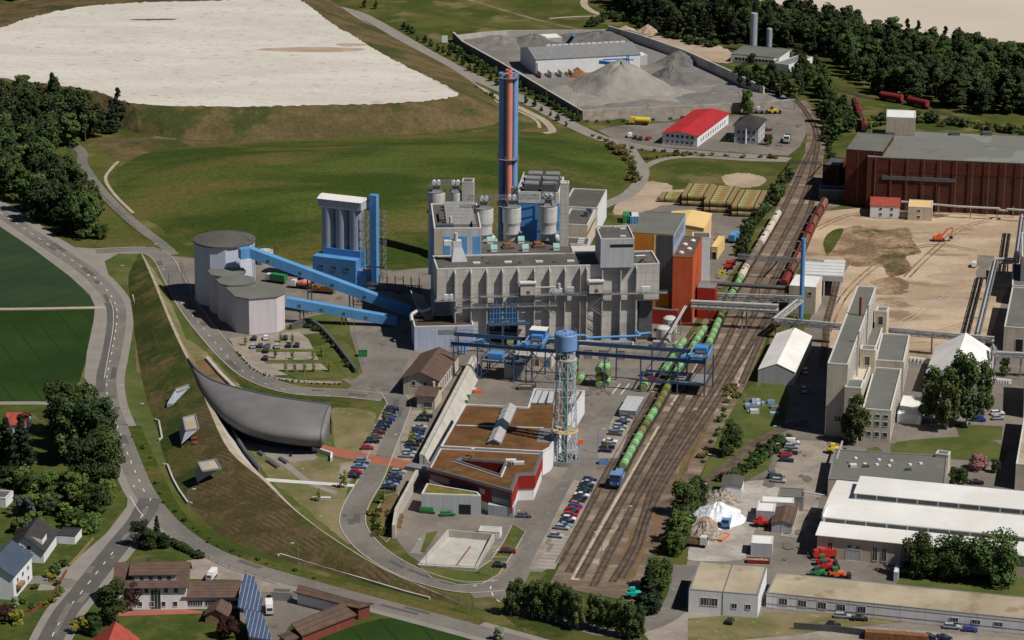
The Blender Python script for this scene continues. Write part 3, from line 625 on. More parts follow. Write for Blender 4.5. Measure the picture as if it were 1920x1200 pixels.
for ti, t in enumerate(TR):
 pw_ = wpts(t, 5); struct(ribbon_v(pw_, 2.6, .13+ti*.005, 'dark_ballast'), 'sleeper_bed')
 mb = MB()
 for s_ in (-.75, .75): ribbon_v(pw_, .16, .11, 'rail_steel', mb, side=s_, zt=.30+ti*.004)
 struct(mb, 'railway_track')
for px in ([(1078,1088),(1120,1010),(1165,930),(1200,870),(1240,800)], [(1260,760),(1300,700),(1340,625)], [(1330,700),(1365,640),(1400,575)], [(1360,760),(1400,690)]):
 road('pale_gravel_walk', px, 2.6 if px[0][0] == 1078 else 1.5, 'pale_ballast', .105)
for q_ in ([(1100,1060),(1125,1062),(1150,1015),(1160,985),(1145,985)], [(1180,960),(1196,940),(1225,880),(1215,880)], [(1405,640),(1420,640),(1390,720),(1376,745),(1380,700)]): patch('pale_gravel_patch', q_, 'rough_gravel', .098, True)
for q_ in ([(1150,1000),(1168,998),(1150,1040),(1128,1085),(1112,1085)], [(1325,770),(1345,760),(1310,840),(1280,900),(1262,930),(1275,880)], [(1226,965),(1246,940),(1236,985),(1222,1020)], [(1442,640),(1462,600),(1440,690),(1418,730)], [(1175,1050),(1205,1000),(1215,1010),(1190,1080),(1160,1088)]): patch('rusty_soil_bed', q_, 'rust_soil', .099, True)
patch('rusty_soil_bed', [(1150,1085),(1175,1020),(1190,985),(1205,985),(1198,1025),(1175,1070)], 'rust_soil', .10, True)
patch('rusty_soil_bed', [(1205,1100),(1228,1040),(1262,985),(1285,985),(1262,1040),(1235,1100)], 'rust_soil', .10, True)
# ================================================================ building helpers
def HTz(x, yt, yb, zb=0.0):
 g = P(x, yb, zb); d = fw*F + rt*(x-960) - up*(yt-600)
 return CH + d.z*(g.y/d.y)
def PD(x, y, Y):                 # point seen at x, y that stands at distance Y
 d = fw*F + rt*(x-960) - up*(y-600); t = Y/d.y
 return Vector((d.x*t, Y, CH+d.z*t))
class Bx:
 """a rectangular footprint: A front left, B front right, C back right, seen at height z"""
 def __init__(s, A, B, C, z, zb=0.0, wt=None):
  a, b, c = P(*A, z), P(*B, z), P(*C, z); u = V2(b-a); w_ = V2(c-b); lu, lw = u.length, w_.length
  t1 = math.atan2(u.y, u.x); t2 = math.atan2(w_.y, w_.x)-math.pi/2
  while t2-t1 > math.pi: t2 -= 2*math.pi
  while t2-t1 < -math.pi: t2 += 2*math.pi
  k = lu**2/(lu**2+lw**2) if wt is None else wt
  th = t1*k+t2*(1-k); s.u = Vector((math.cos(th), math.sin(th), 0)); s.w = Vector((-math.sin(th), math.cos(th), 0))
  s.lu = lu; s.lw = lw; s.zt = z; s.zb = zb; mid = (V2(a)+V2(b))/2; s.o = mid-s.u*lu/2; s.th = th
 def pt(s, i, j, z=0): return s.o+s.u*i+s.w*j+Vector((0, 0, z))
 def ring(s, ins=0.0): return [s.pt(ins, ins), s.pt(s.lu-ins, ins), s.pt(s.lu-ins, s.lw-ins), s.pt(ins, s.lw-ins)]
 def face(s, f):
  return {'front': (s.pt(0, 0), s.u, -s.w, s.lu), 'right': (s.pt(s.lu, 0), s.w, s.u, s.lw),
    'back': (s.pt(s.lu, s.lw), -s.u, s.w, s.lu), 'left': (s.pt(0, s.lw), -s.w, -s.u, s.lw)}[f]
def mkbx(A, B, C, yb=None, z=None, zb=0.0, wt=None):
 z = z if z is not None else HTz(A[0], A[1], yb, zb)
 return Bx(A, B, C, z, zb, wt)
def ringwall(mb, out, inn, z0, z1, m, mt=None):
 n = len(out)
 for i in range(n):
  j = (i+1) % n; a, b, c, d = out[i], out[j], inn[j], inn[i]
  mb.prism([a, b, c, d], z0, z1, m, mt, bottom=False)
def inset(pts, d):
 pts = [Vector((p[0], p[1], 0)) for p in pts]; n = len(pts)
 ar = sum(pts[i].x*pts[(i+1) % n].y-pts[(i+1) % n].x*pts[i].y for i in range(n)); sg = 1 if ar > 0 else -1
 out = []
 for i in range(n):
  p, q, r = pts[i-1], pts[i], pts[(i+1) % n]; a = (q-p).normalized(); b = (r-q).normalized()
  na = Vector((-a.y, a.x, 0))*sg; nb = Vector((-b.y, b.x, 0))*sg; bi = (na+nb); bi = bi/(max(.3, bi.length_squared/2))
  out.append(q+bi*d)
 return out
def shell(root, pts, z0, zt, wall, roof, cop='coping', par=.5, names=('wall', 'roof', 'parapet')):
 """walls, roof deck and parapet of a flat roofed volume as three parts"""
 inn = inset(pts, .45)
 MB().prism(pts, z0, zt-par, wall, roof, bottom=False).build(names[0], root)
 MB().prism(inn, zt-par-.02, zt-par+.03, roof, roof, bottom=False).build(names[1], root)
 mb = MB(); ringwall(mb, inset(pts, -.03), inn, zt-par-.01, zt, cop if cop else wall, cop); mb.build(names[2], root)
def flat(name, label, cat, b, wall, roof, cop='coping', par=.5, group=None, zb=None):
 r = thing(name, label, cat, b.pt(b.lu/2, b.lw/2), group)
 shell(r, b.ring(), b.zb if zb is None else zb, b.zt, wall, roof, cop, par); return r
def block(root, name, b, wall, roof, cop=None, par=.4, z0=None):
 """a smaller volume of a building as one part"""
 mb = MB(); z0 = b.zb if z0 is None else z0
 mb.prism(b.ring(), z0, b.zt-par, wall, roof, bottom=True)
 ringwall(mb, inset(b.ring(), -.03), b.ring(.35), b.zt-par-.01, b.zt, cop or wall, cop)
 return mb.build(name, root)
def gable(name, label, cat, b, rise, wall, roof, along='w', over=.5, group=None, th=.18):
 r = thing(name, label, cat, b.pt(b.lu/2, b.lw/2), group); gable_parts(r, b, rise, wall, roof, along, over, th); return r
def gable_parts(r, b, rise, wall, roof, along='w', over=.5, th=.18, names=('wall', 'roof')):
 mb = MB(); z = b.zt; lu, lw = b.lu, b.lw
 mb.prism(b.ring(), b.zb, z, wall, wall, bottom=False)
 if along == 'w':
  for j in (0, lw): mb.add([b.pt(0, j, z), b.pt(lu, j, z), b.pt(lu/2, j, z+rise)], [(0, 1, 2) if j == 0 else (2, 1, 0)], wall)
 else:
  for i in (0, lu): mb.add([b.pt(i, 0, z), b.pt(i, lw, z), b.pt(i, lw/2, z+rise)], [(0, 1, 2) if i else (2, 1, 0)], wall)
 mb.build(names[0], r); mb = MB(); o = over
 if along == 'w':
  k = rise/(lu/2); e = z-k*o
  for s_ in (0, 1):
   x0 = -o if s_ == 0 else lu+o
   q = [b.pt(x0, -o, e+.03), b.pt(lu/2, -o, z+rise+.03), b.pt(lu/2, lw+o, z+rise+.03), b.pt(x0, lw+o, e+.03)]
   t = Vector((0, 0, th)); vs = q+[p+t for p in q]
   mb.add(vs, [(0, 1, 2, 3), (7, 6, 5, 4), (0, 4, 5, 1), (1, 5, 6, 2), (2, 6, 7, 3), (3, 7, 4, 0)], roof)
 else:
  k = rise/(lw/2); e = z-k*o
  for s_ in (0, 1):
   y0 = -o if s_ == 0 else lw+o
   q = [b.pt(-o, y0, e+.03), b.pt(lu+o, y0, e+.03), b.pt(lu+o, lw/2, z+rise+.03), b.pt(-o, lw/2, z+rise+.03)]
   t = Vector((0, 0, th)); vs = q+[p+t for p in q]
   mb.add(vs, [(0, 1, 2, 3), (7, 6, 5, 4), (0, 4, 5, 1), (1, 5, 6, 2), (2, 6, 7, 3), (3, 7, 4, 0)], roof)
 return mb.build(names[1], r)
def opening(root, b, f, s_, z, w_, h, name='window', pane='win_glass', frame='frame_white', ft=.10, mull=0):
 o, d, n, L_ = b.face(f); c = o+d*s_; z0 = z
 fr = MB()
 def bar(x0, x1, a, e, dep, m): fr.prism([c+d*x0, c+d*x1, c+d*x1+n*dep, c+d*x0+n*dep], a, e, m)
 bar(-w_/2-ft, -w_/2, z0-ft, z0+h+ft, .09, frame); bar(w_/2, w_/2+ft, z0-ft, z0+h+ft, .09, frame)
 bar(-w_/2, w_/2, z0-ft, z0, .11, frame); bar(-w_/2, w_/2, z0+h, z0+h+ft, .09, frame)
 for k in range(mull): x = -w_/2+w_*(k+1)/(mull+1); bar(x-.04, x+.04, z0, z0+h, .07, frame)
 ob = fr.build(name, root); ORG[ob.name] = parent_origin(root); fr = MB(); fr.prism([c-d*w_/2, c+d*w_/2, c+d*w_/2+n*.035, c-d*w_/2+n*.035], z0, z0+h, pane); fr.build('panel' if name in ('door', 'gate') else 'pane', ob); return ob
def row(root, b, f, n, z, w_, h, s0=None, s1=None, **k):
 L_ = b.face(f)[3]; s0 = L_*.08 if s0 is None else s0; s1 = L_*.92 if s1 is None else s1
 for i in range(n): opening(root, b, f, s0+(s1-s0)*((i+.5)/n), z, w_, h, **k)
def panel(root, name, b, f, s0, s1, z0, z1, m, dep=.06):
 o, d, n, L_ = b.face(f)
 return MB().prism([o+d*s0, o+d*s1, o+d*s1+n*dep, o+d*s0+n*dep], z0, z1, m).build(name, root)
def truss(mb, a, b, h, wd, m, n, t=.16):
 """a box lattice girder between two points (their z is the bottom)"""
 a = Vector(a); b = Vector(b); d = V2(b-a).normalized(); s_ = Vector((-d.y, d.x, 0))*wd/2; U = Vector((0, 0, h))
 for k in (-1, 1):
  mb.beam(a+s_*k, b+s_*k, t, m); mb.beam(a+s_*k+U, b+s_*k+U, t, m)
  for i in range(n):
   p = a.lerp(b, i/n)+s_*k; q = a.lerp(b, (i+1)/n)+s_*k
   mb.beam(p, q+U, t*.6, m) if i % 2 == 0 else mb.beam(p+U, q, t*.6, m)
   mb.beam(p, p+U, t*.6, m)
 for i in range(n+1):
  p = a.lerp(b, i/n); mb.beam(p-s_, p+s_, t*.6, m); mb.beam(p-s_+U, p+s_+U, t*.6, m)
def rail(mb, pts, h=1.1, m='steel_grey', step=2.0, t=.06):
 for a, b in zip(pts[:-1], pts[1:]):
  a = Vector(a); b = Vector(b)
  for k in (h, h*.55): mb.beam(a+Vector((0, 0, k)), b+Vector((0, 0, k)), t, m)
  n = max(1, int((b-a).length/step))
  for i in range(n+1): p = a.lerp(b, i/n); mb.beam(p, p+Vector((0, 0, h)), t, m)
Z3 = Vector((0, 0, 1))
# ================================================================ the power plant
MZ = HTz(821, 503.5, 648)
m = mkbx((851.5, 502.7), (1237, 493.5), (1219, 469.5), z=MZ)
YF = m.pt(m.lu/2, 0).y
xl = -6.0                         # the left bay hangs free over the yard
plant = thing('power_plant', 'grey ribbed concrete incineration plant with flat dark roof in the middle', 'plant', m.pt(40, 10))
lu, lw = m.lu, m.lw
sR = lu-7.6
mb = MB()
mb.prism([m.pt(0, 0), m.pt(sR, 0), m.pt(sR, lw+10), m.pt(0, lw+10)], 0, MZ-.5, 'concrete', bottom=False)
mb.prism([m.pt(xl, 0), m.pt(0, 0), m.pt(0, lw), m.pt(xl, lw)], HTz(821, 563, 648), MZ-.5, 'concrete')
mb.prism([m.pt(sR, 0), m.pt(lu, 0), m.pt(lu, lw), m.pt(sR, lw)], 14.5, MZ-.5, 'concrete')
mb.prism([m.pt(sR+.8, 1.5), m.pt(lu-2, 1.5), m.pt(lu-2, lw-1), m.pt(sR+.8, lw-1)], 0, 14.4, 'dark_steel')
mb.build('wall', plant)
def proj_s(x, y=500): # distance along the front for a picture column at the roof line
 p = P(x, y, MZ); return (V2(p)-m.o).dot(m.u)
for x in (851.7, 882, 912, 941.7, 971, 1002, 1031, 1060, 1089, 1101.7, 1131, 1166, 1196):
 s_ = proj_s(x); t_ = .34 if x != 1089 else .2
 mb = MB(); d_ = 1.9
 mb.add([m.pt(s_-t_/2, -.0, 0), m.pt(s_+t_/2, -.0, 0), m.pt(s_+t_/2, -d_, 0), m.pt(s_-t_/2, -d_, 0),
   m.pt(s_-t_/2, -.0, MZ-.5), m.pt(s_+t_/2, -.0, MZ-.5), m.pt(s_+t_/2, -d_, MZ-1.5), m.pt(s_-t_/2, -d_, MZ-1.5)],
           [(0, 1, 2, 3), (7, 6, 5, 4), (0, 4, 5, 1), (1, 5, 6, 2), (2, 6, 7, 3), (3, 7, 4, 0)], 'concrete')
 mb.build('rib', plant)
outl = [m.pt(xl, 0), m.pt(lu, 0), m.pt(lu, lw), m.pt(xl, lw)]
MB().prism(inset(outl, .4), MZ-.52, MZ-.45, 'roof_grey', bottom=False).build('roof', plant)
mb = MB(); ringwall(mb, inset(outl, -.05), inset(outl, .4), MZ-.5, MZ, 'coping', 'coping'); mb.build('parapet', plant)
b2 = mkbx((903, 474), (1074, 472), (1063, 451), z=MZ+.35)
r2 = block(plant, 'rear_roof', b2, 'concrete', 'roof_grey', 'roof_grey', .2, z0=15)
for x, y in ((919, 454), (926, 469), (977, 453), (985, 468), (1035, 451.5), (1043, 466)):
 p = P(x, y+1.5, MZ+.3); mb = MB(); q = Bx((0, 0), (1, 0), (1, -1), 0)
 mb.box(p, m.u, m.w, 2.2, 1.6, MZ-.1, MZ+1.0, 'white_metal')
 a = p+Vector((0, 0, 1.75-.0)); mb.prism([p-m.u*1.2-m.w*.9, p+m.u*1.2-m.w*.9, p+m.u*1.2+m.w*.9, p-m.u*1.2+m.w*.9], MZ+1.0, MZ+1.15, 'white_metal', 'teal_glass')
 mb.add([p-m.u*1.15-m.w*.95+Vector((0, 0, .9)), p+m.u*1.15-m.w*.95+Vector((0, 0, .9)), p+m.u*1.15+m.w*.3+Vector((0, 0, 2.3)), p-m.u*1.15+m.w*.3+Vector((0, 0, 2.3)),
   p-m.u*1.15+m.w*.9+Vector((0, 0, .9)), p+m.u*1.15+m.w*.9+Vector((0, 0, .9))], [(0, 1, 2, 3), (3, 2, 5, 4), (0, 3, 4), (1, 5, 2)], 'teal_glass')
 mb.build('skylight', plant)
for x, y in ((953, 464), (1010, 462)):
 p = P(x, y, MZ+.3); mb = MB(); mb.box(p, m.u, m.w, 4.2, 4.5, MZ, MZ+1.1, 'dark_steel', 'rust'); mb.box(p-m.u*.4, m.u, m.w, 2.2, 3.2, MZ+1.1, MZ+1.9, 'rust')
 mb.build('roof_fan', plant)
for x, y in ((893.5, 493.5), (952.6, 492), (1011, 491), (1070, 490)):
 p = P(x, y, MZ-.4); MB().box(p, m.u, m.w, 2.6, 1.5, MZ-.46, MZ, 'white_metal').build('skylight', plant)
mb = MB()
for x, y in ((915, 494), (975, 493), (1130, 490), (905, 484), (1040, 492), (1088, 493)):
 p = P(x, y, MZ-.4); mb.box(p, m.u, m.w, .8, .8, MZ-.46, MZ+.2, 'dark_steel')
mb.build('roof_vent', plant)
mb = MB()                        # hopper shaped duct
p0 = P(861, 488, MZ-.4)
def fr(mb, c, u, w_, w0, d0, z0, w1, d1, z1, m, sh=0):
 A_ = [c+u*(i*w0/2)+w_*(j*d0/2)+Vector((0, 0, z0)) for i, j in ((-1, -1), (1, -1), (1, 1), (-1, 1))]
 B_ = [c+u*(i*w1/2+sh)+w_*(j*d1/2)+Vector((0, 0, z1)) for i, j in ((-1, -1), (1, -1), (1, 1), (-1, 1))]
 mb.add(A_+B_, [(3, 2, 1, 0), (4, 5, 6, 7), (0, 1, 5, 4), (1, 2, 6, 5), (2, 3, 7, 6), (3, 0, 4, 7)], m)
c0 = V2(p0)
fr(mb, c0, m.u, m.w, 5.6, 4, MZ-.45, 3.0, 2.4, MZ+4.6, 'white_metal', -.6); fr(mb, c0-m.u*.6, m.u, m.w, 3.0, 2.4, MZ+4.6, 3.2, 2.4, MZ+7, 'white_metal', -.3)
fr(mb, c0-m.u*3.2, m.u, m.w, 4.4, 1.9, MZ+5.3, 4.4, 1.9, MZ+7.0, 'white_metal'); mb.tube((*(c0-m.u*1.2).xy, MZ+7), (*(c0-m.u*1.2).xy, MZ+9.6), .75, 'silo_white', n=12)
mb.build('roof_duct', plant)
zD = PD(1189, 447, YF).z
bD = Bx((1126.6, 447), (1189.6, 446.4), (1174, 422.5), zD, MZ-.5, wt=.7)
block(plant, 'lift_housing', bD, 'light_grey_wall', 'roof_grey', 'coping', .5)
panel(plant, 'louvre', bD, 'front', bD.lu*.28, bD.lu*.97, zD-3.3, zD-2.2, 'black')
mb = MB()
for x, y in ((1120, 427), (1155, 424), (1168, 428), (1168, 442)): mb.box(P(x, y+1.5, zD-.4), bD.u, bD.w, 2, 1, zD-.42, zD, 'white_metal')
mb.build('skylight', plant)
mb = MB(); q = lambda x, y, dz=0: P(x, y, MZ+dz)
mb.pipe([q(1192, 480), q(1192, 480, 3), q(1209, 479, 3), q(1209, 482, .4)], .32, 'pipe_silver'); mb.box(q(1194, 489), m.u, m.w, 2, 2, MZ-.45, MZ+1.8, 'steel_grey'); mb.box(q(1215, 489), m.u, m.w, 2.6, 1.2, MZ-.45, MZ, 'rust')
mb.build('roof_pipe', plant)
WZ = HTz(900, 553, 648)
mb = MB()
def wk(s0, s1, z, dep=1.7):
 mb.prism([m.pt(s0, -1.3), m.pt(s1, -1.3), m.pt(s1, -1.3-dep), m.pt(s0, -1.3-dep)], z-.15, z, 'steel_grey')
 rail(mb, [m.pt(s0, -1.3-dep, z), m.pt(s1, -1.3-dep, z)], 1.1, 'steel_grey', 2.5, .09)
wk(xl-1, 3.5, WZ-1.5); wk(9, 23, WZ-.4); wk(sR-25, lu+2.5, WZ-.6); wk(27, 55, WZ-.3, 1.6); wk(0, 36, 14.2, 1.2)
for a, b_, z0_, z1_ in ((3.5, 9, WZ-1.5, WZ-.4), (sR-18, sR-12, WZ-5.5, WZ-.6), (sR-12, sR-17, WZ-9, WZ-5.5), (36, 31, 10.5, 14.2)):
 for k in (-1.5, -2.6): mb.beam(m.pt(a, k, z0_), m.pt(b_, k, z1_), .16, 'steel_grey'); mb.beam(m.pt(a, k, z0_+1.1), m.pt(b_, k, z1_+1.1), .08, 'steel_grey')
mb.build('walkway', plant)
for x0, x1 in ((973, 1003), (1103, 1132)):
 s0, s1 = proj_s(x0)+.3, proj_s(x1); mb = MB(); zt_ = WZ+4.2
 mb.prism([m.pt(s0, -1.2), m.pt(s1, -1.2), m.pt(s1, -3.4), m.pt(s0, -3.4)], WZ, zt_, 'concrete')
 mb.prism([m.pt(s0-.2, -1.1), m.pt(s1+.2, -1.1), m.pt(s1+.2, -3.8), m.pt(s0-.2, -3.8)], zt_, zt_+.5, 'white_metal')
 mb.prism([m.pt((s0+s1)/2-.6, -3.4), m.pt((s0+s1)/2+.6, -3.4), m.pt((s0+s1)/2+.6, -3.46), m.pt((s0+s1)/2-.6, -3.46)], WZ+.5, WZ+1.6, 'dark_steel')
 mb.build('facade_box', plant)
mb = MB()
for s_, w_, z_, h_, mm in ((proj_s(1046), 3.0, WZ-.3, 2.2, 'white_metal'), (proj_s(1070), 2.4, WZ-.3, 2.6, 'light_grey_wall'), (proj_s(836), 2, WZ-1.5, 2.2, 'white_metal'), (proj_s(843.5), 1.6, WZ-1.5, 2.2, 'white_metal'), (lu-5, 3.2, WZ-.6, 2.4, 'white_metal')):
 mb.prism([m.pt(s_-w_/2, -1.4), m.pt(s_+w_/2, -1.4), m.pt(s_+w_/2, -2.7), m.pt(s_-w_/2, -2.7)], z_, z_+h_, mm)
mb.tube(m.pt(proj_s(1046)+.3, -2.2, WZ+1.9), m.pt(proj_s(1046)+.3, -2.2, WZ+3.8), .6, 'silo_white'); mb.tube(m.pt(proj_s(1003), -2, WZ+2.4), m.pt(proj_s(1044), -2, WZ+2.4), .3, 'pipe_silver')
mb.build('air_handler', plant)
s0, s1 = proj_s(912)+.3, proj_s(971)-.2
mb = MB(); mb.prism([m.pt(s0, -1.4), m.pt(s1+4, -1.4), m.pt(s1+4, -5.2), m.pt(s0, -5.2)], 8.2, 8.5, 'gantry_blue'); rail(mb, [m.pt(s0, -5.2, 8.5), m.pt(s1+4, -5.2, 8.5)], 1.1, 'gantry_blue', 1.5, .1)
mb.prism([m.pt(s0, -.0), m.pt(s1, -.0), m.pt(s1, -.08), m.pt(s0, -.08)], .5, 8.1, 'black')
for s_ in (s0, (s0+s1)/2, s1+4): mb.beam(m.pt(s_, -5, 0), m.pt(s_, -5, 8.2), .35, 'gantry_blue')
for k in range(9):
 s_ = s0+.8+k*(s1-s0-1)/8.4
 if k == 4: continue
 mb.beam(m.pt(s_, -2.2, 8.5), m.pt(s_, -2.2, 14.5+(k % 3)), .42 if k % 2 else .22, 'blue_panel')
for z_ in (10, 12, 14): mb.beam(m.pt(s0+.5, -2.2, z_), m.pt(s1-.5, -2.2, z_), .2, 'blue_panel')
mb.build('loading_frame', plant)
# ---- left boiler house
YA = P(902, 477, MZ).y; zA = PD(902, 427, YA).z
bA = Bx((814, 426.5), (902.5, 427.5), (878, 381.5), zA, 10, wt=.55)
boiler = thing('boiler_house', 'boiler house with white and blue striped front rising behind the ribbed hall', 'boiler house', bA.pt(8, 10))
shell(boiler, bA.ring(), 0, zA, 'light_grey_wall', 'roof_grey')
zf = zA-3.2
for f0, f1 in ((.19, .34), (.47, .70), (.82, .985)): panel(boiler, 'blue_cladding', bA, 'front', bA.lu*f0, bA.lu*f1, MZ, zf, 'blue_paint', .06)
panel(boiler, 'concrete_strip', bA, 'front', 0, bA.lu*.185, MZ, zA-.9, 'tan_wall', .05)
panel(boiler, 'blue_cladding', bA, 'left', bA.lw*.06, bA.lw*.95, 8, zA-3, 'blue_panel', .1)
mb = MB()
for k in range(6):
 j = 6+k*4.4
 fr(mb, bA.pt(bA.lu*.57, j+1.6), bA.u, bA.w, 9.8, 3.4, zA-.4, 9.8, .8, zA+1.7, 'steel_grey')
mb.build('louvre_hood', boiler)
mb = MB(); mb.prism([bA.pt(1.5, 2), bA.pt(7, 2), bA.pt(7, 4), bA.pt(1.5, 4)], zA-.45, zA+.6, 'dark_steel'); mb.prism([bA.pt(2.2, 9), bA.pt(4, 9), bA.pt(4, 20), bA.pt(2.2, 20)], zA-.45, zA+.8, 'dark_steel')
mb.prism([bA.pt(bA.lu-3, 1.5), bA.pt(bA.lu-1.8, 1.5), bA.pt(bA.lu-1.8, 28), bA.pt(bA.lu-3, 28)], zA-.45, zA+.9, 'steel_grey'); mb.tube(bA.pt(6, 4.5, zA), bA.pt(6, 4.5, zA+3), .55, 'silo_white'); mb.build('roof_plant', boiler)
Y2 = bA.pt(0, bA.lw).y+3
def reactor(x0, x1, yt, yb, Y, label, cap=True, neck=None, bottom=14.0, group='white reactor towers on the plant', unit=True):
 c = PD((x0+x1)/2, yb, Y); r = (PD(x1, yb, Y)-PD(x0, yb, Y)).length/2; zt_ = PD((x0+x1)/2, yt, Y).z
 t = thing('reactor_tower', label, 'reactor', (c.x, c.y, bottom), group)
 MB().lathe((c.x, c.y, 0), [(r, c.z), (r, zt_-.35), (r-.25, zt_)], 'silo_white', 28).build('vessel', t)
 MB().lathe((c.x, c.y, 0), [(r*.9, bottom), (r*.9, c.z-1.2), (r, c.z)], 'silo_white', 28).build('lower_shell', t)
 mb = MB(); mb.lathe((c.x, c.y, 0), [(r*.93, c.z-4.2), (r*1.12, c.z-4.2), (r*1.12, c.z-4.0), (r*.93, c.z-4.0)], 'steel_grey', 20, False); mb.lathe((c.x, c.y, 0), [(r*.98, zt_), (r*1.02, zt_+.1)], 'steel_grey', 20);
 for k in range(12):
  a = k*6.283/12; mb.beam((c.x+r*math.cos(a), c.y+r*math.sin(a), zt_), (c.x+r*math.cos(a), c.y+r*math.sin(a), zt_+1.1), .07, 'steel_grey')
 mb.build('platform', t)
 if unit:
  mb = MB(); U_ = Vector((1, 0, 0)); W_ = Vector((0, 1, 0)); cc = Vector((c.x, c.y, 0))
  fr(mb, cc, U_, W_, 3.4, 3.2, zt_, 2.2, 2.2, zt_+1.4, 'steel_grey'); fr(mb, cc, U_, W_, 2.2, 2.2, zt_+1.4, 3.0, 2.6, zt_+2.6, 'steel_grey')
  mb.cube(c.x-2.4, c.x+2.4, c.y-1.8, c.y+1.8, zt_+2.6, zt_+2.8, 'steel_grey'); rail(mb, [(c.x-2.4, c.y-1.8, zt_+2.8), (c.x+2.4, c.y-1.8, zt_+2.8), (c.x+2.4, c.y+1.8, zt_+2.8)], 1, 'steel_grey', 1.2, .08)
  mb.build('feed_hopper', t)
  mb = MB()
  for k in (-.85, .85): mb.tube((c.x+k, c.y-1.1, zt_+3.5), (c.x+k, c.y+1.1, zt_+3.5), .75, 'white_metal', n=12)
  mb.build('motor_cover', t)
 return t, c, r, zt_
YS = P(950, 451, MZ).y+5
for x0, x1, yt, yb, lab in ((889, 925, 389, 416, 'white cylindrical reactor tower directly beside the striped boiler house'), (942, 977, 387, 415, 'middle white reactor tower in front of the red and blue stacks'), (1010, 1045, 385, 414, 'white reactor tower in front of the blue clad block')):
 t, c, r, zt_ = reactor(x0, x1, yt, yb, YS, lab, bottom=16)
 mb = MB(); q0 = c+Vector((r*1.15, -1.2, 0)); zz = MZ+1
 pts = [Vector((q0.x+1.1*math.sin(a)*0, q0.y, 0)) for a in (0,)]
 arc = [Vector((q0.x-1.3+1.6*math.sin(k*.26), q0.y, 18+(zt_-18-9.5))) for k in range(1)]
 mb.pipe([(q0.x, q0.y, 18), (q0.x, q0.y, c.z-7.5), (q0.x-.5, q0.y, c.z-6.2), (q0.x-1.6, q0.y, c.z-5.3), (q0.x-3, q0.y, c.z-5)], 1.35, 'silo_white', 14)
 mb.build('elbow_duct', t)
t, *_ = reactor(801, 835, 359, 377, Y2+2, 'short white reactor at the far left corner of the plant roofs', bottom=10)
t, *_ = reactor(842, 866, 359, 377, Y2+2, 'white reactor next to the concrete shaft behind the boiler house', bottom=10)
bS = Bx((866, 388), (884, 386), (877.5, 380.5), PD(866, 341, Y2).z, 0, wt=1.0)
o_ = PD(866, 341, Y2); bS.o = V2(o_); bS.u = Vector((1, -.05, 0)).normalized(); bS.w = Vector((.05, 1, 0)).normalized(); bS.lu = 4.2; bS.lw = 6
st = flat('stair_shaft', 'slim bare concrete shaft behind the boiler house roof', 'shaft', bS, 'concrete', 'roof_grey', 'concrete', .4)
mb = MB(); a_, b_ = PD(826, 345, Y2+2), PD(851, 345, Y2+2); truss(mb, a_, b_, 1.4, 1.4, 'steel_grey', 5, .18)
a_, b_ = PD(877, 374, YS), PD(1010, 372, YS); truss(mb, a_, b_, 1.3, 1.6, 'steel_grey', 16, .16)
o_ = mb.build('steel_footbridge'); tag(o_, 'thin grey steel walkway linking the reactor tower heads', 'footbridge')
# ---- blue clad block with coolers
YB = P(950, 451, MZ).y+11; zB = PD(1044, 360, YB).z
bB = Bx((972, 360), (1048, 360), (1072, 331), zB, 0, wt=.5)
cool = thing('cooler_block', 'tall blue clad block with white top band and rows of grey rooftop coolers', 'building', bB.pt(6, 8))
shell(cool, bB.ring(), 10, zB, 'blue_panel', 'roof_grey', 'white_metal', .8)
for f in ('front', 'right', 'left'): panel(cool, 'white_band', bB, f, 0, bB.face(f)[3], zB-4.2, zB-.85, 'white_metal', .08)
for k in range(2):
 for j in range(3):
  mb = MB(); c = bB.pt(bB.lu*(.30+.44*k), bB.lw*(.18+.31*j)); mb.box(c, bB.u, bB.w, bB.lu*.36, bB.lw*.2, zB-.8, zB+2.3, 'dark_steel', 'steel_grey')
  mb.box(c, bB.u, bB.w, bB.lu*.34, bB.lw*.19, zB+2.3, zB+2.6, 'steel_grey'); mb.build('rooftop_cooler', cool)
mb = MB()
for k in range(8): mb.beam(bB.pt(-.1, bB.lw*k/7.5, zB-.8), bB.pt(-.1, bB.lw*k/7.5, zB+1.2), .25, 'white_metal')
mb.beam(bB.pt(-.1, 0, zB+1.2), bB.pt(-.1, bB.lw, zB+1.2), .3, 'white_metal'); mb.build('railing', cool)
for z_ in (zB-9, zB-14, zB-19, zB-24): opening(cool, bB, 'right', 3.2, z_, 2.2, 3.0, pane='dark_steel', frame='light_blue_panel')
bT = Bx((1051.6, 344), (1067, 343), (1072, 338), PD(1067, 343, P(1068, 462, MZ).y).z, 0, wt=.5)
flat('concrete_tower', 'tall narrow concrete stair tower beside the blue clad block', 'stair tower', bT, 'concrete', 'concrete', 'concrete', .4)
mb = MB(); c = PD(1028, 372, YS)
for i, j in ((-2.4, -2), (2.4, -2), (2.4, 2), (-2.4, 2)): mb.beam((c.x+i, c.y+j, c.z-1), (c.x+i, c.y+j, c.z+6), .25, 'dark_steel')
for z_ in (c.z+2.5, c.z+6): mb.beam((c.x-2.4, c.y-2, z_), (c.x+2.4, c.y-2, z_), .2, 'dark_steel'); mb.beam((c.x-2.4, c.y+2, z_), (c.x+2.4, c.y+2, z_), .2, 'dark_steel')
for a, b_ in ((-2.4, 2.4), (2.4, -2.4)): mb.beam((c.x+a, c.y-2, c.z+2.5), (c.x+b_, c.y-2, c.z+6), .16, 'dark_steel'); mb.beam((c.x+a, c.y-2, c.z+6), (c.x+a*1.7, c.y-2, c.z+4.5), .16, 'dark_steel')
o_ = mb.build('hoist_frame'); tag(o_, 'dark steel hoist frame on top of the right reactor tower', 'hoist')
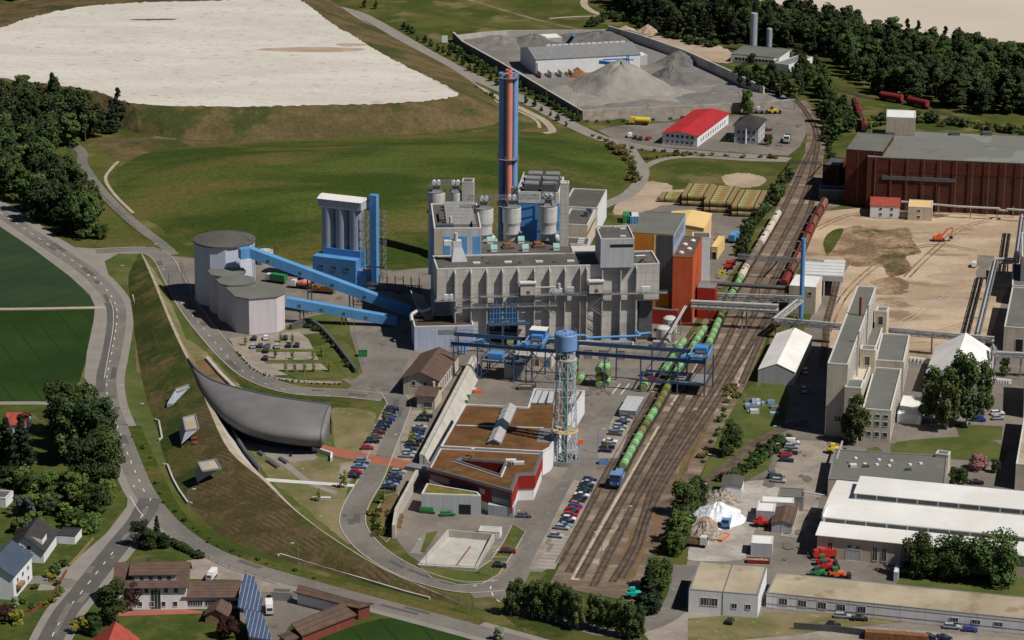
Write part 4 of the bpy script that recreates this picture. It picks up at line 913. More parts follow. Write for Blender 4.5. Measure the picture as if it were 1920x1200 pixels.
p = PD(960, 352, YB+4); bb = Bx((958, 352), (977, 353), (979, 350), p.z, 0, wt=1)
flat('filter_housing', 'small dark grey box standing beside the foot of the stacks', 'housing', bb, 'steel_grey', 'dark_steel', 'steel_grey', .3)
# ---- stack of four flues
cb = P(951.5, 506); zc = HTz(951, 137, 506)
stk = thing('chimney', 'tall bundled chimney of blue and salmon red flues', 'chimney', (cb.x, cb.y, 0))
for dx, dy, mm, dz in ((-2.35, .3, 'stack_blue', 0), (2.3, .5, 'stack_blue', 0), (0, 2.4, 'stack_red', .8), (.15, -1.7, 'stack_red', .3)):
 t = MB().lathe((cb.x+dx, cb.y+dy, 0), [(1.32, 0), (1.32, zc+dz), (1.15, zc+dz), (1.15, zc+dz-1)], mm, 24); t.build('flue', stk)
for z_, r_ in ((zc-1.6, 3.9), (HTz(951, 297, 506), 4.1), (HTz(951, 385, 506), 4.1)):
 mb = MB(); mb.lathe((cb.x, cb.y, 0), [(3.2, z_), (r_, z_), (r_, z_+.15), (3.2, z_+.15)], 'steel_grey', 20, False)
 pts = [(cb.x+r_*math.cos(a*.3927), cb.y+r_*math.sin(a*.3927), z_+.15) for a in range(17)]; rail(mb, pts, 1.2, 'steel_grey', 1.6, .08); mb.build('platform', stk)
mb = MB()
for k in range(36):
 z_ = 10+k*2.0
 if z_ < zc: mb.beam((cb.x+3.4, cb.y-.3, z_), (cb.x+3.4, cb.y+.3, z_), .07, 'stack_blue')
for k in (-.3, .3): mb.beam((cb.x+3.45, cb.y+k, 8), (cb.x+3.45, cb.y+k, zc), .08, 'stack_blue')
mb.build('ladder', stk)
# ---- white halls behind on the right
c1 = Bx((1055, 387.5), (1121, 389), (1151, 355.5), 11.6, 0, wt=.5)
h1 = flat('white_hall', 'long white walled hall with dark flat roof behind the concrete tower', 'hall', c1, 'white_wall', 'roof_grey')
c2 = Bx((1055, 420), (1102, 421), (1127, 392.5), 10.8, 0, wt=.5)
h2 = flat('cream_hall', 'lower cream sided hall with weathered roof in front of the white hall', 'hall', c2, 'cream_wall', 'roof_grey')
panel(h2, 'louvre', c2, 'right', .5, c2.lw-.5, 6.6, 7.6, 'dark_louver')
mb = MB(); mb.box(c2.pt(c2.lu-2.5, c2.lw*.6), c2.u, c2.w, 1.6, 2, 10.3, 12.4, 'dark_steel'); mb.box(c2.pt(c2.lu-2, c2.lw*.85), c2.u, c2.w, 2, 1.4, 10.3, 12.0, 'dark_steel'); mb.build('roof_vent', h2)
c3 = Bx((1048, 457), (1103, 458), (1110, 445), 6, 0, wt=.5)
h3 = flat('low_annex', 'low dark roofed annex with three small white skylights', 'annex', c3, 'light_grey_wall', 'roof_grey')
for k in range(3): MB().box(c3.pt(c3.lu-3.2, 2.5+k*2.8), c3.u, c3.w, 2.4, 1.1, 5.5, 6.1, 'white_metal').build('skylight', h3)
bd = Bx((1068, 493), (1128, 495), (1126, 473), MZ-6, 0, wt=.8)
# ---- lilac building in front left
lz = HTz(777, 612, 658); bl = Bx((777, 612), (888.5, 609.5), (880, 588), lz, 0, wt=.7)
lil = flat('lilac_annex', 'lilac grey low building with dark slot at the left foot of the plant', 'annex', bl, 'lilac_wall', 'roof_brown', 'coping', .4)
panel(lil, 'louvre', bl, 'front', bl.lu*.40, bl.lu*.70, lz-3.2, lz-1.5, 'steel_grey'); panel(lil, 'wall_seam', bl, 'front', bl.lu*.695, bl.lu*.71, 0, lz-.4, 'dark_steel')
mb = MB(); mb.pipe([PD(772, 602, YF-5), PD(771, 590, YF-3), PD(785, 581, YF), PD(793, 584, YF), PD(808, 578, YF)], .7, 'pipe_silver'); mb.build('duct', lil)
# ---- beige ground floor building in front
bz = Bx((1087, 648), (1188, 650), (1187, 640), HTz(1087, 648, 673), 0, wt=1)
bg_ = flat('beige_annex', 'low beige annex with dark gates under the blue crane beams', 'annex', bz, 'cream_wall', 'roof_grey')
for f_ in (.08, .36, .68): opening(bg_, bz, 'front', bz.lu*f_+1.5, 0.1, 2.6, 3.1, name='gate', pane='steel_grey', frame='dark_steel')
bz2 = Bx((962, 664), (1034, 670), (1036, 660), 3.8, 0, wt=1)
bg2 = flat('pump_house', 'small cream pump house with blue door behind the water tower', 'pump house', bz2, 'cream_wall', 'pale_concrete')
opening(bg2, bz2, 'front', bz2.lu*.9, .1, 1.6, 2.4, name='door', pane='blue_paint', frame='blue_paint'); opening(bg2, bz2, 'front', bz2.lu*.62, .1, 1.6, 2.6, name='door', pane='rust', frame='frame_white')
# ---- orange and red buildings
oz = HTz(1263, 439.6, 604); bo = Bx((1184.5, 435.7), (1263, 439.6), (1290.6, 400), oz, 0, wt=.45)
orh = thing('orange_hall', 'tall hall with grey roof, ochre front and dark glazed stripes', 'hall', bo.pt(10, 10))
shell(orh, bo.ring(), 0, oz, 'ochre_cladding', 'roof_green_grey', 'roof_green_grey', .15)
panel(orh, 'blue_side', bo, 'right', 0, bo.lw, 2, oz-.3, 'light_blue_panel', .1)
panel(orh, 'louvre', bo, 'right', 2, bo.lw*.8, oz-4.6, oz-1, 'steel_grey', .16)
panel(orh, 'glazing', bo, 'front', bo.lu*.60, bo.lu*.99, oz-22, oz-.5, 'dark_louver', .2)
panel(orh, 'corner_strip', bo, 'front', bo.lu*.53, bo.lu*.595, oz-22, oz-.5, 'yellow_roof', .1)
rz_ = HTz(1299.6, 481.6, 609); br = Bx((1262, 480.5), (1299.6, 481.6), (1326, 444), rz_, 0, wt=.4)
red = thing('red_tower_block', 'orange red clad block with brown roof and round skylights', 'building', br.pt(4, 10))
shell(red, br.ring(), 0, rz_, 'orange_cladding', 'roof_brown', 'rust', .3)
for k in range(4): MB().lathe(br.pt(br.lu*(.33+.3*(k % 2)), br.lw*(.18+.2*k), rz_-.3), [(.9, 0), (1.0, .5), (.5, .9)], 'white_metal', 12).build('skylight', red)
mb = MB()
for k in range(7):
 s_ = 1.5+k*2.4; o_, d_, n_, L_ = br.face('right'); mb.prism([o_+d_*s_, o_+d_*(s_+.5), o_+d_*(s_+.5)+n_*.05, o_+d_*s_+n_*.05], 3+k*1.2, 9+k*2.2, 'dark_steel')
mb.build('slot_window', red)
bw = Bx((1300, 447), (1331, 444), (1337.5, 434), HTz(1331, 444, 524), 0, wt=.3)
flat('grey_stair_block', 'narrow white walled block behind the orange red clad block', 'stair block', bw, 'white_wall', 'roof_grey', 'coping', .3)
bq = Bx((1308, 539), (1341, 540), (1348, 530), HTz(1308, 539, 597), 0, wt=.5)
rb = flat('red_annex', 'small bright red box building with grey roof at the foot of the orange block', 'annex', bq, 'red_cladding', 'steel_grey', 'steel_grey', .2)
panel(rb, 'louvre', bq, 'front', bq.lu*.12, bq.lu*.65, bq.zt-5.2, bq.zt-4.3, 'black')
bq2 = Bx((1200, 577), (1270, 581), (1276, 570), HTz(1200, 577, 606), 0, wt=.6)
flat('dark_red_annex', 'long low dark red building with pipe rack on its grey roof', 'annex', bq2, 'crimson_cladding', 'roof_grey', 'steel_grey', .4)
bq3 = Bx((1237, 528), (1262, 531), (1270, 515), HTz(1237, 529, 603), 0, wt=.7)
flat('dark_red_block', 'dark red block under the glazed stripes with one slit window', 'block', bq3, 'crimson_cladding', 'orange_cladding', 'orange_cladding', .2)
by = Bx((1245, 424), (1320, 428), (1337, 401), 7.0, 0, wt=.5)
yb_ = gable('yellow_hall', 'low hall with pale yellow roof behind the grey roofed hall', 'hall', by, 1.0, 'yellow_roof', 'yellow_roof', 'w', .3)
bys = Bx((1334, 462), (1345, 463.5), (1351.5, 442), 5.2, 0, wt=.3)
ys = flat('yellow_shed', 'small yellow shed beside the sidings', 'shed', bys, 'yellow_roof', 'yellow_roof', 'yellow_roof', .2); opening(ys, bys, 'front', bys.lu/2, .1, 1.6, 3, name='gate', pane='black')
for (x, y, mm, lab) in ((1176, 415, 'green_paint', 'dark green container behind the grey roofed hall'), (1189, 416, 'blue_paint', 'blue container with white top behind the grey roofed hall')):
 p = P(x, y); t = thing('shipping_container', lab, 'container', p, 'containers behind the halls'); mb = MB(); mb.box(p, Vector((1, 0, 0)), Vector((0, 1, 0)), 3.4, 7, 0, 3.2, mm, 'white_metal' if 'blue' in mm else mm); mb.build('box', t)
 mb = MB()
 for k in range(3): mb.box(p+Vector((-1.1+k*1.1, -3.53, 0)), Vector((1, 0, 0)), Vector((0, 1, 0)), .12, .06, .2, 3, 'dark_steel')
 mb.build('door', t)
# ---- lime silos
zh = HTz(677, 377.6, 537); bh = Bx((594.8, 369.3), (677.3, 377.6), (694, 370), zh, zh-4, wt=.75)
lime = thing('silo_group', 'three white lime silos under a white top house on a blue base', 'silos', bh.pt(8, 4))
hz = HTz(677, 396, 537)
mb = MB(); mb.prism(bh.ring(), hz, zh-.6, 'light_grey_wall'); mb.build('top_house', lime)
mb = MB(); fr(mb, bh.pt(bh.lu/2, bh.lw/2), bh.u, bh.w, bh.lu+.5, bh.lw+.5, zh-.6, bh.lu+.3, bh.lw*.3, zh+.5, 'roof_white'); mb.build('roof', lime)
bzt = HTz(666.3, 489.4, 543)
for k in range(3):
 c = bh.pt(bh.lu*(.19+.315*k), bh.lw*.42); MB().lathe(c, [(2.8, bzt-.5), (2.8, hz+.2)], 'silo_grey', 24).build('silo', lime)
mb = MB(); bb1 = Bx((586.6, 479), (666.3, 489.4), (678, 480), bzt, 0, wt=.8)
mb.prism(bb1.ring(), 0, bzt, 'blue_panel', 'blue_paint'); q = [bb1.pt(bb1.lu*.14, bb1.lw*.55), bb1.pt(bb1.lu+.1, bb1.lw*.55), bb1.pt(bb1.lu+.1, bb1.lw+2.5), bb1.pt(bb1.lu*.14, bb1.lw+2.5)]; mb.prism(q, .3, bzt+2.6, 'blue_panel')
q = [bb1.pt(bb1.lu+.05, 1.2), bb1.pt(bb1.lu+4, 1.2), bb1.pt(bb1.lu+4, 5), bb1.pt(bb1.lu+.05, 5)]; mb.prism(q, .2, 7.0, 'blue_panel', 'steel_grey'); mb.build('base_building', lime)
for k in range(3): opening(lime, bb1, 'front', bb1.lu*(.2+.3*k), bzt-4.5, 1.8, 1.4, pane='dark_steel', frame='blue_panel')
tb = P(702, 531); et = thing('elevator_tower', 'blue bucket elevator tower beside the lime silos', 'elevator', tb); ez = HTz(702, 365, 531)
MB().box(tb, bh.u, bh.w, 2.9, 2.6, 0, ez, 'blue_paint').build('shaft', et); MB().box(tb-bh.u*1.9, bh.u, bh.w, 1.2, 2.2, ez-6, ez-2.5, 'blue_panel').build('drive_head', et)
def lattice(name, label, cat, c, u_, w_, a, b_, z0, z1, m, n, t=.18, grp=None):
 r = thing(name, label, cat, c, grp); mb = MB(); cs = [c+u_*(i*a/2)+w_*(j*b_/2) for i, j in ((-1, -1), (1, -1), (1, 1), (-1, 1))]
 for q in cs: mb.beam((q.x, q.y, z0), (q.x, q.y, z1), t, m)
 mb.build('post', r); mb = MB()
 for k in range(n):
  za = z0+(z1-z0)*k/n; zb_ = z0+(z1-z0)*(k+1)/n
  for i in range(4):
   p, q = cs[i], cs[(i+1) % 4]
   if k % 2: p, q = q, p
   mb.beam((p.x, p.y, za), (q.x, q.y, zb_), t*.6, m); mb.beam((p.x, p.y, zb_), (q.x, q.y, zb_), t*.6, m)
 mb.build('bracing', r); return r
lattice('stair_tower', 'grey lattice stair tower right of the blue elevator', 'stair tower', P(716, 524), bh.u, bh.w, 2.4, 3, 0, HTz(716, 396, 524), 'steel_grey', 16)
lattice('stair_tower', 'dark lattice stair frame between lime silos and elevator', 'stair tower', P(687, 536), bh.u, bh.w, 1.8, 2.2, 8, HTz(687, 398, 536), 'steel_grey', 12, .14)
# ---- round bunkers
def faceted(name, label, px, z, cone=0, mats=('lilac_panel', 'roof_green_grey'), grp=None):
 pts = [P(x, y, z) for x, y in px]; c = sum(pts, Vector())/len(pts)
 r = thing(name, label, 'silo', (c.x, c.y, 0), grp); MB().prism(pts, 0, z, mats[0]).build('wall', r)
 o = inset(pts, -.35); mb = MB(); n = len(o); c = sum(o, Vector())/n
 if V2(o[1]-o[0]).cross(V2(o[2]-o[1])).z < 0: o = o[::-1]
 mb.add([Vector((p.x, p.y, z)) for p in o]+[Vector((p.x, p.y, z+.35)) for p in o], [(i, (i+1) % n, n+(i+1) % n, n+i) for i in range(n)], mats[1])
 mb.add([Vector((p.x, p.y, z+.35)) for p in o]+[Vector((c.x, c.y, z+.35+cone))], [(i, (i+1) % n, n) for i in range(n)], mats[1]); mb.build('roof', r); return r
cc = P(423, 561); rr = 11.1; z_ = 22.6
px12 = [(cc.x+rr*math.cos(k*math.pi/6+.12), cc.y+rr*math.sin(k*math.pi/6+.12)) for k in range(12)]
big = thing('large_silo', 'largest round silo with pale panels and cone roof', 'silo', (cc.x, cc.y, 0)); MB().prism(px12, 0, z_, 'pale_blue_panel').build('wall', big)
mb = MB(); n = 24; ring_ = [Vector((cc.x+(rr+.4)*math.cos(k*6.2832/n), cc.y+(rr+.4)*math.sin(k*6.2832/n), z_)) for k in range(n)]
mb.add(ring_+[v+Vector((0, 0, .5)) for v in ring_], [(i, (i+1) % n, n+(i+1) % n, n+i) for i in range(n)], 'roof_grey'); mb.add([v+Vector((0, 0, .5)) for v in ring_]+[Vector((cc.x, cc.y, z_+2.2))], [(i, (i+1) % n, n) for i in range(n)], 'roof_grey'); mb.build('roof', big)
lattice('ladder_tower', 'slim ladder tower with white lamp on the right of the largest silo', 'ladder tower', P(475, 566), Vector((1, 0, 0)), Vector((0, 1, 0)), 1.3, 1.3, 0, 25, 'steel_grey', 12, .12)
faceted('faceted_silo', 'pale many sided silo, rear one of the three low silos', [(391,509),(398,517),(415,519.5),(445,517.5),(460,511),(455,504),(435,500),(408,500)], 14.3, .5, grp='low many sided silos')
faceted('faceted_silo', 'pale many sided silo, middle one of the three low silos', [(407,526),(414,533),(428,536),(458,535),(477.5,529.5),(474,521),(450,516),(425,517)], 14, .5, grp='low many sided silos')
faceted('faceted_silo', 'widest pale many sided silo nearest the car park', [(423,539),(442,557),(466.6,561.5),(518.7,557),(533.5,550),(527,539),(500,533.5),(466,531)], 13.2, .5, grp='low many sided silos')
# ---- conveyor bridges
def conveyor(label, pts, h, wd, posts, grp='blue conveyor bridges'):
 r = thing('conveyor_bridge', label, 'conveyor', (pts[0].x, pts[0].y, 0), grp); W3 = pts; mb = MB()
 for a, b_ in zip(W3[:-1], W3[1:]):
  d = V2(b_-a).normalized(); s_ = Vector((-d.y, d.x, 0))*wd/2; D = Vector((0, 0, h))
  vs = [a-s_-D, b_-s_-D, b_+s_-D, a+s_-D, a-s_, b_-s_, b_+s_, a+s_]
  mb.add(vs, [(3, 2, 1, 0), (4, 5, 6, 7), (0, 1, 5, 4), (1, 2, 6, 5), (2, 3, 7, 6), (3, 0, 4, 7)], 'blue_paint')
 mb.build('casing', r)
 a, b_ = W3[-2], W3[-1]; A0 = W3[0]
 mb = MB(); a, b_ = (W3[1], W3[-1]) if len(W3) > 2 else (W3[0], W3[-1]); d = V2(b_-a).normalized(); nrm = Vector((d.y, -d.x, 0))
 if nrm.y > 0: nrm = -nrm
 for k in range(4):
  c = a.lerp(b_, .12+.2*k)+nrm*(wd/2+.03)-Vector((0, 0, h*.62)); mb.prism([c-d*.6, c+d*.6, c+d*.6+nrm*.05, c-d*.6+nrm*.05], c.z-.4, c.z+.6, 'dark_steel')
 mb.build('hatch', r)
 mb = MB()
 for t in posts:
  c = a.lerp(b_, t)
  for k in (-1, 1): mb.beam((c.x, c.y+k, 0), (c.x, c.y+k*.8, c.z-h), .35, 'dark_steel'); mb.beam((c.x+1.5, c.y+k, 0), (c.x+1.2, c.y+k*.8, c.z-h), .3, 'dark_steel')
  mb.beam((c.x, c.y-1, c.z*.2), (c.x, c.y+1, c.z*.6), .16, 'dark_steel')
 mb.build('trestle', r); return r
conveyor('long blue conveyor sloping from the largest silo down to the plant', [P(449, 466.5, 23.5), P(468, 463, 23.8), P(770, 575, 4.4)], 3.7, 3.2, (.36, .62))
conveyor('lower blue conveyor from the widest silo to the plant', [P(537, 557, 9.8), P(745, 594, 3.5)], 3.3, 3.0, (.12, .5))
bridge_ = thing('conveyor_trestle', 'dark steel pipe trestle between lime silos and the concrete plant', 'trestle', P(700, 528)); mb = MB(); truss(mb, P(690, 541, 5.5), P(790, 548, 5.5), 2.0, 2.6, 'dark_steel', 16, .25); mb.tube(P(690, 541, 7), P(790, 548, 7), .5, 'dark_steel'); mb.prism([P(686, 540), P(722, 543), P(722, 541.5), P(686, 538.5)], 8.2, 8.5, 'pale_concrete'); mb.build('girder', bridge_)
for k in range(7): q = P(696+k*15, 541.5+k); MB().beam(q, q+Z3*5.6, .35, 'dark_steel').build('post', bridge_)
t = thing('riser_pipes', 'bundle of grey pipes climbing the left end of the concrete plant', 'pipework', P(800, 640))
for k in range(5): MB().pipe([PD(770+k*5, 545+k*2, YF+6), PD(782+k*5, 575, YF+2), PD(800+k*3, 600, YF-1)], .28, 'steel_grey').build('pipe', t)
c = P(497, 494); t = thing('round_tank', 'small white round tank half hidden behind the long conveyor', 'tank', c); MB().lathe(c, [(3.2, 0), (3.2, 5.2), (.4, 5.8)], 'silo_white', 24).build('vessel', t); mb = MB(); rail(mb, [(c.x+3.2*math.cos(k*.52), c.y+3.2*math.sin(k*.52), 5.2) for k in range(13)], 1.0); mb.build('railing', t)
# ================================================================ water tower
X_ = Vector((1, 0, 0)); Y_ = Vector((0, 1, 0)); Z_ = Vector((0, 0, 1))
wb = P(1058, 867); wt_ = thing('water_tower', 'water tower with blue tank on a white lattice frame', 'water tower', wb)
zt = HT(1055, 653, 867); zr = HT(1055, 626, 867)
mb = MB(); mb.lathe(wb, [(3.3, zt-.25), (3.55, zt), (3.55, zr), (3.3, zr+.35), (.5, zr+.75), (.5, zr+1.3)], 'tank_blue', 36); mb.build('tank', wt_)
mb = MB(); rail(mb, [(wb.x+3.4*math.cos(k*.3927), wb.y+3.4*math.sin(k*.3927), zr+.2) for k in range(17)], 1.1, 'steel_grey', 2, .07); mb.build('railing', wt_)
def leg(k, z):
 a = k*math.pi/4+.2; t = z/zt; r = 4.3*(1-t)+2.9*t; return Vector((wb.x+r*math.cos(a), wb.y+r*math.sin(a), z))
for k in range(8): MB().beam(leg(k, 0), leg(k, zt-.2), .24, 'lattice_white').build('leg', wt_)
mb = MB(); lv = [0, 5.2, 10.5, 16.5, 22.5, 28.5, 34.0, zt-.3]
for i in range(len(lv)-1):
 for k in range(8):
  mb.beam(leg(k, lv[i]), leg(k+1, lv[i+1]), .12, 'lattice_white'); mb.beam(leg(k+1, lv[i]), leg(k, lv[i+1]), .12, 'lattice_white'); mb.beam(leg(k, lv[i+1]), leg(k+1, lv[i+1]), .16, 'lattice_white')
mb.build('bracing', wt_)
for z in (10.5, 34.0):
 mb = MB(); r = 4.4*(1-z/zt)+3.0*z/zt+.35; mb.lathe((wb.x, wb.y, 0), [(1.0, z), (r, z), (r, z+.35), (r-.1, z+.38), (1, z+.15)], 'yellow_deck' if z < 20 else 'pale_concrete', 16, False); mb.build('deck', wt_)
mb = MB()
for k in range(4):
 p = wb+Vector((math.cos(k*1.57+.5)*.7, math.sin(k*1.57+.5)*.7, 0)); mb.beam(p, p+Z_*(zt-.5), .28, 'lattice_teal')
for k in range(24):
 a = k*1.0; mb.beam(wb+Vector((math.cos(a), math.sin(a), 0))*.8+Z_*(1+k*1.5), wb+Vector((math.cos(a+1.5), math.sin(a+1.5), 0))*.8+Z_*(2.2+k*1.5), .16, 'lattice_teal')
mb.tube(wb+X_*.2, wb+X_*.2+Z_*zt, .28, 'pipe_silver'); mb.build('riser', wt_)
mb = MB(); mb.lathe(wb, [(4.75, 0), (4.75, 1.5), (4.45, 1.5), (4.45, .2)], 'steel_grey', 36, False, mt='yard_paving'); mb.build('base_ring', wt_)
# ================================================================ crane gantry
GZ = 12.2
gp = lambda x, y: P(x, y)
fa, fb = P(845, 708), P(1322, 744.5)
gd = V2(fb-fa).normalized(); gn = Vector((-gd.y, gd.x, 0)); gw = 10.8
gan = thing('crane_gantry', 'long dark blue crane runway on steel posts across the yard and tracks', 'crane gantry', fa)
GL = (fb-fa).length
for j, nm in ((0, 'front'), (gw, 'rear')):
 mb = MB(); a = fa+gn*j+Z_*GZ; b = fb+gn*j+Z_*GZ
 if j: a = a-gd*1.5
 mb.beam(a, b, .5, 'gantry_blue', 1.3); rail(mb, [a+Z_*.65-gn*.5*(1 if j == 0 else -1), b+Z_*.65-gn*.5*(1 if j == 0 else -1)], 1, 'gantry_blue', 3, .08); mb.build('runway_beam', gan)
def gs(x, y): return (V2(P(x, y))-V2(fa)).dot(gd)
for x, y in ((850, 708.5), (895, 712), (962, 719), (996, 721), (1132, 731), (1201, 734), (1269.5, 741), (1320, 744.5)):
 s_ = gs(x, y); MB().beam(fa+gd*s_, fa+gd*s_+Z_*(GZ-.6), .5, 'gantry_blue').build('post', gan)
for x, y in ((845, 690), (905, 694), (1010, 702), (1072, 706), (1145, 711), (1213, 714), (1280, 718), (1329, 722)):
 s_ = gs(x, y+18); MB().beam(fa+gn*gw+gd*s_, fa+gn*gw+gd*s_+Z_*(GZ-.6), .5, 'gantry_blue').build('post', gan)
mb = MB()
a = fa+gd*gs(1201, 734); b = fa+gd*gs(1320, 744.5)
for z in (4.2,):
 for j in (0, gw): mb.beam(a+gn*j+Z_*z, b+gn*j+Z_*z, .45, 'gantry_blue', .7)
 for k in range(5): q = a.lerp(b, k/4); mb.beam(q+Z_*z, q+gn*gw+Z_*z, .3, 'gantry_blue')
mb.prism([b-gd*12+gn*.5, b+gn*.5, b+gn*(gw-.5), b-gd*12+gn*(gw-.5)], 4.4, 4.6, 'steel_grey')
for k in range(4):
 q0 = a.lerp(b, k/4); q1 = a.lerp(b, (k+1)/4)
 mb.beam(q0+Z_*4.5, q1+Z_*(GZ-.6), .22, 'gantry_blue') if k > 1 else None; mb.beam(q0+gn*gw+Z_*4.5, q1+gn*gw+Z_*(GZ-.6), .22, 'gantry_blue')
mb.build('bracing_frame', gan)
mb = MB()
p = lambda x, y, j=0: fa+gd*gs(x, y)+gn*j
for (x0, y0, x1, y1) in ((962, 719, 996, 721), (996, 721, 1035, 724), (895, 712, 962, 719)):
 for j in (0, gw): mb.beam(p(x0, y0, j)+Z_*.5, p(x1, y1, j)+Z_*(GZ-1), .25, 'gantry_blue'); mb.beam(p(x0, y0, j)+Z_*(GZ-1), p(x1, y1, j)+Z_*5, .22, 'gantry_blue')
for x, y in ((962, 719), (996, 721), (1132, 731), (895, 712)): mb.beam(p(x, y)+Z_*(GZ-.8), p(x, y, gw)+Z_*(GZ-.8), .3, 'gantry_blue'); mb.beam(p(x, y)+Z_*1, p(x, y, gw)+Z_*(GZ-1), .18, 'gantry_blue')
for k in range(10):   # stairs
 mb.beam(p(968+k*2, 719, 1)+Z_*(2+k), p(970+k*2, 719, 2.4)+Z_*(2+k), .2, 'steel_grey')
mb.build('cross_bracing', gan)
plf = thing('tipping_platform', 'blue steel platform with railings under the left end of the crane runway', 'platform', p(900, 712, 2))
mb = MB(); q = [p(902, 712, .8), p(985, 719, .8), p(985, 719, gw-1), p(902, 712, gw-1)]; mb.prism(q, 6.2, 6.6, 'gantry_blue', 'steel_grey'); mb.build('deck', plf)
mb = MB(); rail(mb, [Vector((*v.xy, 6.6)) for v in q+[q[0]]], 1.2, 'gantry_blue', 1.5, .1); mb.build('railing', plf)
for v in q: MB().beam(Vector((*v.xy, 0)), Vector((*v.xy, 6.2)), .4, 'gantry_blue').build('post', plf)
mb = MB(); mb.box(p(925, 713, 5), gd, gn, 5, 4, 6.6, 8.6, 'blue_panel'); mb.build('machine_box', plf); mb = MB(); mb.box(p(958, 716, 5.5), gd, gn, 6, 5, 0, 5.2, 'steel_grey', 'dark_steel'); mb.build('press', plf)
def crab(x, y, label, cab):
 s_ = gs(x, y); c = fa+gd*s_; t = thing('crane_crab', label, 'crane', c+Z_*GZ, 'gantry crane crabs')
 mb = MB()
 for k in (-2.6, 2.6): mb.beam(c+gd*k-gn*.6+Z_*(GZ+1.1), c+gd*k+gn*(gw+.6)+Z_*(GZ+1.1), .7, 'crab_blue', 1.0)
 for j in (.6, gw-.6): mb.beam(c-gd*3+gn*j+Z_*(GZ+1.1), c+gd*3+gn*j+Z_*(GZ+1.1), .6, 'crab_blue', .9)
 mb.build('bridge', t); mb = MB(); mb.box(c+gn*gw*.62, gd, gn, 3.8, 4.2, GZ+1.6, GZ+3.4, 'blue_panel'); mb.tube(c-gd*1.6+gn*3+Z_*(GZ+2.2), c+gd*1.6+gn*3+Z_*(GZ+2.2), .6, 'dark_steel'); mb.build('winch', t)
 mb = MB(); pts = [c-gd*3-gn*.8, c+gd*3-gn*.8, c+gd*3+gn*(gw+.8), c-gd*3+gn*(gw+.8)]; rail(mb, [Vector((*v.xy, GZ+1.6)) for v in pts+[pts[0]]], 1.2, 'light_blue_panel', 1.4, .13); mb.build('railing', t)
 if cab:
  mb = MB(); mb.box(c+gn*(gw-2), gd, gn, 5.2, 4, GZ+1.6, GZ+4.6, 'blue_panel'); mb.build('cabin', t); mb = MB(); mb.box(c+gn*(gw-2), gd, gn, 5.8, 4.6, GZ+4.6, GZ+4.85, 'roof_white'); mb.build('roof', t)
 mb = MB(); mb.box(c-gd*5+gn*4.5, gd, gn, 3.4, 3.2, GZ-1.8, GZ+.2, 'blue_panel'); mb.beam(c-gd*5+gn*4.5+Z_*(GZ+.2), c-gd*2+gn*4.5+Z_*(GZ+1), .4, 'blue_panel'); mb.build('grab', t)
crab(999, 721, 'blue crane crab with a white roofed cabin above the yard', True); crab(1308, 744, 'open blue crane crab over the railway tracks', False)
def pipes(name, label, runs, r, mm, grp=None, posts=None):
 t = thing(name, label, 'pipework', runs[0][0], grp)
 for run in runs: MB().pipe(run, r, mm, 10).build('pipe', t)
 if posts:
  mb = MB()
  for q in posts: mb.beam((q.x, q.y, 0), q, .3, 'steel_grey')
  mb.build('support', t)
 return t
yf = m.pt(0, -3.6);
def fp(x, z, j=-3.2): return m.pt(proj_s(x, 500), j, z)
pipes('blue_pipeline', 'bright blue pipeline along the foot of the concrete hall', [[fp(1017, 3.2), fp(1097, 3.4), fp(1103, 2.4), fp(1204, 2.6), fp(1196, 4.2, -1)], [fp(1045, 2.2, -4.5), fp(1060, 2.2, -4.5), fp(1100, 1.2, -4.5), fp(1180, 1.2, -4.5)], [fp(1200, 2.2, 0), fp(1226, 2.6, 0), fp(1227, .2, 0)]], .45, 'blue_paint', posts=[fp(1050, 3), fp(1110, 2), fp(1150, 2), fp(1185, 2)])
pipes('blue_pipeline', 'bright blue pipe bundle on frames in front of the lilac annex', [[PD(842, 649, YF-14), PD(862, 645, YF-14), PD(905, 636, YF-12), PD(908, 645, YF-12), PD(918, 645, YF-12)], [PD(866, 648, YF-15), PD(866, 662, YF-15)], [PD(872, 648, YF-15), PD(872, 662, YF-15)], [PD(1020, 640, YF-14), PD(1040, 640, YF-14)]], .42, 'blue_paint', posts=[PD(846, 649, YF-14), PD(860, 645, YF-14), PD(905, 637, YF-12)])
for (x, yb_, yt, r, lab) in ((1244, 640, 611, 2.55, 'white tank nearer to the crane runway'), (1256, 622, 593, 2.5, 'white tank behind the nearer tank')):
 c = P(x, yb_); z = HT(x, yt, yb_); t = thing('storage_tank', lab, 'tank', c, 'white tanks beside the concrete hall'); MB().lathe(c, [(r, 0), (r, z-.7), (r*.75, z-.2), (.2, z)], 'silo_white', 24).build('vessel', t)
 mb = MB(); mb.beam(c+X_*(r+.1), c+X_*(r+.1)+Z_*z, .15, 'steel_grey'); mb.beam(c+X_*(r+.1)+Y_*.5, c+X_*(r+.1)+Y_*.5+Z_*z, .15, 'steel_grey'); mb.build('ladder', t)
for i, (x, y) in enumerate(((1230, 650), (1243, 651))):
 t = tag(MB().box(P(x, y), gd, gn, 2.4, 2.2, 0, 2.0, 'steel_grey').box(P(x, y), gd, gn, 2.1, 1.9, 2.0, 2.15, 'pipe_silver').build('skip', origin=P(x, y)), ('left' if i == 0 else 'right')+' one of two grey lidded boxes in front of the white tanks', 'skip', 'grey boxes by the tanks')
pipes('inclined_pipe', 'white inclined pipe frame leaning over the white tanks', [[P(1254, 626, 6), P(1284, 574, 8.5)], [P(1257, 626, 6), P(1287, 574, 8.5)], [P(1262, 640, .5), P(1263, 612, 7)], [P(1270, 640, .5), P(1264, 645, .8)]], .28, 'pipe_silver', posts=[P(1277, 588, 8), P(1266, 605, 7)])
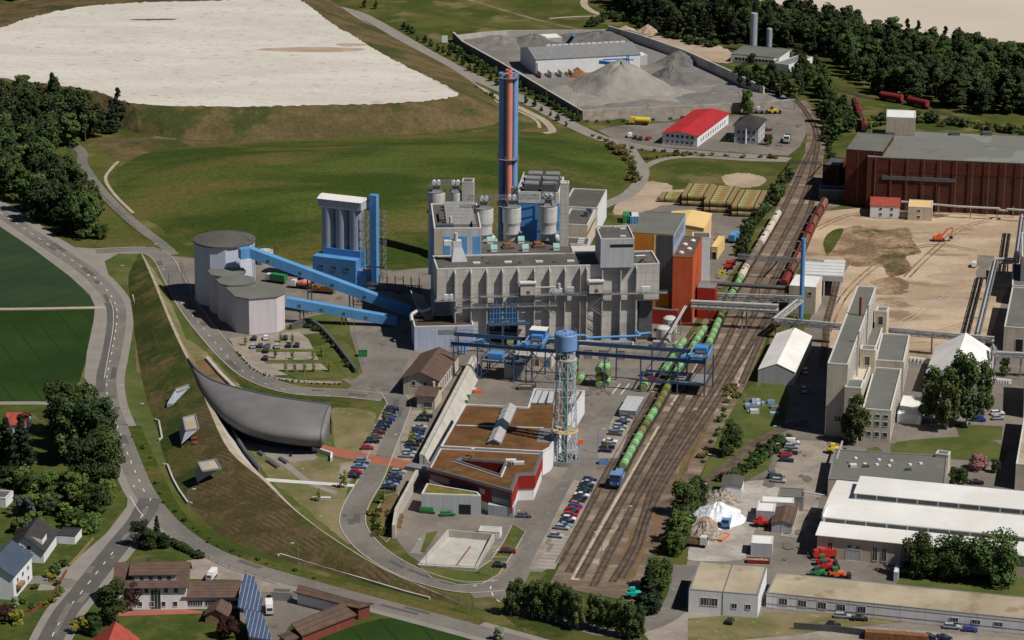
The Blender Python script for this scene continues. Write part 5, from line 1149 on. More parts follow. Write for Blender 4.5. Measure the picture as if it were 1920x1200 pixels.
# ================================================================ stacked cylinders of the yard
def drum(mb, c, d, r, L_, mm, bands=True, n=14):
 mb.tube(c-d*L_/2, c+d*L_/2, r, mm, n=n)
def container_proto(name, mm, band, r=1.25, L_=5.4):
 t = bpy.data.objects.new(name, None); col.objects.link(t); ORG[t.name] = Vector((0, 0, 0))
 mb = MB(); c = Vector((0, 0, r)); mb.tube(c-Y_*L_/2, c+Y_*L_/2, r, mm, n=18); mb.build('drum', t)
 for k in (-.3, .3): mb = MB(); mb.tube(c+Y_*(L_*k-.14), c+Y_*(L_*k+.14), r+.06, 'underframe', n=18); mb.build('band', t)
 mb = MB(); mb.tube(c-Y_*(L_/2+.12), c-Y_*L_/2, r*.86, band, n=18); mb.build('lid', t)
 mb = MB(); mb.beam(c-Y_*L_*.18+Z_*(r+.02), c+Y_*L_*.18+Z_*(r+.02), .5, band, .12); mb.build('hatch', t)
 t.hide_render = False; freeze(t); return t
prot_g = container_proto('green_container', 'container_green', 'band_green'); prot_o = container_proto('olive_container', 'container_olive', 'container_olive')
prot_c = container_proto('rusty_container', 'container_old', 'container_rust', 1.25, 6.4)
used = set()
def put(proto, loc, rz, label, cat, group=None, scale=None, first=True):
 if proto.name not in used:
  used.add(proto.name); proto.location = loc; proto.rotation_euler = (0, 0, rz); tag(proto, label, cat, group)
  if scale is not None: proto.scale = scale if hasattr(scale, '__len__') else (scale,)*3
  return proto
 o = dup(proto, loc, rz, label, group, scale if scale is not None else (1, 1, 1))
 o['category'] = cat
 if not group and 'group' in o: del o['group']
 return o
ORD = ['first', 'second', 'third', 'fourth', 'fifth', 'sixth', 'seventh', 'eighth', 'ninth', 'tenth', 'eleventh', 'twelfth', 'thirteenth', 'fourteenth', 'fifteenth', 'sixteenth', 'seventeenth', 'eighteenth', 'nineteenth', 'twentieth', 'twenty first', 'twenty second', 'twenty third', 'twenty fourth', 'twenty fifth', 'twenty sixth', 'twenty seventh', 'twenty eighth', 'twenty ninth', 'thirtieth']
rdir = math.atan2(-(P(1256, 731)-P(1180, 865)).x, (P(1256, 731)-P(1180, 865)).y)
cg = 'green drum containers stacked in the yard'
for (x, y, z, pr, lab) in ((1126, 722, 0, prot_g, 'green drum container, bottom left of the stack by the crane post'), (1137, 722, 0, prot_g, 'green drum container, bottom right of the stack by the crane post'), (1125, 722, 2.5, prot_o, 'olive drum container, middle left of the stack by the crane post'), (1136.5, 722, 2.5, prot_o, 'olive drum container, middle right of the stack by the crane post'),
 (1124.5, 722, 5.0, prot_g, 'green drum container, top left of the stack by the crane post'), (1136, 722, 5.0, prot_g, 'green drum container, top right of the stack by the crane post'), (1088, 716, 0, prot_g, 'single green drum container lying right of the water tower'),
 (1074, 712, 0, prot_o, 'olive drum container, lowest of the stack behind the water tower'), (1073.5, 712, 2.5, prot_g, 'green drum container, middle of the stack behind the water tower'), (1073, 712, 5.0, prot_g, 'green drum container, top of the stack behind the water tower'),
 (1208, 728, 0, prot_g, 'pale green drum container below the left crane posts by the tracks')):
 put(pr, P(x, y)+Z_*z, rdir, lab, 'container', cg)
put(prot_g, fp(956, .5, -3)+Z_*.6, rdir*.2, 'green drum container standing in the filling bay of the concrete hall', 'container', cg)
gr = 'rusty green containers stored in rows'
rows = [(1262, 379, 3, 1, 'short left block'), (1304, 386, 6, 2, 'second block from the left'), (1346, 398, 8, 2, 'third block from the left'), (1398, 406, 8, 2, 'right hand block')]
ux = (P(1404, 408)-P(1345, 406)).normalized(); ux = V2(ux).normalized(); uy = Vector((-ux.y, ux.x, 0))
cth = math.atan2(ux.y, ux.x)-math.pi/2
for (x, y, n, hgt, nm) in rows:
 base = P(x, y)
 for lay in range(hgt):
  for c_ in (0,):
   for k in range(n):
    p_ = base+uy*(k*3.3)+Z_*(lay*2.6)+ux*(k*.35)
    put(prot_c, p_, cth, f'rusty container, {ORD[k]} from the front, {"upper" if lay else "lower"} layer, {nm}', 'container', gr, (1.1, 1.75, 1.05))
# ================================================================ works building with planted roofs
wk_ = thing('workshop_building', 'white and red workshop building with brown planted roofs', 'building', P(920, 900))
Zr = HT(966, 920, 972); Zu = HT(1096.7, 731.7, 775)
up_px = [(823,838),(871.7,757),(990,763),(1001.7,728),(1096.7,732),(1082,768),(1020,868),(990,848)]
up_px = [(826,836),(871.7,757),(990,763),(1001.7,728),(1096.7,732),(1032,838),(1018,846)]
pts = [P(x, y, Zu) for x, y in up_px]; inn = inset(pts, .5)
MB().prism(pts, 0, Zu-.55, 'white_wall', 'roof_moss', bottom=False).build('wall', wk_)
MB().prism(inn, Zu-.57, Zu-.5, 'roof_moss').build('planted_roof', wk_); mb = MB(); ringwall(mb, inset(pts, -.05), inn, Zu-.56, Zu, 'white_metal'); mb.build('parapet', wk_)
mb = MB(); ribbon_v([P(856, 795, Zu), P(1020, 800, Zu)], .5, Zu-.5, 'white_metal', mb, zt=Zu-.3); mb.build('roof_strip', wk_)
mb = MB(); a, b = P(956, 765, Zu), P(926, 832, Zu); d = V2(b-a).normalized(); s_ = Vector((-d.y, d.x, 0)); n = 7
for k in range(n):
 p0, p1 = V2(a.lerp(b, k/n)), V2(a.lerp(b, (k+.94)/n)); z0 = Zu-.5
 vs = [Vector((*(q+s_*t).xy, z)) for q in (p0, p1) for t, z in ((-2.1, z0), (-2.1, z0+.9), (0, z0+2.1), (2.1, z0+.9), (2.1, z0))]
 mb.add(vs, [(0, 1, 2, 3, 4), (9, 8, 7, 6, 5)], 'steel_grey'); mb.add(vs, [(0, 5, 6, 1), (1, 6, 7, 2), (2, 7, 8, 3), (3, 8, 9, 4)], 'pipe_silver')
for k in range(n+1): q = V2(a.lerp(b, k/n)); mb.beam(Vector((*(q-s_*2.1).xy, z0+1)), Vector((*q.xy, z0+2.2)), .25, 'white_metal'); mb.beam(Vector((*(q+s_*2.1).xy, z0+1)), Vector((*q.xy, z0+2.2)), .25, 'white_metal')
mb.build('glass_lantern', wk_)
for (x0, y0, x1, y1) in ((1012, 733, 1001, 757), (1024, 734, 1014, 757), (1036, 735, 1030, 757), (1082, 735, 1070, 758)):
 a, b = P(x0, y0, Zu), P(x1, y1, Zu); mb = MB(); d = V2(b-a).normalized(); s_ = Vector((-d.y, d.x, 0)); mb.prism([a-s_*.9, a+s_*.9, b+s_*.9, b-s_*.9], Zu-.5, Zu+.3, 'steel_grey', 'light_grey_wall'); mb.build('rooflight', wk_)
nt_ = [P(x, y, 0) for x, y in ((1012, 808), (1046, 812), (1034, 834), (1000, 830))]
MB().prism([P(x, y, Zu) for x, y in ((1012, 800), (1046, 804), (1036, 828), (1006, 826))], Zu-.45, Zu-.3, 'white_metal', 'steel_grey').build('roof_terrace', wk_)
rpx = [(802,877),(823,838),(1018,848),(1003,887),(972,888),(960,920)]
pts = [P(x, y, Zr) for x, y in rpx]; inn = inset(pts, .6)
hole_px = [(855,857),(947,866),(937,889),(860,874)]
hole = [P(x, y, Zr) for x, y in [(856,863),(865,860),(946.5,866.5),(936.5,889.5)]]
from mathutils.geometry import tessellate_polygon
def deck(outer, hole_, z, mm):
 A_ = [Vector((p.x, p.y, 0)) for p in outer]; B_ = [Vector((p.x, p.y, 0)) for p in hole_]
 tr = tessellate_polygon([A_, B_]); al = A_+B_; fs = []
 for t in tr:
  a, b, c = [al[i] for i in t]; fs.append(tuple(t) if (b-a).cross(c-a).z > 0 else tuple(reversed(t)))
 return MB().add([Vector((p.x, p.y, z)) for p in al], fs, mm)
deck(inn, inset(hole, -.1), Zr-.5, 'roof_moss').build('planted_roof', wk_)
mb = MB(); ringwall(mb, inset(pts, -.08), inn, Zr-.8, Zr+.1, 'steel_grey', 'dark_panelling'); ringwall(mb, inset(inn, .0), inset(inn, .3), Zr-.5, Zr-.25, 'coping', 'coping'); mb.build('parapet', wk_)
mb = MB(); ringwall(mb, inset(hole, -.6), hole, Zr-.55, Zr+.3, 'steel_grey', 'dark_panelling'); ringwall(mb, inset(hole, -.95), inset(hole, -.6), Zr-.55, Zr-.2, 'coping', 'coping'); mb.build('courtyard_parapet', wk_)
mb = MB()
hh = hole; n = 4
for i in range(4): a, b = hh[i], hh[(i+1) % 4]; mb.add([(a.x, a.y, .1), (b.x, b.y, .1), (b.x, b.y, Zr-.5), (a.x, a.y, Zr-.5)], [(0, 1, 2, 3), (3, 2, 1, 0)], 'crimson_cladding')
mb.poly([Vector((p.x, p.y, 2.5)) for p in hh], 'steel_grey'); mb.build('courtyard', wk_)
mb = MB()                     # red facade pieces: upper storey as thin walls
def wallseg(mb, a, b, z0, z1, mm, th=.35, z0b=None, z1b=None):
 a, b = V2(a), V2(b); d = (b-a).normalized(); nn = Vector((-d.y, d.x, 0))*th; z0b = z0 if z0b is None else z0b; z1b = z1 if z1b is None else z1b
 q = [a, b, b+nn, a+nn]; zz = [z0, z0b, z0b, z0]; zt2 = [z1, z1b, z1b, z1]
 vs = [Vector((*p_.xy, z)) for p_, z in zip(q, zz)]+[Vector((*p_.xy, z)) for p_, z in zip(q, zt2)]
 mb.add(vs, [(3, 2, 1, 0), (4, 5, 6, 7), (0, 1, 5, 4), (1, 2, 6, 5), (2, 3, 7, 6), (3, 0, 4, 7)], mm)
P0, P1, P2, P3, P4, P5 = pts
wallseg(mb, P0, P5, 5.3, Zr-.8, 'crimson_cladding', z0b=1.8); wallseg(mb, P5, P4, 1.8, Zr-.8, 'red_cladding', z0b=3.8); wallseg(mb, P4, P3, 3.8, Zr-.8, 'crimson_cladding'); wallseg(mb, P3, P2, 3.8, Zr-.8, 'red_cladding'); wallseg(mb, P1, P0, 3, Zr-.8, 'crimson_cladding')  # step face in darker crimson, its shade put into the colour
mb.build('red_cladding', wk_)
ii = inset(pts, .3); mb = MB(); ringwall(mb, ii, inset(ii, .4), 0, Zr-.85, 'white_wall'); mb.build('ground_floor', wk_)
mb = MB(); a, b = V2(P0), V2(P5); d = (b-a).normalized(); nn = Vector((d.y, -d.x, 0))
def band(t0, t1, z0, z1, mm, nm):
 q0 = a.lerp(b, t0); q1 = a.lerp(b, t1); mb = MB(); mb.prism([q0, q1, q1+nn*.05, q0+nn*.05], z0, z1, mm); return mb.build(nm, wk_)
band(.03, .6, 5.4, 7.0, 'glass', 'ribbon_window'); band(.76, .99, 3.3, 7.7, 'dark_steel', 'dark_panel'); band(.77, .97, 3.6, 5.4, 'light_grey_wall', 'ribbon_window'); band(.62, .68, 5.2, 6.8, 'light_grey_wall', 'window')
lpx = [(790,925),(798,908),(880,905),(903,928),(898,928.5)]
zl = HT(790, 925, 962); lp = [P(790, 925, zl), P(800, 906, zl), P(895, 922, zl), P(902, 929, zl)]
MB().prism(lp, 0, zl-.4, 'light_grey_wall').build('front_wing', wk_); MB().prism(inset(lp, .5), zl-.42, zl-.3, 'roof_moss_green').build('planted_roof', wk_); mb = MB(); ringwall(mb, lp, inset(lp, .5), zl-.41, zl, 'white_metal'); mb.build('parapet', wk_)
a0, b0 = V2(lp[0]), V2(lp[3]); d0 = (b0-a0).normalized(); n0 = Vector((d0.y, -d0.x, 0))
c0_, e0_ = V2(P(860, 967)), V2(P(882, 968))
g0 = a0+d0*((c0_-a0).dot(d0)); g1 = a0+d0*((e0_-a0).dot(d0)); MB().prism([g0, g1, g1+n0*.06, g0+n0*.06], 0, 3.2, 'black').build('gate', wk_)
MB().prism([a0+d0*20, V2(P(963, 972)), V2(P(963, 972))-n0*6, a0+d0*20-n0*6], 0, 3.4, 'light_grey_wall').build('ground_floor', wk_)
for x in (914, 932, 937, 942):
 q = V2(P(x, 969)); t_ = (q-a0).dot(d0); q = V2(P(x, 969));
mb = MB()
for z, (x, y) in ((Zr, (958, 863)), (Zr, (973, 867))): mb.box(P(x, y, z), X_, Y_, 3.2, 1.6, z-.5, z+.3, 'white_metal')
mb.box(P(954, 872, Zr), X_, Y_, 1.2, 1.0, Zr-.5, Zr+1, 'dark_steel'); mb.tube(P(887, 853, Zr-.5), P(887, 853, Zr+2), .12, 'white_metal'); mb.box(P(887, 853, Zr), X_, Y_, 1, .8, Zr+1.6, Zr+2.2, 'white_metal'); mb.build('roof_unit', wk_)
row_b = Bx((972, 888), (1003, 887), (1016, 848), Zr)
# ---- long concrete walls
def wall(name, label, px, h, th, mm, cat='wall', cop=None, base=0, grp=None, slope=None):
 pw = [V2(P(x, y)) for x, y in px]; mb = MB(); ribbon_v(pw, th, base, mm, mb, zt=h)
 if cop: ribbon_v(pw, th+.16, h, cop, mb, zt=h+.15)
 o = mb.build(name, origin=pw[0]); return tag(o, label, cat, grp)
wall('concrete_wall', 'long pale concrete retaining wall beside the workshop and brown roofed house', [(888, 690), (790, 878)], 4.6, 1.2, 'pale_concrete')
o = thing('sloping_slab', 'pale sloping concrete slab leaning on the long retaining wall', 'slab', P(878, 700)); mb = MB()
for (x0, y0, x1, y1) in ((889, 690, 792, 878),):
 a, b = V2(P(x0, y0)), V2(P(x1, y1)); d = (b-a).normalized(); nn = Vector((-d.y, d.x, 0))
 vs = [Vector((*(a+nn*.6).xy, 4.4)), Vector((*(b+nn*.6).xy, 4.4)), Vector((*(b+nn*3.4).xy, 0)), Vector((*(a+nn*3.4).xy, 0)), Vector((*(a+nn*.6).xy, 0)), Vector((*(b+nn*.6).xy, 0))]
 mb.add(vs, [(0, 1, 2, 3), (0, 3, 4), (1, 5, 2), (0, 4, 5, 1)], 'pale_concrete')
mb.build('slab', o)
wall('concrete_wall', 'shorter pale concrete wall beside the low front wing of the workshop', [(782, 905), (743, 978), (738, 1010)], 4.2, .9, 'pale_concrete')
wall('gate_wall', 'grey concrete bridge wall joining the red footpath to the workshop', [(765, 878), (798, 884)], 1.4, 4, 'steel_grey')
# ---- gatehouse
gh = HT(822, 712, 744)
bgh = Bx((756, 709), (822, 713), (858, 668), gh, 0, wt=.35)
gho = gable('gatehouse', 'cream house with brown tiled gable roof beside the plant entrance', 'house', bgh, 2.6, 'beige_render', 'roof_brown', 'w', .7)
row(gho, bgh, 'front', 2, gh*.62, 1.3, 1.4, s0=1.5, s1=9.5); opening(gho, bgh, 'front', 8, .9, 1.5, 1.7); row(gho, bgh, 'right', 7, 1.2, 1.2, 3.2)
b2_ = Bx((782, 741), (815, 744), (827, 727), HT(815, 744, 768), 0, wt=.4)
g2 = gable('gate_lodge', 'small lodge with brown pyramid like roof in front of the gatehouse', 'lodge', b2_, 1.5, 'beige_render', 'roof_brown', 'u', .6)
opening(g2, b2_, 'front', b2_.lu*.6, .6, 3, 1.6, pane='win_glass'); MB().tube(b2_.pt(b2_.lu*.7, b2_.lw*.6, b2_.zt+.8), b2_.pt(b2_.lu*.7, b2_.lw*.6, b2_.zt+3.2), .45, 'silo_white').build('vent_pipe', g2)
bx_ = Bx((838, 692), (855, 693), (860, 682), HT(850, 670, 699), 0, wt=1); gb = flat('bay_annex', 'small cream bay with tall windows on the gatehouse side', 'annex', Bx((838, 676), (853, 677), (858, 667), 5.2, 0, wt=1), 'cream_wall', 'roof_brown', 'roof_brown', .2)
# ---- sunken wash basin and its small house
bs = thing('settling_basin', 'empty pale concrete basin with high back wall', 'basin', P(855, 1040)); A_ = [P(783, 1063), P(893, 1070), P(927, 1016), P(838, 1008)]
MB().prism(A_, .02, .2, 'pale_concrete', 'pale_concrete').build('floor', bs)
mb = MB(); wallseg(mb, A_[3], A_[2], 0, 2.4, 'pale_concrete', .4); mb.build('back_wall', bs); mb = MB(); wallseg(mb, A_[0], A_[1], 0, .7, 'pale_concrete', .5); mb.build('front_wall', bs)
for p_, q_ in ((A_[1], A_[2]), (A_[3], A_[0])):
 a, b = (p_, q_) if p_ is A_[1] else (p_, q_); mb = MB(); z_a, z_b = (.7, 2.4) if p_ is A_[1] else (2.4, .7); wallseg(mb, a, b, 0, z_a, 'pale_concrete', .6, 0, z_b); mb.build('side_wall', bs)
mb = MB(); ribbon_v([P(882, 1026), P(855, 1062)], .5, .21, 'rust', mb, zt=.25); mb.build('drain_channel', bs)
bk_ = Bx((897, 995), (937, 997.5), (943, 988), HT(897, 995, 1008), 0, wt=.9)
bkh = flat('pump_cabin', 'small white flat cabin behind the concrete basin', 'cabin', bk_, 'white_wall', 'pale_concrete', 'coping', .2); opening(bkh, bk_, 'front', bk_.lu*.7, .8, 1.2, 1)
# ================================================================ museum shell
mus = thing('museum_shell', 'curved zinc clad shell building that tapers to a point on the dam', 'building', P(520, 800))
topL = [(353,672,6.2),(366,690,6.8),(386,706,7.8),(412,718,8.8),(447,728,9.8),(488,738,10.4),(530,746,10.8),(575,753,10.8),(618,759,10.6)]
frontL = [(353,675,6.0),(362,702,5.4),(380,742,5.0),(408,778,4.6),(448,806,4.2),(492,822,3.8),(533,830,3.4),(572,835,3.0),(604,836,2.8)]
n = len(topL); T_ = [P(*q) for q in smooth_pts([tuple(map(float, q)) for q in topL], 5)]; B_ = [P(*q) for q in smooth_pts([tuple(map(float, q)) for q in frontL], 5)]
k_ = 12; rows_ = []
for i in range(len(T_)):
 a, b = T_[i], B_[i]; rw = []; TH = math.radians(118); h = V2(b-a); X0 = h.length/math.sin(TH); hd = h.normalized(); V0 = (a.z-b.z)/(1-math.cos(TH)); t_ = i/(len(T_)-1); kk = min(1, t_*2.5)
 for j in range(k_+1):
  u_ = j/k_; q1 = a.lerp(b, u_); th = TH*u_; q2 = V2(a)+hd*(X0*math.sin(th))+Z_*(a.z+.9*math.sin(u_*math.pi)-V0*(1-math.cos(th)))
  rw.append(q1.lerp(q2, kk))
 rows_.append(rw)
mb = MB(); vs = [p_ for r_ in rows_ for p_ in r_]; N = k_+1
mb.add(vs, [(i*N+j, i*N+j+1, (i+1)*N+j+1, (i+1)*N+j) for i in range(len(rows_)-1) for j in range(k_)], 'zinc_shell', True); mb.build('shell', mus)
cen = sum(rows_[-1], Vector())/len(rows_[-1]); dE = V2(T_[-1]-T_[-4]).normalized()
for q_ in (.3, .6, .85, 1.1, 1.35, 1.5): rows_.append([cen+(p_-cen)*math.cos(q_)+dE*1.5*math.sin(q_) for p_ in rows_[len(T_)-1]])
mb = MB(); vs = [p_ for r_ in rows_[len(T_)-1:] for p_ in r_]; N = k_+1
mb.add(vs, [(i*N+j, i*N+j+1, (i+1)*N+j+1, (i+1)*N+j) for i in range(6) for j in range(k_)], 'zinc_shell', True); mb.build('rounded_end', mus); rows_ = rows_[:len(T_)]
mb = MB(); mb.add(rows_[-1]+[Vector((p_.x, p_.y, 0)) for p_ in (rows_[-1][-1]+Vector((-1, 4, 0)), rows_[-1][0])], [tuple(range(N+2))], 'zinc_edge'); mb.build('end_wall', mus)
mb = MB()
for i in range(len(rows_)-1):
 a, b = rows_[i][0], rows_[i+1][0]; c, d = rows_[i][0]+Vector((.4, 1.6, -.5)), rows_[i+1][0]+Vector((.4, 1.6, -.5)); mb.add([a, b, d, c], [(0, 1, 2, 3), (3, 2, 1, 0)], 'zinc_edge'); mb.add([c, d, Vector((d.x, d.y, 0)), Vector((c.x, c.y, 0))], [(0, 1, 2, 3), (3, 2, 1, 0)], 'steel_grey')
mb.build('rear_wall', mus)
mb = MB()
for i in range(len(rows_)-1): mb.beam(rows_[i][0]+Z_*.1, rows_[i+1][0]+Z_*.1, .5, 'zinc_edge', .35); mb.beam(rows_[i][-1], rows_[i+1][-1], .35, 'zinc_edge', .3)
for j in range(k_): mb.beam(rows_[-1][j], rows_[-1][j+1], .35, 'zinc_edge')
mb.build('eaves_edge', mus)
mb = MB(); off = [(Vector((r_[-1].x, r_[-1].y, 0))+Vector((-.5, 4.5, 0))) for r_ in rows_[8:]]
for a, b in zip(off[:-1], off[1:]): mb.add([a, b, b+Z_*6.5, a+Z_*6.5], [(0, 1, 2, 3), (3, 2, 1, 0)], 'glass')
mb.build('glass_front', mus)
wall('ramp_wall', 'blue grey parapet wall along the inner foot of the dam', [(425, 797), (440, 826), (460, 858), (486, 888)], 3.0, .5, 'zinc_edge')
wall('ramp_wall', 'low white wall behind the zinc shell', [(388, 674), (412, 702), (440, 730)], 1.0, 1.2, 'pale_concrete'); wall('white_wall', 'white stepped wall beside the red footpath', [(586, 845), (604, 850), (622, 856), (621, 866)], 1.4, .6, 'white_wall')
wall('low_wall', 'low white wall on the dam foot, far one beside the road', [(249, 556), (256, 578), (258, 596)], .75, .55, 'pale_concrete', grp='low walls along the dam foot'); wall('low_wall', 'low white wall on the dam foot, bent one near the middle light box', [(290, 789), (298, 792), (304, 824), (297, 827)], .75, .55, 'pale_concrete', grp='low walls along the dam foot')
wall('low_wall', 'low white wall on the dam foot beside the nearest light box', [(306, 873), (314, 874), (324, 900), (336, 922), (352, 945), (360, 946)], .75, .55, 'pale_concrete', grp='low walls along the dam foot'); wall('low_wall', 'long low white wall along the ploughed slope above the bottom road', [(520, 1044), (526, 1042), (600, 1064), (680, 1088), (760, 1112), (806, 1124)], .7, .55, 'pale_concrete', grp='low walls along the dam foot')
for i, (x, y, ang) in enumerate(((490, 853, 0), (512, 872, 0), (532, 866, 0), (603, 937, 1))):
 a = P(x, y); d = V2(P(x+12, y+8)-a).normalized() if not ang else X_; s_ = Vector((-d.y, d.x, 0)); lab = ['short grey bench wall under the zinc shell', 'long grey bench wall in the dry meadow', 'grey bench block nearest the zinc shell end', 'white bench slab at the end of the meadow path'][i]
 mb = MB(); mb.box(a, d, s_, (3.5, 8, 5.5, 5.5)[i], 1, .05, .75, 'steel_grey' if not ang else 'pale_concrete'); mb.box(a, d, s_, (3.6, 8.1, 5.6, 5.6)[i], 1.1, .75, .85, 'dark_steel' if not ang else 'white_metal'); tag(mb.build('bench', origin=a), lab, 'bench', 'benches in the museum garden')
for tp, bt, zt_, lab in (([(329,730),(353,722),(355,727),(332,736)], [(313,757),(326,757)], 7.0, 'thin blue grey light box wedge on the dam, the farthest of three'), ([(343,784),(366,778),(373,804),(348,808)], [(336,806),(340,833)], 8.2, 'blue grey light box with open top on the dam, middle of three'), ([(371,868),(404,862),(414,879),(379,884)], [(366,888),(373,902)], 8.0, 'blue grey light box with open top on the dam, nearest of three')):
 T4 = [P(x, y, zt_-(.9 if i > 1 else 0)) for i, (x, y) in enumerate(tp)]; B2 = [P(x, y, 3.4) for x, y in bt]; t = thing('light_box', lab, 'light box', B2[1], 'light boxes on the dam')
 vs = T4+B2+[p_-Z_*3.4 for p_ in B2]+[Vector((T4[1].x, T4[1].y, 3)), Vector((T4[2].x, T4[2].y, 3))]
 MB().add(vs, [(0, 3, 5, 4), (3, 2, 5), (0, 4, 1), (1, 4, 5, 2), (4, 5, 7, 6), (2, 3, 0, 1)], 'silo_grey').build('casing', t)
 c4 = sum(T4, Vector())/4; I4 = [c4+(p_-c4)*.82+Z_*.06 for p_ in T4]; MB().add(I4, [(0, 1, 2, 3), (3, 2, 1, 0)], 'track_path').build('inner_floor', t); mb = MB()
 for i in range(4): mb.beam(T4[i]+Z_*.1, T4[(i+1) % 4]+Z_*.1, .35, 'steel_grey', .5)
 mb.build('rim', t)
t = thing('red_box', 'small red slatted box half sunk in the dam beside the middle light box', 'box', P(362, 838)); mb = MB()
for k in range(4): mb.box(P(358+k*3, 830+k*7.5), X_, Y_, 1.7, 1.9, 0, 5.0-k*.3, 'brick', 'brick_red')
mb.build('slats', t)
# ================================================================ railway vehicles
def polyw(px): return [V2(p) for p in wpts(px, 6)]
def arc(pw):
 s = [0]
 for a, b in zip(pw[:-1], pw[1:]): s.append(s[-1]+(b-a).length)
 return s
def at_s(pw, s_, d):
 for i in range(len(pw)-1):
  if s_[i+1] >= d: t = (d-s_[i])/(s_[i+1]-s_[i]+1e-9); return pw[i].lerp(pw[i+1], t), (pw[i+1]-pw[i]).normalized()
 return pw[-1], (pw[-1]-pw[-2]).normalized()
def near_s(pw, s_, x, y):
 q = V2(P(x, y)); return min(zip(s_, pw), key=lambda t: (t[1]-q).length)[0]
def proto(name): t = bpy.data.objects.new(name, None); col.objects.link(t); ORG[t.name] = Vector((0, 0, 0)); return t
def bogies(t, L_):
 for y in (-L_*.34, L_*.34):
  mb = MB(); mb.cube(-1.1, 1.1, y-1.4, y+1.4, .45, .95, 'underframe')
  bo = mb.build('bogie', t); ORG[bo.name] = Vector((0, 0, 0))
  for k in (-.9, .9):
   mb = MB()
   for sx in (-.75, .75): mb.tube((sx-.07, y+k, .5), (sx+.07, y+k, .5), .46, 'underframe', n=12)
   mb.tube((-.75, y+k, .5), (.75, y+k, .5), .08, 'underframe', n=6); mb.build('wheelset', bo)
def flat_wagon():
 t = proto('flat_wagon'); mb = MB(); mb.cube(-1.4, 1.4, -9, 9, .95, 1.25, 'underframe'); mb.build('deck', t); bogies(t, 18)
 mb = MB()
 for y in (-9.25, 9.25):
  for x in (-.8, .8): mb.tube((x, y-.25, 1.05), (x, y+.25, 1.05), .2, 'underframe', n=8)
 mb.build('buffer', t); freeze(t); return t
def tank_wagon(name, mm, band, L_=11.0, r=1.45):
 t = proto(name); mb = MB(); c = Vector((0, 0, 1.25+r)); k = L_/2-.6
 mb.tube(c-Y_*k, c+Y_*k, r, mm, n=20); mb.tube(c-Y_*(k+.35), c-Y_*k, r*.7, mm, r2=r, n=20); mb.tube(c+Y_*k, c+Y_*(k+.35), r, mm, r2=r*.7, n=20); mb.build('tank', t)
 mb = MB(); mb.tube(c+Z_*(r-.1), c+Z_*(r+.35), .4, band, n=12); mb.cube(-.5, .5, -1.4, 1.4, 1.25+2*r, 1.3+2*r, 'dark_steel'); mb.build('dome', t)
 mb = MB(); mb.cube(-1.3, 1.3, -L_/2, L_/2, .95, 1.3, 'underframe')
 for y in (-k*.8, k*.8): mb.cube(-1.4, 1.4, y-.25, y+.25, 1.2, 1.8, 'underframe')
 mb.build('frame', t); bogies(t, L_); freeze(t); return t
def hopper(name, mm, L_=9.5):
 t = proto(name); mb = MB(); prof = [(-1.45, 1.6), (-1.5, 2.9), (-1.1, 3.6), (-.4, 3.95), (.4, 3.95), (1.1, 3.6), (1.5, 2.9), (1.45, 1.6), (.7, 1.0), (-.7, 1.0)]
 n = len(prof); k = L_/2-.7; vs = [(x, -k, z) for x, z in prof]+[(x, k, z) for x, z in prof]
 mb.add(vs, [(i, (i+1) % n, n+(i+1) % n, n+i) for i in range(n)]+[tuple(reversed(range(n))), tuple(range(n, 2*n))], mm)
 for y in (-k*.5, 0, k*.5): mb.cube(-1.56, 1.56, y-.08, y+.08, 1.6, 2.9, mm)
 mb.build('hopper_body', t); mb = MB(); mb.cube(-.3, .3, -k*.8, k*.8, 3.93, 4.08, 'underframe'); mb.build('roof_hatch', t)
 mb = MB(); mb.cube(-1.3, 1.3, -L_/2, L_/2, .85, 1.1, 'underframe'); mb.cube(-1.35, 1.35, -L_/2, -L_/2+.5, 1.1, 3.2, 'underframe'); mb.build('frame', t); bogies(t, L_); freeze(t); return t
FW = flat_wagon(); TC = tank_wagon('tank_wagon', 'wagon_cream', 'wagon_white', 15); TW = tank_wagon('tank_wagon', 'wagon_white', 'wagon_red', 15); TBr = tank_wagon('tank_wagon', 'wagon_brown', 'wagon_white', 15)
HR = hopper('hopper_wagon', 'wagon_rust', 13.0); HD = hopper('hopper_wagon', 'wagon_red', 13.0)
random.seed(5)
def train(ti, x0, y0, x1, y1, kinds, step, nm, grp):
 pw = polyw(TR[ti]); s_ = arc(pw); a = near_s(pw, s_, x0, y0); b = near_s(pw, s_, x1, y1); n = max(1, int(round(abs(b-a)/step))); sg = 1 if b > a else -1; out = []
 for k in range(n):
  c, d = at_s(pw, s_, a+sg*step*(k+.5)); rz = math.atan2(-d.x, d.y); out.append((c, d, rz, k, n))
  pr, what = kinds(k, n); put(pr, c+Z_*.25, rz, f'{what}, {ORD[min(k, 29)]} from the near end, {nm}', 'wagon', grp)
 return out
def load(lst, nm, grp, pat):
 j = 0
 for c, d, rz, k, n in lst:
  for i in (-1, 0, 1):
   g = pat(j); put(prot_g if g else prot_o, c+d*(i*5.9)+Z_*1.52, rz, f'{"green" if g else "olive"} drum container, {ORD[min(j, 29)]} from the near end, on {nm}', 'container', grp); j += 1
lA = train(1, 1160, 893, 1326, 617, lambda k, n: (FW, 'dark flat wagon under drum containers'), 18.8, 'blue locomotive train', 'flat wagons of the waste trains')
load(lA, 'blue locomotive train', 'drum containers on the trains', lambda j: j not in (5, 6, 9, 10, 11, 12, 17, 19, 24, 25, 28, 29, 30, 31, 32))
lC = train(0, 1240, 710, 1291, 628, lambda k, n: (FW, 'dark flat wagon under drum containers'), 18.8, 'short siding row', 'flat wagons of the waste trains')
load(lC, 'short siding row', 'drum containers on the trains', lambda j: j != 3)
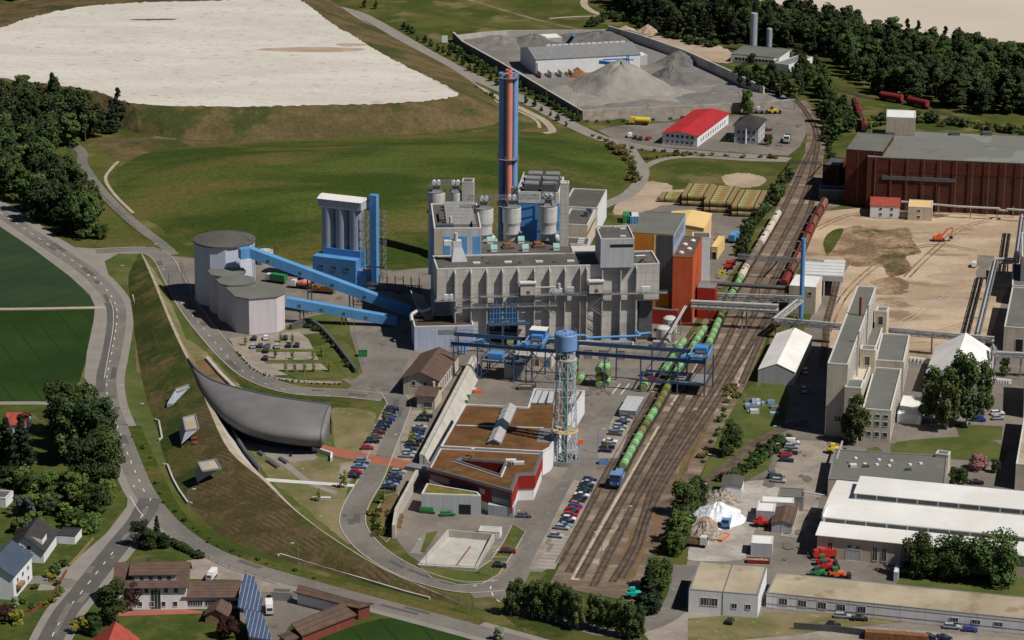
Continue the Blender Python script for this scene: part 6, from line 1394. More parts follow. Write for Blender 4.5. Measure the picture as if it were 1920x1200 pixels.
lB = train(2, 1330, 655, 1388, 536, lambda k, n: (FW, 'dark flat wagon under drum containers'), 18.8, 'row behind the open crab', 'flat wagons of the waste trains')
load(lB, 'row behind the open crab', 'drum containers on the trains', lambda j: j not in (5, 6, 7, 8))
train(2, 1388, 534, 1463, 404, lambda k, n: ((TC, 'cream tank wagon') if k == 0 or k == n-2 else (TBr, 'brown tank wagon') if k in (1, 2) else (TW, 'white tank wagon')), 16.2, 'mixed tanker row', 'pale tank wagons')
train(6, 1467, 549, 1549, 382, lambda k, n: ((HD, 'dark red hopper wagon') if k % 5 == 0 else (HR, 'rust brown hopper wagon')), 14.0, 'long rusty row', 'rusty hopper wagons')
train(7, 1616, 252, 1604, 200, lambda k, n: ((HR, 'rust brown hopper wagon') if k % 2 else (HD, 'dark red hopper wagon')), 14.0, 'distant row by the trees', 'rusty hopper wagons')
train(9, 1642, 186, 1765, 210, lambda k, n: (HD, 'dark red hopper wagon'), 15.5, 'far right siding row', 'rusty hopper wagons')
c, d = at_s(*(lambda q: (q, arc(q)))(polyw(TR[1])), near_s(polyw(TR[1]), arc(polyw(TR[1])), 1156, 906)); rz = math.atan2(-d.x, d.y)
lo = thing('locomotive', 'blue shunting locomotive at the head of the green train', 'locomotive', c+Z_*.2, rz=rz); lo.scale = (1.15, 1.05, 1.12); ORG[lo.name] = Vector((0, 0, 0))
mb = MB(); mb.cube(-1.5, 1.5, -4.6, 4.4, 1.1, 1.6, 'loco_navy'); mb.cube(-1.45, 1.45, -4.4, -1.2, 1.6, 4.1, 'loco_navy', 'loco_blue'); mb.cube(-.95, .95, -1.2, 4.2, 1.6, 3.4, 'loco_blue'); mb.cube(-1.55, 1.55, -4.6, -1.0, 4.1, 4.3, 'loco_blue'); mb.build('body', lo)
mb = MB(); mb.cube(-1.1, 1.1, -4.47, -4.4, 2.7, 3.7, 'glass'); mb.cube(1.46, 1.5, -4, -1.8, 2.7, 3.6, 'glass'); mb.build('cab_window', lo)
for k in (-.9, .9): MB().tube((k, -4.75, 1.9), (k, -4.6, 1.9), .16, 'lamp_glass').build('headlight', lo)
bogies(lo, 9)
mb = MB(); rail(mb, [(-1.45, -1, 1.6), (-1.45, 4.3, 1.6), (1.45, 4.3, 1.6), (1.45, -1, 1.6)], 1, 'white_metal', 1.6, .05); mb.build('railing', lo)
# ================================================================ works on the right
oh = HTz(1551.7, 680, 817); bo1 = Bx((1551.7, 680), (1590, 683), (1641.7, 538), oh, 0, wt=.08)
off = flat('office_slab', 'tall narrow cream office slab with long dark roof beside the tracks', 'office block', bo1, 'beige_render', 'roof_green_grey', 'coping', .4)
for k in range(15): opening(off, bo1, 'right', 4+k*(bo1.lw-8)/14.5, 14, 1.5, 8.4, pane='steel_grey', mull=1)
opening(off, bo1, 'front', 4.9, 5.2, 4.2, 1.8, mull=3); opening(off, bo1, 'front', 7.5, .1, 1.6, 2.6, name='door', pane='black');
MB().tube(bo1.pt(bo1.lu*.7, bo1.lw*.62, oh-.4), bo1.pt(bo1.lu*.7, bo1.lw*.62, oh+6), .45, 'wagon_red').build('flue_pipe', off)
for j in (.28, .62): MB().tube(bo1.pt(bo1.lu+.7, bo1.lw*j, 11), bo1.pt(bo1.lu+.7, bo1.lw*j, oh+3.5), .35, 'pipe_silver').build('flue_pipe', off)
def off_blk(A, B, C, z, name, wall_, roof, lab=None, cop='coping', wt=.4):
 b = Bx(A, B, C, z, 0, wt); return b
bt1 = Bx((1584, 725), (1615, 727), (1622, 712), HTz(1584, 724, 822), 0, wt=.5); s1_ = flat('stair_block', 'cream stair block at the near end of the office slab with one tall window', 'stair block', bt1, 'beige_render', 'roof_green_grey'); opening(s1_, bt1, 'front', bt1.lu*.45, bt1.zt-7, 1.5, 3.4)
bt2 = Bx((1613, 654), (1641, 656), (1643, 648), 15.5+4, 0, wt=.8); s2_ = flat('stair_block', 'ochre stair block with parapet halfway along the office slab', 'stair block', bt2, 'cream_wall', 'roof_green_grey'); opening(s2_, bt2, 'front', bt2.lu*.5, bt2.zt-5.5, 1.6, 3)
bt3 = Bx((1641, 582), (1663, 584), (1667, 576), 18.5, 0, wt=.8); s3_ = flat('stair_block', 'ochre stair block at the far end of the office slab', 'stair block', bt3, 'cream_wall', 'roof_green_grey'); opening(s3_, bt3, 'front', bt3.lu*.5, bt3.zt-5, 1.6, 3)
bt4 = Bx((1593, 722), (1618, 724), (1645, 655), 13.6, 0, wt=.08); flat('office_terrace', 'cream roof terrace between office slab and lower wing', 'terrace', bt4, 'beige_render', 'cream_wall', 'coping', 1.0)
bt5 = Bx((1616, 652), (1642, 654), (1658, 604), 12.5, 0, wt=.08); flat('link_wing', 'grey roofed link wing between the two ochre stair blocks', 'wing', bt5, 'beige_render', 'roof_green_grey')
wz = HTz(1671, 769, 831); bw1 = Bx((1617, 766), (1671, 769), (1692, 691), wz, 0, wt=.1)
w1 = flat('office_wing', 'lower grey roofed office wing nearest the birch, with rows of small windows', 'wing', bw1, 'beige_render', 'roof_green_grey')
for r_, z in enumerate((2.0, 5.6, 8.4)): row(w1, bw1, 'front', 3, z, 1.4, 1.5 if r_ < 2 else 1.0, s0=1, s1=bw1.lu-.3)
row(w1, bw1, 'right', 9, 1.6, 1.3, 6.6)
bw2 = Bx((1641, 675), (1695, 677), (1708, 627), wz+.5, 0, wt=.12); w2 = flat('office_wing', 'grey roofed office wing behind, next to the pipe bridge', 'wing', bw2, 'beige_render', 'roof_green_grey'); row(w2, bw2, 'right', 7, 1.6, 1.3, 6.4)
tz = HTz(1490.7, 699, 722)
t1 = Bx((1421.7, 693.4), (1490.7, 699), (1522, 631), HTz(1421.7, 693.4, 717), 0, wt=.2); g1 = gable('storage_tent', 'white gabled storage tent beside the railway', 'tent', t1, 2.6, 'light_grey_wall', 'tent_white', 'w', .1, 'white storage tents')
t2 = Bx((1732, 711), (1846, 720), (1866, 660), HTz(1732, 711, 737), 0, wt=.5); g2_ = gable('storage_tent', 'wide white storage tent behind the big trees', 'tent', t2, 6.0, 'light_grey_wall', 'tent_white', 'w', .1, 'white storage tents')
opening(g2_, t2, 'front', t2.lu*.28, .1, 3.2, 4.5, name='gate', pane='steel_grey')
bwf = Bx((1683, 775), (1727, 780), (1732, 745), 3.2, 0, wt=.3); flat('white_canopy', 'flat white canopy roof beside the office wing and trees', 'canopy', bwf, 'white_wall', 'roof_white', 'roof_white', .1)
bgr = Bx((1553, 896.7), (1771.7, 911.7), (1771.7, 855), 5.4, 0, wt=.7); gr_ = flat('grey_workshop', 'long low building with grey roof and tiny skylights behind the white roofed halls', 'workshop', bgr, 'beige_render', 'roof_green_grey', 'steel_grey', .3)
for i, (x, y) in enumerate(((1604, 860), (1648, 863), (1671, 865), (1726, 870), (1644, 872), (1667, 874), (1621, 871), (1706, 872))): MB().lathe(P(x, y, 5.1), [(.65, 0), (.6, .4), (.3, .6)], 'white_metal', 10).build('skylight', gr_)
for x, y in ((1624, 876), (1703, 882)): MB().box(P(x, y, 5.1), X_, Y_, 1.8, 1, 5.0, 5.9, 'dark_steel').build('vent', gr_)
mb = MB(); mb.box(P(1600, 875, 5.1), X_, Y_, 2, 2, 5, 6, 'white_metal'); mb.box(P(1597, 868, 5.1), X_, Y_, 2.4, .8, 5, 5.7, 'steel_grey'); mb.build('roof_unit', gr_); row(gr_, bgr, 'front', 24, 3.2, .7, .9, frame='beige_render')
b_ = Bx((1754, 850), (1778, 853), (1782, 846), 6.4, 0, wt=1); flat('lift_shed', 'small grey block at the right end of the low grey roofed building', 'block', b_, 'beige_render', 'roof_green_grey', 'coping', .3)
hz2 = HTz(1531, 1003.5, 1045); hA = Bx((1531, 1003.5), (1860, 1037), (1880, 950), hz2, 0, wt=.9)
hall = thing('white_roof_hall', 'large hall with stepped white metal roofs and dark window bands', 'hall', hA.pt(10, 10)); LW = 31.0
o0 = V2(P(1531, 1003.5, hz2)); hu, hw = hA.u, hA.w; LU = 74
ww = V2(P(1557, 906, 9)-P(1531, 1003.5, hz2)); LW = ww.dot(hw)
def hb(i0, i1, j0, j1): return [o0+hu*i0+hw*j0, o0+hu*i1+hw*j0, o0+hu*i1+hw*j1, o0+hu*i0+hw*j1]
MB().prism(hb(.2, LU, .2, LW), 0, hz2-.1, 'cream_wall').build('wall', hall)
def slope(nm, i0, i1, j0, j1, z0, z1, mm='roof_white', t_=.2):
 q = hb(i0, i1, j0, j1); vs = [Vector((*q[0].xy, z0)), Vector((*q[1].xy, z0)), Vector((*q[2].xy, z1)), Vector((*q[3].xy, z1))]; vs += [v+Z_*t_ for v in vs]
 MB().add(vs, [(3, 2, 1, 0), (4, 5, 6, 7), (0, 1, 5, 4), (1, 2, 6, 5), (2, 3, 7, 6), (3, 0, 4, 7)], mm).build(nm, hall)
j1, j2 = LW*.22, LW*.60
slope('roof', -.3, LU, -.4, j1, hz2, hz2+.9); slope('roof', -.3, LU, j1+.1, j2+3, hz2+2.4, hz2+3.6); slope('roof', -.3, LU, j2+3.05, LW, hz2+3.6, hz2+3.2); slope('monitor_roof', 7, LU, j2-.3, LW-2.5, hz2+5.4, hz2+6.2)
mb = MB(); mb.prism(hb(.1, LU, j1, j1+.3), hz2+.5, hz2+2.45, 'white_metal'); mb.prism(hb(.15, .4, j1, LW), 0, hz2+3.3, 'white_metal'); mb.prism(hb(7.3, LU, j2, LW-3), hz2+3, hz2+5.4, 'white_metal'); mb.build('gable_wall', hall)
for k in range(12):
 i0 = 1.2+k*6.0; MB().prism(hb(i0, i0+5.6, j1-.06, j1+.05), hz2+1.15, hz2+2.25, 'dark_steel').build('ribbon_window', hall)
 if k: i0 = 2+k*6; MB().prism(hb(i0, i0+5.6, j2-.08, j2+.02), hz2+3.95, hz2+5.2, 'dark_steel').build('ribbon_window', hall)
hf = Bx((0, 0), (1, 0), (1, -1), 0); hf.o = o0+hw*.2; hf.u = hu; hf.w = hw; hf.lu = LU; hf.lw = LW
for s_, w_, z, h, nm, pn in ((4, 1.4, .9, 4, 'window', 'wagon_red'), (9.6, 1.2, 3.6, 1.2, 'window', 'win_glass'), (12, 1.2, 3.6, 1.2, 'window', 'win_glass'), (10.8, 4.2, .1, 3.2, 'gate', 'light_grey_wall'), (17, 1.4, .8, 4, 'window', 'win_glass'), (19.6, 1.4, .8, 4, 'window', 'win_glass'), (25, 1.4, .8, 4, 'window', 'steel_grey'), (27.6, 1.4, .8, 4, 'window', 'steel_grey'), (33, 3, 1.5, 3.2, 'gate', 'dark_steel')): opening(hall, hf, 'front', s_, z, w_, h, name=nm, pane=pn, mull=1 if nm == 'window' else 0)
bz_ = HTz(1291.7, 1105, 1149); bX = Bx((1291.7, 1105), (1421.7, 1115), (1440, 1061.7), bz_, 0, wt=.6); tx = flat('tan_roof_workshop', 'white workshop with two bay tan roof at the bottom right', 'workshop', bX, 'white_wall', 'roof_tan', 'steel_grey', .15)
opening(tx, bX, 'front', bX.lu*.24, 2.6, 2.4, 2.2, mull=2); opening(tx, bX, 'front', bX.lu*.355, 2.6, 2.4, 2.2, mull=2); opening(tx, bX, 'front', bX.lu*.66, 2.4, 1.4, 1.4, mull=1); opening(tx, bX, 'front', bX.lu*.86, 2.4, 1.4, 1.4, mull=1)
mb = MB(); mb.prism([bX.pt(bX.lu*.49, 0), bX.pt(bX.lu*.505, 0), bX.pt(bX.lu*.505, bX.lw), bX.pt(bX.lu*.49, bX.lw)], bz_-.2, bz_+.12, 'steel_grey'); mb.prism([bX.pt(bX.lu*.49, -.1), bX.pt(bX.lu*.5, -.1), bX.pt(bX.lu*.5, 0), bX.pt(bX.lu*.49, 0)], 0, bz_, 'steel_grey'); mb.build('roof_joint', tx)
lz2 = HTz(1437, 1111.7, 1139); bY = Bx((1437, 1111.7), (1990, 1167), (2010, 1128), lz2, 0, wt=.95); lb = flat('long_tan_roof_shed', 'very long low shed with tan roof running out at the bottom right', 'shed', bY, 'white_wall', 'roof_tan', 'steel_grey', .12)
for x in (1466, 1503, 1541, 1578, 1617): s_ = (P(x, 1120)-P(1437, 1112)).dot(bY.u); opening(lb, bY, 'front', s_, 1.2, 2.2, 1.9, mull=2)
for x in (1784, 1826, 1868): s_ = (P(x, 1150)-P(1437, 1112)).dot(bY.u); opening(lb, bY, 'front', s_, 1.4, 2.2, 1.2, mull=2)
panel(lb, 'red_stripe', bY, 'front', 0, bY.lu, 1.0, 1.15, 'wagon_red', .04); panel(lb, 'red_stripe', bY, 'front', 0, bY.lu, lz2-1.0, lz2-.88, 'wagon_red', .04)
mb = MB()
for k in range(12): s_ = 2+k*7; mb.beam(bY.pt(s_, -1.4, 0), bY.pt(s_, -1.4, 5.4), .1, 'steel_grey')
rail(mb, [bY.pt(0, -1.4, lz2-.4), bY.pt(84, -1.4, lz2-.4)], 1, 'steel_grey', 7, .07); o_ = mb.build('wire_fence', origin=bY.pt(0, -1.4, 0)); tag(o_, 'thin wire fence in front of the very long tan roofed shed', 'fence')
hb_ = HTz(1627, 294, 392); bH = Bx((1627, 294), (1990, 309), (2010, 258), hb_, 0, wt=.95); bh_ = flat('brick_hall', 'huge dark red brick hall with patched grey green roof', 'hall', bH, 'rust_brick', 'roof_patched', 'roof_green_grey', .2)
for k in range(13):
 s_ = 3+k*6.3; panel(bh_, 'pilaster', bH, 'front', s_, s_+.7, .0, hb_-.4, 'brick', .4)
 panel(bh_, 'window_band', bH, 'front', s_+.8, s_+6.1, hb_-6, hb_-1.2, 'brick', .1)
panel(bh_, 'dark_band', bH, 'front', 6, 36, hb_-9.2, hb_-7.6, 'dark_steel', .5)  # dark strip across part of the front, below the window bands
bH2 = Bx((1587, 279), (1655, 284), (1668, 252), HTz(1589, 280, 386), 0, wt=.9); flat('brick_hall_wing', 'left end block of the dark brick hall', 'hall', bH2, 'brick', 'roof_green_grey', 'roof_green_grey', .2)
bH3 = Bx((1543, 308), (1574, 311), (1578, 296), HTz(1543, 309, 352), 0, wt=.9); flat('brick_annex', 'small brick annex left of the dark brick hall', 'annex', bH3, 'brick', 'dark_steel', 'brick', .3)
bH4 = Bx((1536, 355), (1590, 357), (1592, 349), 5, 0, wt=1); flat('loading_shed', 'low dark shed with one white roof panel in the hall shadow', 'shed', bH4, 'dark_steel', 'roof_grey', 'steel_grey', .3)
bT_ = Bx((1662, 219), (1717, 221), (1720, 206), hb_+HTz(1662, 219, 253)*1.0, 0, wt=.9); z_t = PD(1662, 219, P(1662, 253, hb_).y).z; bT_ = Bx((1662, 219), (1717, 221), (1720, 207), z_t, hb_-.3, wt=.9)
ht_ = thing('rooftop_tower', 'grey cube tower with white roof standing on the brick hall', 'tower', bT_.pt(3, 3, hb_)); shell(ht_, bT_.ring(), hb_-.2, z_t, 'light_grey_wall', 'roof_white', 'coping', .2); panel(ht_, 'front_shade', bT_, 'front', .2, bT_.lu-.2, hb_+.2, z_t-.6, 'tan_wall', .05)  # tan front panel puts that side's shade into the colour
mb = MB()
for x in (1668, 1700, 1790, 1850): mb.box(P(x, 252, hb_), X_, Y_, 4, 3, hb_-.2, hb_+1.2, 'dark_steel')
mb.build('roof_vent', bh_)
b = Bx((1632, 386), (1687, 388), (1691, 369), HTz(1632, 386, 408), 0, wt=.8); q_ = gable('red_roof_shed', 'small white house with dull red roof in front of the brick hall', 'house', b, .7, 'white_wall', 'tile_red', 'u', .2)
for z in (1.0, 3.3): row(q_, b, 'front', 2, z, 1.1, 1.1, s0=2, s1=b.lu-1)
b = Bx((1703, 387), (1748, 389), (1753, 376), HTz(1703, 387, 413), 0, wt=.8); q_ = flat('beige_cube_house', 'beige cube house right of the small red roofed house', 'house', b, 'cream_wall', 'yellow_roof', 'coping', .2)
for z in (1.0, 3.6): opening(q_, b, 'front', b.lu*.45, z, 1.1, 1.1)
b = Bx((1370, 101), (1461, 108), (1489, 92), HTz(1370, 101, 117), 0, wt=.6); vl = flat('white_office_villa', 'white flat building with grey roof in front of the dark wood', 'building', b, 'white_wall', 'roof_green_grey', 'roof_green_grey', .15); row(vl, b, 'front', 12, 1.2, 1.5, 1.7)
b = Bx((1452, 118), (1480, 121), (1530, 107), 4, 0, wt=.3); vl2 = flat('white_villa_wing', 'lower white wing with pale roof right of the white flat building', 'wing', b, 'white_wall', 'steel_grey', 'coping', .15); row(vl2, b, 'right', 6, .8, 1.6, 1.8)
for x, yt, yb_, r, lab in ((1412, 25, 96, 1.75, 'taller pale grey silo tower behind the white flat building'), (1441.5, 54, 96, 1.35, 'shorter pale grey silo tower behind the white flat building')):
 c = P(x, yb_); t = thing('silo_tower', lab, 'silo', c, 'pale towers near the wood'); h = HT(x, yt, yb_); MB().lathe(c, [(r, 0), (r, h), (r*.8, h+.3)], 'silo_grey', 20).build('shaft', t); mb = MB(); mb.beam(c+X_*(r+.15), c+X_*(r+.15)+Z_*h, .18, 'steel_grey'); mb.build('ladder', t)
MB().tube(P(1453, 112, 0), P(1453, 112, 9), .8, 'white_wall').build('chimney', vl)
sh = HTz(1006, 135, 150); b = Bx((1006, 113), (1199, 101), (1186, 79), HTz(1006, 113, 142), 0, wt=.8)
sl = gable('slag_hall', 'long grey metal hall with ridge vents in the slag yard', 'hall', b, 3.2, 'white_wall', 'steel_grey', 'u', .3); panel(sl, 'grey_strip', b, 'front', b.lu*.0, b.lu*.02, 0, 6, 'steel_grey')  # narrow grey strip at the left end of the front
mb = MB()
for k in range(14): mb.box(b.pt(b.lu*.2+k*b.lu*.055, b.lw*.53), b.u, b.w, b.lu*.045, .8, b.zt+3.0, b.zt+3.9, 'white_metal')
mb.build('ridge_vent', sl)
for k in range(5):
 mb = MB(); q = b.pt(b.lu*.02+k*5.2, -4.5); mb.box(q, b.u, b.w, 1.1, 7, 0, 2.8, 'pale_concrete'); tag(mb.build('bay_divider', origin=q), f'{ORD[k]} from the left of the concrete bay dividers before the slag hall', 'divider', 'bay dividers')
b = Bx((1200, 104), (1214, 103), (1208, 97), 5, 0, wt=.8); flat('slag_annex', 'small pale annex at the right end of the slag hall', 'annex', b, 'light_grey_wall', 'roof_white', 'coping', .2)
wall('yard_wall', 'weathered stone wall along the front of the slag yard', [(1092, 225), (1160, 221), (1290, 216), (1400, 210), (1468, 207)], 4.6, .8, 'stone_wall', grp=None)
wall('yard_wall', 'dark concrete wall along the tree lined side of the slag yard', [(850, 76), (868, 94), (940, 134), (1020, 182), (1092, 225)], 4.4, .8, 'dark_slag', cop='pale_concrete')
wall('yard_wall', 'concrete wall along the far right side of the slag yard', [(1140, 65), (1200, 82), (1285, 112), (1360, 146), (1425, 178), (1432, 180)], 4.6, .8, 'concrete', cop='pale_concrete')
wall('yard_wall', 'low far wall at the back of the slag yard', [(850, 76), (900, 70), (950, 66), (1140, 65)], 2.6, .8, 'pale_concrete')
hp = thing('slag_heap', 'large grey cone heap of slag under a blue conveyor', 'heap', P(1163, 172)); from mathutils import noise as nz_
def heap(c, r, h, mm, root=None, sy=1.0, seed=0, flat_=.04, name='heap', n=48, rough=.06):
 mb = MB(); prof = 14; vs = []
 for j in range(prof+1):
  t = j/prof
  for i in range(n):
   a = i*6.2832/n; w_ = 1+rough*nz_.noise(Vector((math.cos(a)*2.2+seed, math.sin(a)*2.2, t*1.5)))*3; rr_ = r*(1-t)*w_ if t > 0 else r*1.06*w_
   zz = h*(1-(1-t)**1.06) if t < .93 else h*(.93)+h*.03*nz_.noise(Vector((a, seed, t)))
   vs.append(c+Vector((math.cos(a)*rr_, math.sin(a)*rr_*sy, max(0, zz*(1+rough*2*nz_.noise(Vector((math.cos(a)*3, math.sin(a)*3+seed, t*5)))*(1 if t > 0 else 0))) if j else -.3)))
 mb.add(vs, [(j*n+i, j*n+(i+1) % n, (j+1)*n+(i+1) % n, (j+1)*n+i) for j in range(prof) for i in range(n)], mm, True); mb.add(vs[-n:], [tuple(range(n))], mm)
 return mb.build(name, root) if root else mb.build(name, origin=c)
heap(P(1163, 168), 27, 14.5, 'slag', hp, seed=2)
heap(P(1162, 178), 34, 2.6, 'slag', hp, seed=4, rough=.1)
for x, y, r, h, mm, sd_, lab in ((1262, 150, 14, 7, 'dark_slag', 3, 'dark slag heap right of the cone heap'), (1272, 118, 12, 6, 'dark_slag', 5, 'dark slag heap behind the cone heap on the right'), (1000, 82, 16, 5, 'dark_slag', 6, 'dark slag heap at the back left of the yard'), (1125, 72, 22, 3.5, 'dark_slag', 7, 'flat dark slag heap at the back of the yard'), (940, 82, 18, 4, 'grey_gravel', 8, 'grey gravel heap in the back left corner'), (1082, 142, 6, 4, 'rust', 9, 'rusty scrap heap between the bays'),
     (1175, 66, 10, 3, 'dark_slag', 10, 'small dark heap near the blue pipe'), (1215, 206, 24, 2.6, 'grey_gravel', 11, 'low gravel bank behind the stone wall'), (1120, 212, 16, 2.2, 'grey_gravel', 12, 'low gravel bank at the left of the stone wall'), (1385, 186, 26, 3, 'grey_gravel', 13, 'wide gravel bank at the right of the slag yard'), (1172, 62, 7, 4, 'rough_sand', 14, 'pale sand heap beyond the yard wall'), (1215, 60, 6, 4, 'rough_sand', 15, 'second pale sand heap beyond the yard wall')):
 if y < 66 and mm == 'rough_sand': x += 0
 tag(heap(P(x, y), r, h, mm, seed=sd_, rough=.12), lab, 'heap', 'heaps of the slag yard' if mm != 'rough_sand' else None)
cv = thing('stacker', 'blue stacker conveyor above the cone heap', 'stacker', P(1175, 130)); mb = MB(); YC = P(1165, 150).y
mb.beam(PD(1124, 116, YC), PD(1182, 124, YC-6), 1.6, 'crab_blue'); mb.build('boom', cv); mb = MB()
for a_, b_ in (((1174, 128), (1176, 102)), ((1180, 126), (1178, 102)), ((1168, 112), (1188, 112)), ((1130, 112), (1176, 110))): mb.beam(PD(*a_, YC-5), PD(*b_, YC-5), .6, 'crab_blue')
mb.build('mast', cv)
t = tag(MB().tube(P(1076, 66, 0), P(1076, 66, 9), .9, 'blue_paint').build('blue_pipe', origin=P(1076, 66)), 'short upright blue pipe behind the slag hall', 'pipe')
b = Bx((1015, 72), (1054, 70), (1040, 63), 3, 0, wt=.9); flat('white_shelter', 'flat white shelter roof at the back of the slag yard', 'shelter', b, 'pale_concrete', 'roof_white', 'coping', .1)
b = Bx((1241, 251), (1309, 254.5), (1378, 212), HTz(1309, 254.5, 275), 0, wt=.25); rr1 = gable('red_roof_hall', 'long white building with bright red metal roof', 'building', b, 1.3, 'white_wall', 'roof_red', 'w', .5)
row(rr1, b, 'front', 6, 3.6, 1.3, 1.2); row(rr1, b, 'front', 6, 1.0, 1.1, 1.1); row(rr1, b, 'right', 11, 1.2, 1.1, 1.8)
b = Bx((1377, 236), (1422, 239), (1436, 224), HTz(1378, 236, 268), 0, wt=.6); vi = thing('octagonal_villa', 'grey blue villa with dark hipped roof beside the red roofed building', 'villa', b.pt(5, 5)); MB().prism(b.ring(), 0, b.zt, 'light_grey_wall').build('wall', vi)
mb = MB(); q = inset(b.ring(), -.9); ce = sum(q, Vector())/4; mb.add([Vector((*p_.xy, b.zt+.05)) for p_ in q]+[Vector((*ce.xy, b.zt+4))], [(0, 1, 4), (1, 2, 4), (2, 3, 4), (3, 0, 4), (3, 2, 1, 0)], 'roof_dark_tile'); mb.build('roof', vi)
for z in (1.2, 4.4): row(vi, b, 'front', 4, z, 1.4, 1.6, pane='glass'); row(vi, b, 'right', 3, z, 1.2, 1.5)
MB().tube(b.pt(b.lu*.5, -.5, 0), b.pt(b.lu*.5, -.5, b.zt), .35, 'white_wall').build('downpipe', vi)
b = Bx((1498, 534.5), (1541, 539), (1549, 513), HTz(1541, 539, 591), 0, wt=.45); b = Bx((1480, 534.5), (1530, 539), (1537, 518), HTz(1530, 539, 590), 0, wt=.6); q_ = flat('pump_building', 'beige box building with white roof beside the blue flue', 'building', b, 'beige_render', 'roof_white', 'coping', .15); opening(q_, b, 'front', b.lu*.78, 7, 1.3, 1.3); panel(q_, 'cream_side', b, 'right', .1, b.lw-.1, 0, b.zt-.2, 'cream_wall', .04)
b = Bx((1503, 515.5), (1581, 518), (1594, 489), 8.2, 0, wt=.6); q_ = thing('loading_canopy', 'wide canopy with ribbed pale roof over the railway spur', 'canopy', b.pt(5, 5)); MB().prism(b.ring(), 6.2, 8.2, 'light_grey_wall').build('fascia', q_)
mb = MB()
for k in range(5): mb.prism([b.pt(0, b.lw*(k+.06)/5), b.pt(b.lu, b.lw*(k+.06)/5), b.pt(b.lu, b.lw*(k+.9)/5), b.pt(0, b.lw*(k+.9)/5)], 8.2, 8.45, 'white_metal')
mb.build('roof', q_)
for i, j in ((.2, .3), (b.lu-.5, .3), (b.lu-.5, b.lw-.4), (.2, b.lw-.4), (b.lu*.55, .3)): MB().beam(b.pt(i, j, 0), b.pt(i, j, 6.2), .45, 'white_metal').build('post', q_)
MB().prism([b.pt(.5, b.lw-.8), b.pt(b.lu*.9, b.lw-.8), b.pt(b.lu*.9, b.lw-.4), b.pt(.5, b.lw-.4)], 0, 6.2, 'dark_steel').build('back_wall', q_)
fl = thing('blue_flue', 'slender blue steel flue beside the box building', 'flue', P(1501.5, 597)); h = HT(1504, 447, 597); MB().lathe(P(1501.5, 597), [(.85, 0), (.85, h), (.7, h)], 'blue_paint', 16).build('shaft', fl); mb = MB(); mb.beam(P(1505, 597), P(1505, 597, 12), .2, 'steel_grey'); mb.beam(P(1497, 598), P(1497, 598, 9), .3, 'steel_grey'); mb.build('ladder', fl)
def bridge(label, pts, h, wd, posts, r=.38, npipe=3, n=24, mm='pipe_silver', grp='pipe bridges', boxm='steel_grey'):
 t = thing('pipe_bridge', label, 'pipe bridge', Vector((pts[0].x, pts[0].y, 0)), grp); mb = MB()
 for a, b_ in zip(pts[:-1], pts[1:]): truss(mb, a, b_, h, wd, boxm, max(3, int((b_-a).length/4)), .22)
 mb.build('girder', t)
 for k in range(npipe):
  mb = MB()
  for a, b_ in zip(pts[:-1], pts[1:]):
   d = V2(b_-a).normalized(); s_ = Vector((-d.y, d.x, 0)); o_ = s_*((k-(npipe-1)/2)*wd/npipe)+Z_*(h*.35 if k != 1 else h+.3); mb.tube(a+o_-d*.3, b_+o_+d*.3, r, mm, n=10)
  mb.build('pipe', t)
 for q in posts:
  mb = MB(); mb.beam((q.x, q.y, 0), q, .35, 'steel_grey'); mb.beam((q.x+.1, q.y+wd*.8, 0), (q.x+.1, q.y+wd*.8, q.z), .35, 'steel_grey'); mb.beam((q.x, q.y, q.z*.3), (q.x, q.y+wd*.8, q.z), .15, 'steel_grey'); mb.build('post', t)
 return t
bridge('heavy grey pipe bridge crossing the tracks from the orange block', [P(1297, 577, 7), P(1458, 585, 7)], 2.2, 2.6, [P(1331, 578, 7), P(1392, 582, 7), P(1400, 582, 7), P(1452, 585, 7)], .55)
bridge('light upper pipe bridge parallel to the heavy one', [P(1346, 560, 7.5), P(1502, 566, 7.5)], 1.8, 1.8, [P(1402, 562, 7.5), P(1460, 564, 7.5), P(1498, 566, 7.5)], .22)
bridge('white pipe rack with bends beside the blue flue', [P(1500, 566, 7.0), P(1452, 605, 6.0)], 1.2, 2.4, [P(1490, 575, 6.5), P(1470, 592, 6.5), P(1455, 603, 6)], .42, 4)
bridge('long white pipe bridge behind the office slab', [P(1452, 606, 5.6), P(1578, 617, 5.6)], 1.6, 2.0, [P(1455, 606, 5.6), P(1548, 614, 5.6)], .36)
bridge('long white pipe bridge between office slab and wide tent', [P(1645, 622, 6.5), P(1750, 632, 6.5), P(1862, 642, 6.5)], 1.6, 2.0, [P(1748, 632, 6.5), P(1830, 639, 6.5), P(1862, 642, 6.5)], .36)
bridge('tall white pipe bridge along the right side of the sand lot', [P(1832, 632, 7), P(1866, 493, 7), P(1905, 493, 7), P(1916, 410, 7)], 1.4, 2.0, [P(1838, 600, 7), P(1846, 565, 7), P(1855, 530, 7), P(1866, 493, 7), P(1890, 494, 7), P(1905, 493, 7)], .36)
bridge('white pipe bridge leaving the picture right of the wide tent', [P(1862, 655, 7), P(1866, 668, 7), P(1970, 672, 7)], 1.2, 1.8, [P(1866, 668, 7), P(1915, 670, 7)], .36)
pipes('overhead_pipe', 'dark insulated pipe crossing the tracks behind the light bridge', [[P(1332, 531, 5.5), P(1475, 540, 5.5)]], .85, 'dark_steel', posts=[P(1336, 531, 5.4), P(1424, 536, 5.4), P(1472, 540, 5.4)])
pipes('overhead_pipe', 'white pipe with a loop in front of the brick hall', [[P(1690, 378, 5), P(1795, 387, 5), P(1874, 391, 5), P(1874, 394, 3.5), P(1888, 395, 3.5), P(1888, 392, 5), P(1960, 397, 5)]], .45, 'pipe_silver', posts=[P(x, 387, 5) for x in (1700, 1760, 1820, 1870, 1900)])
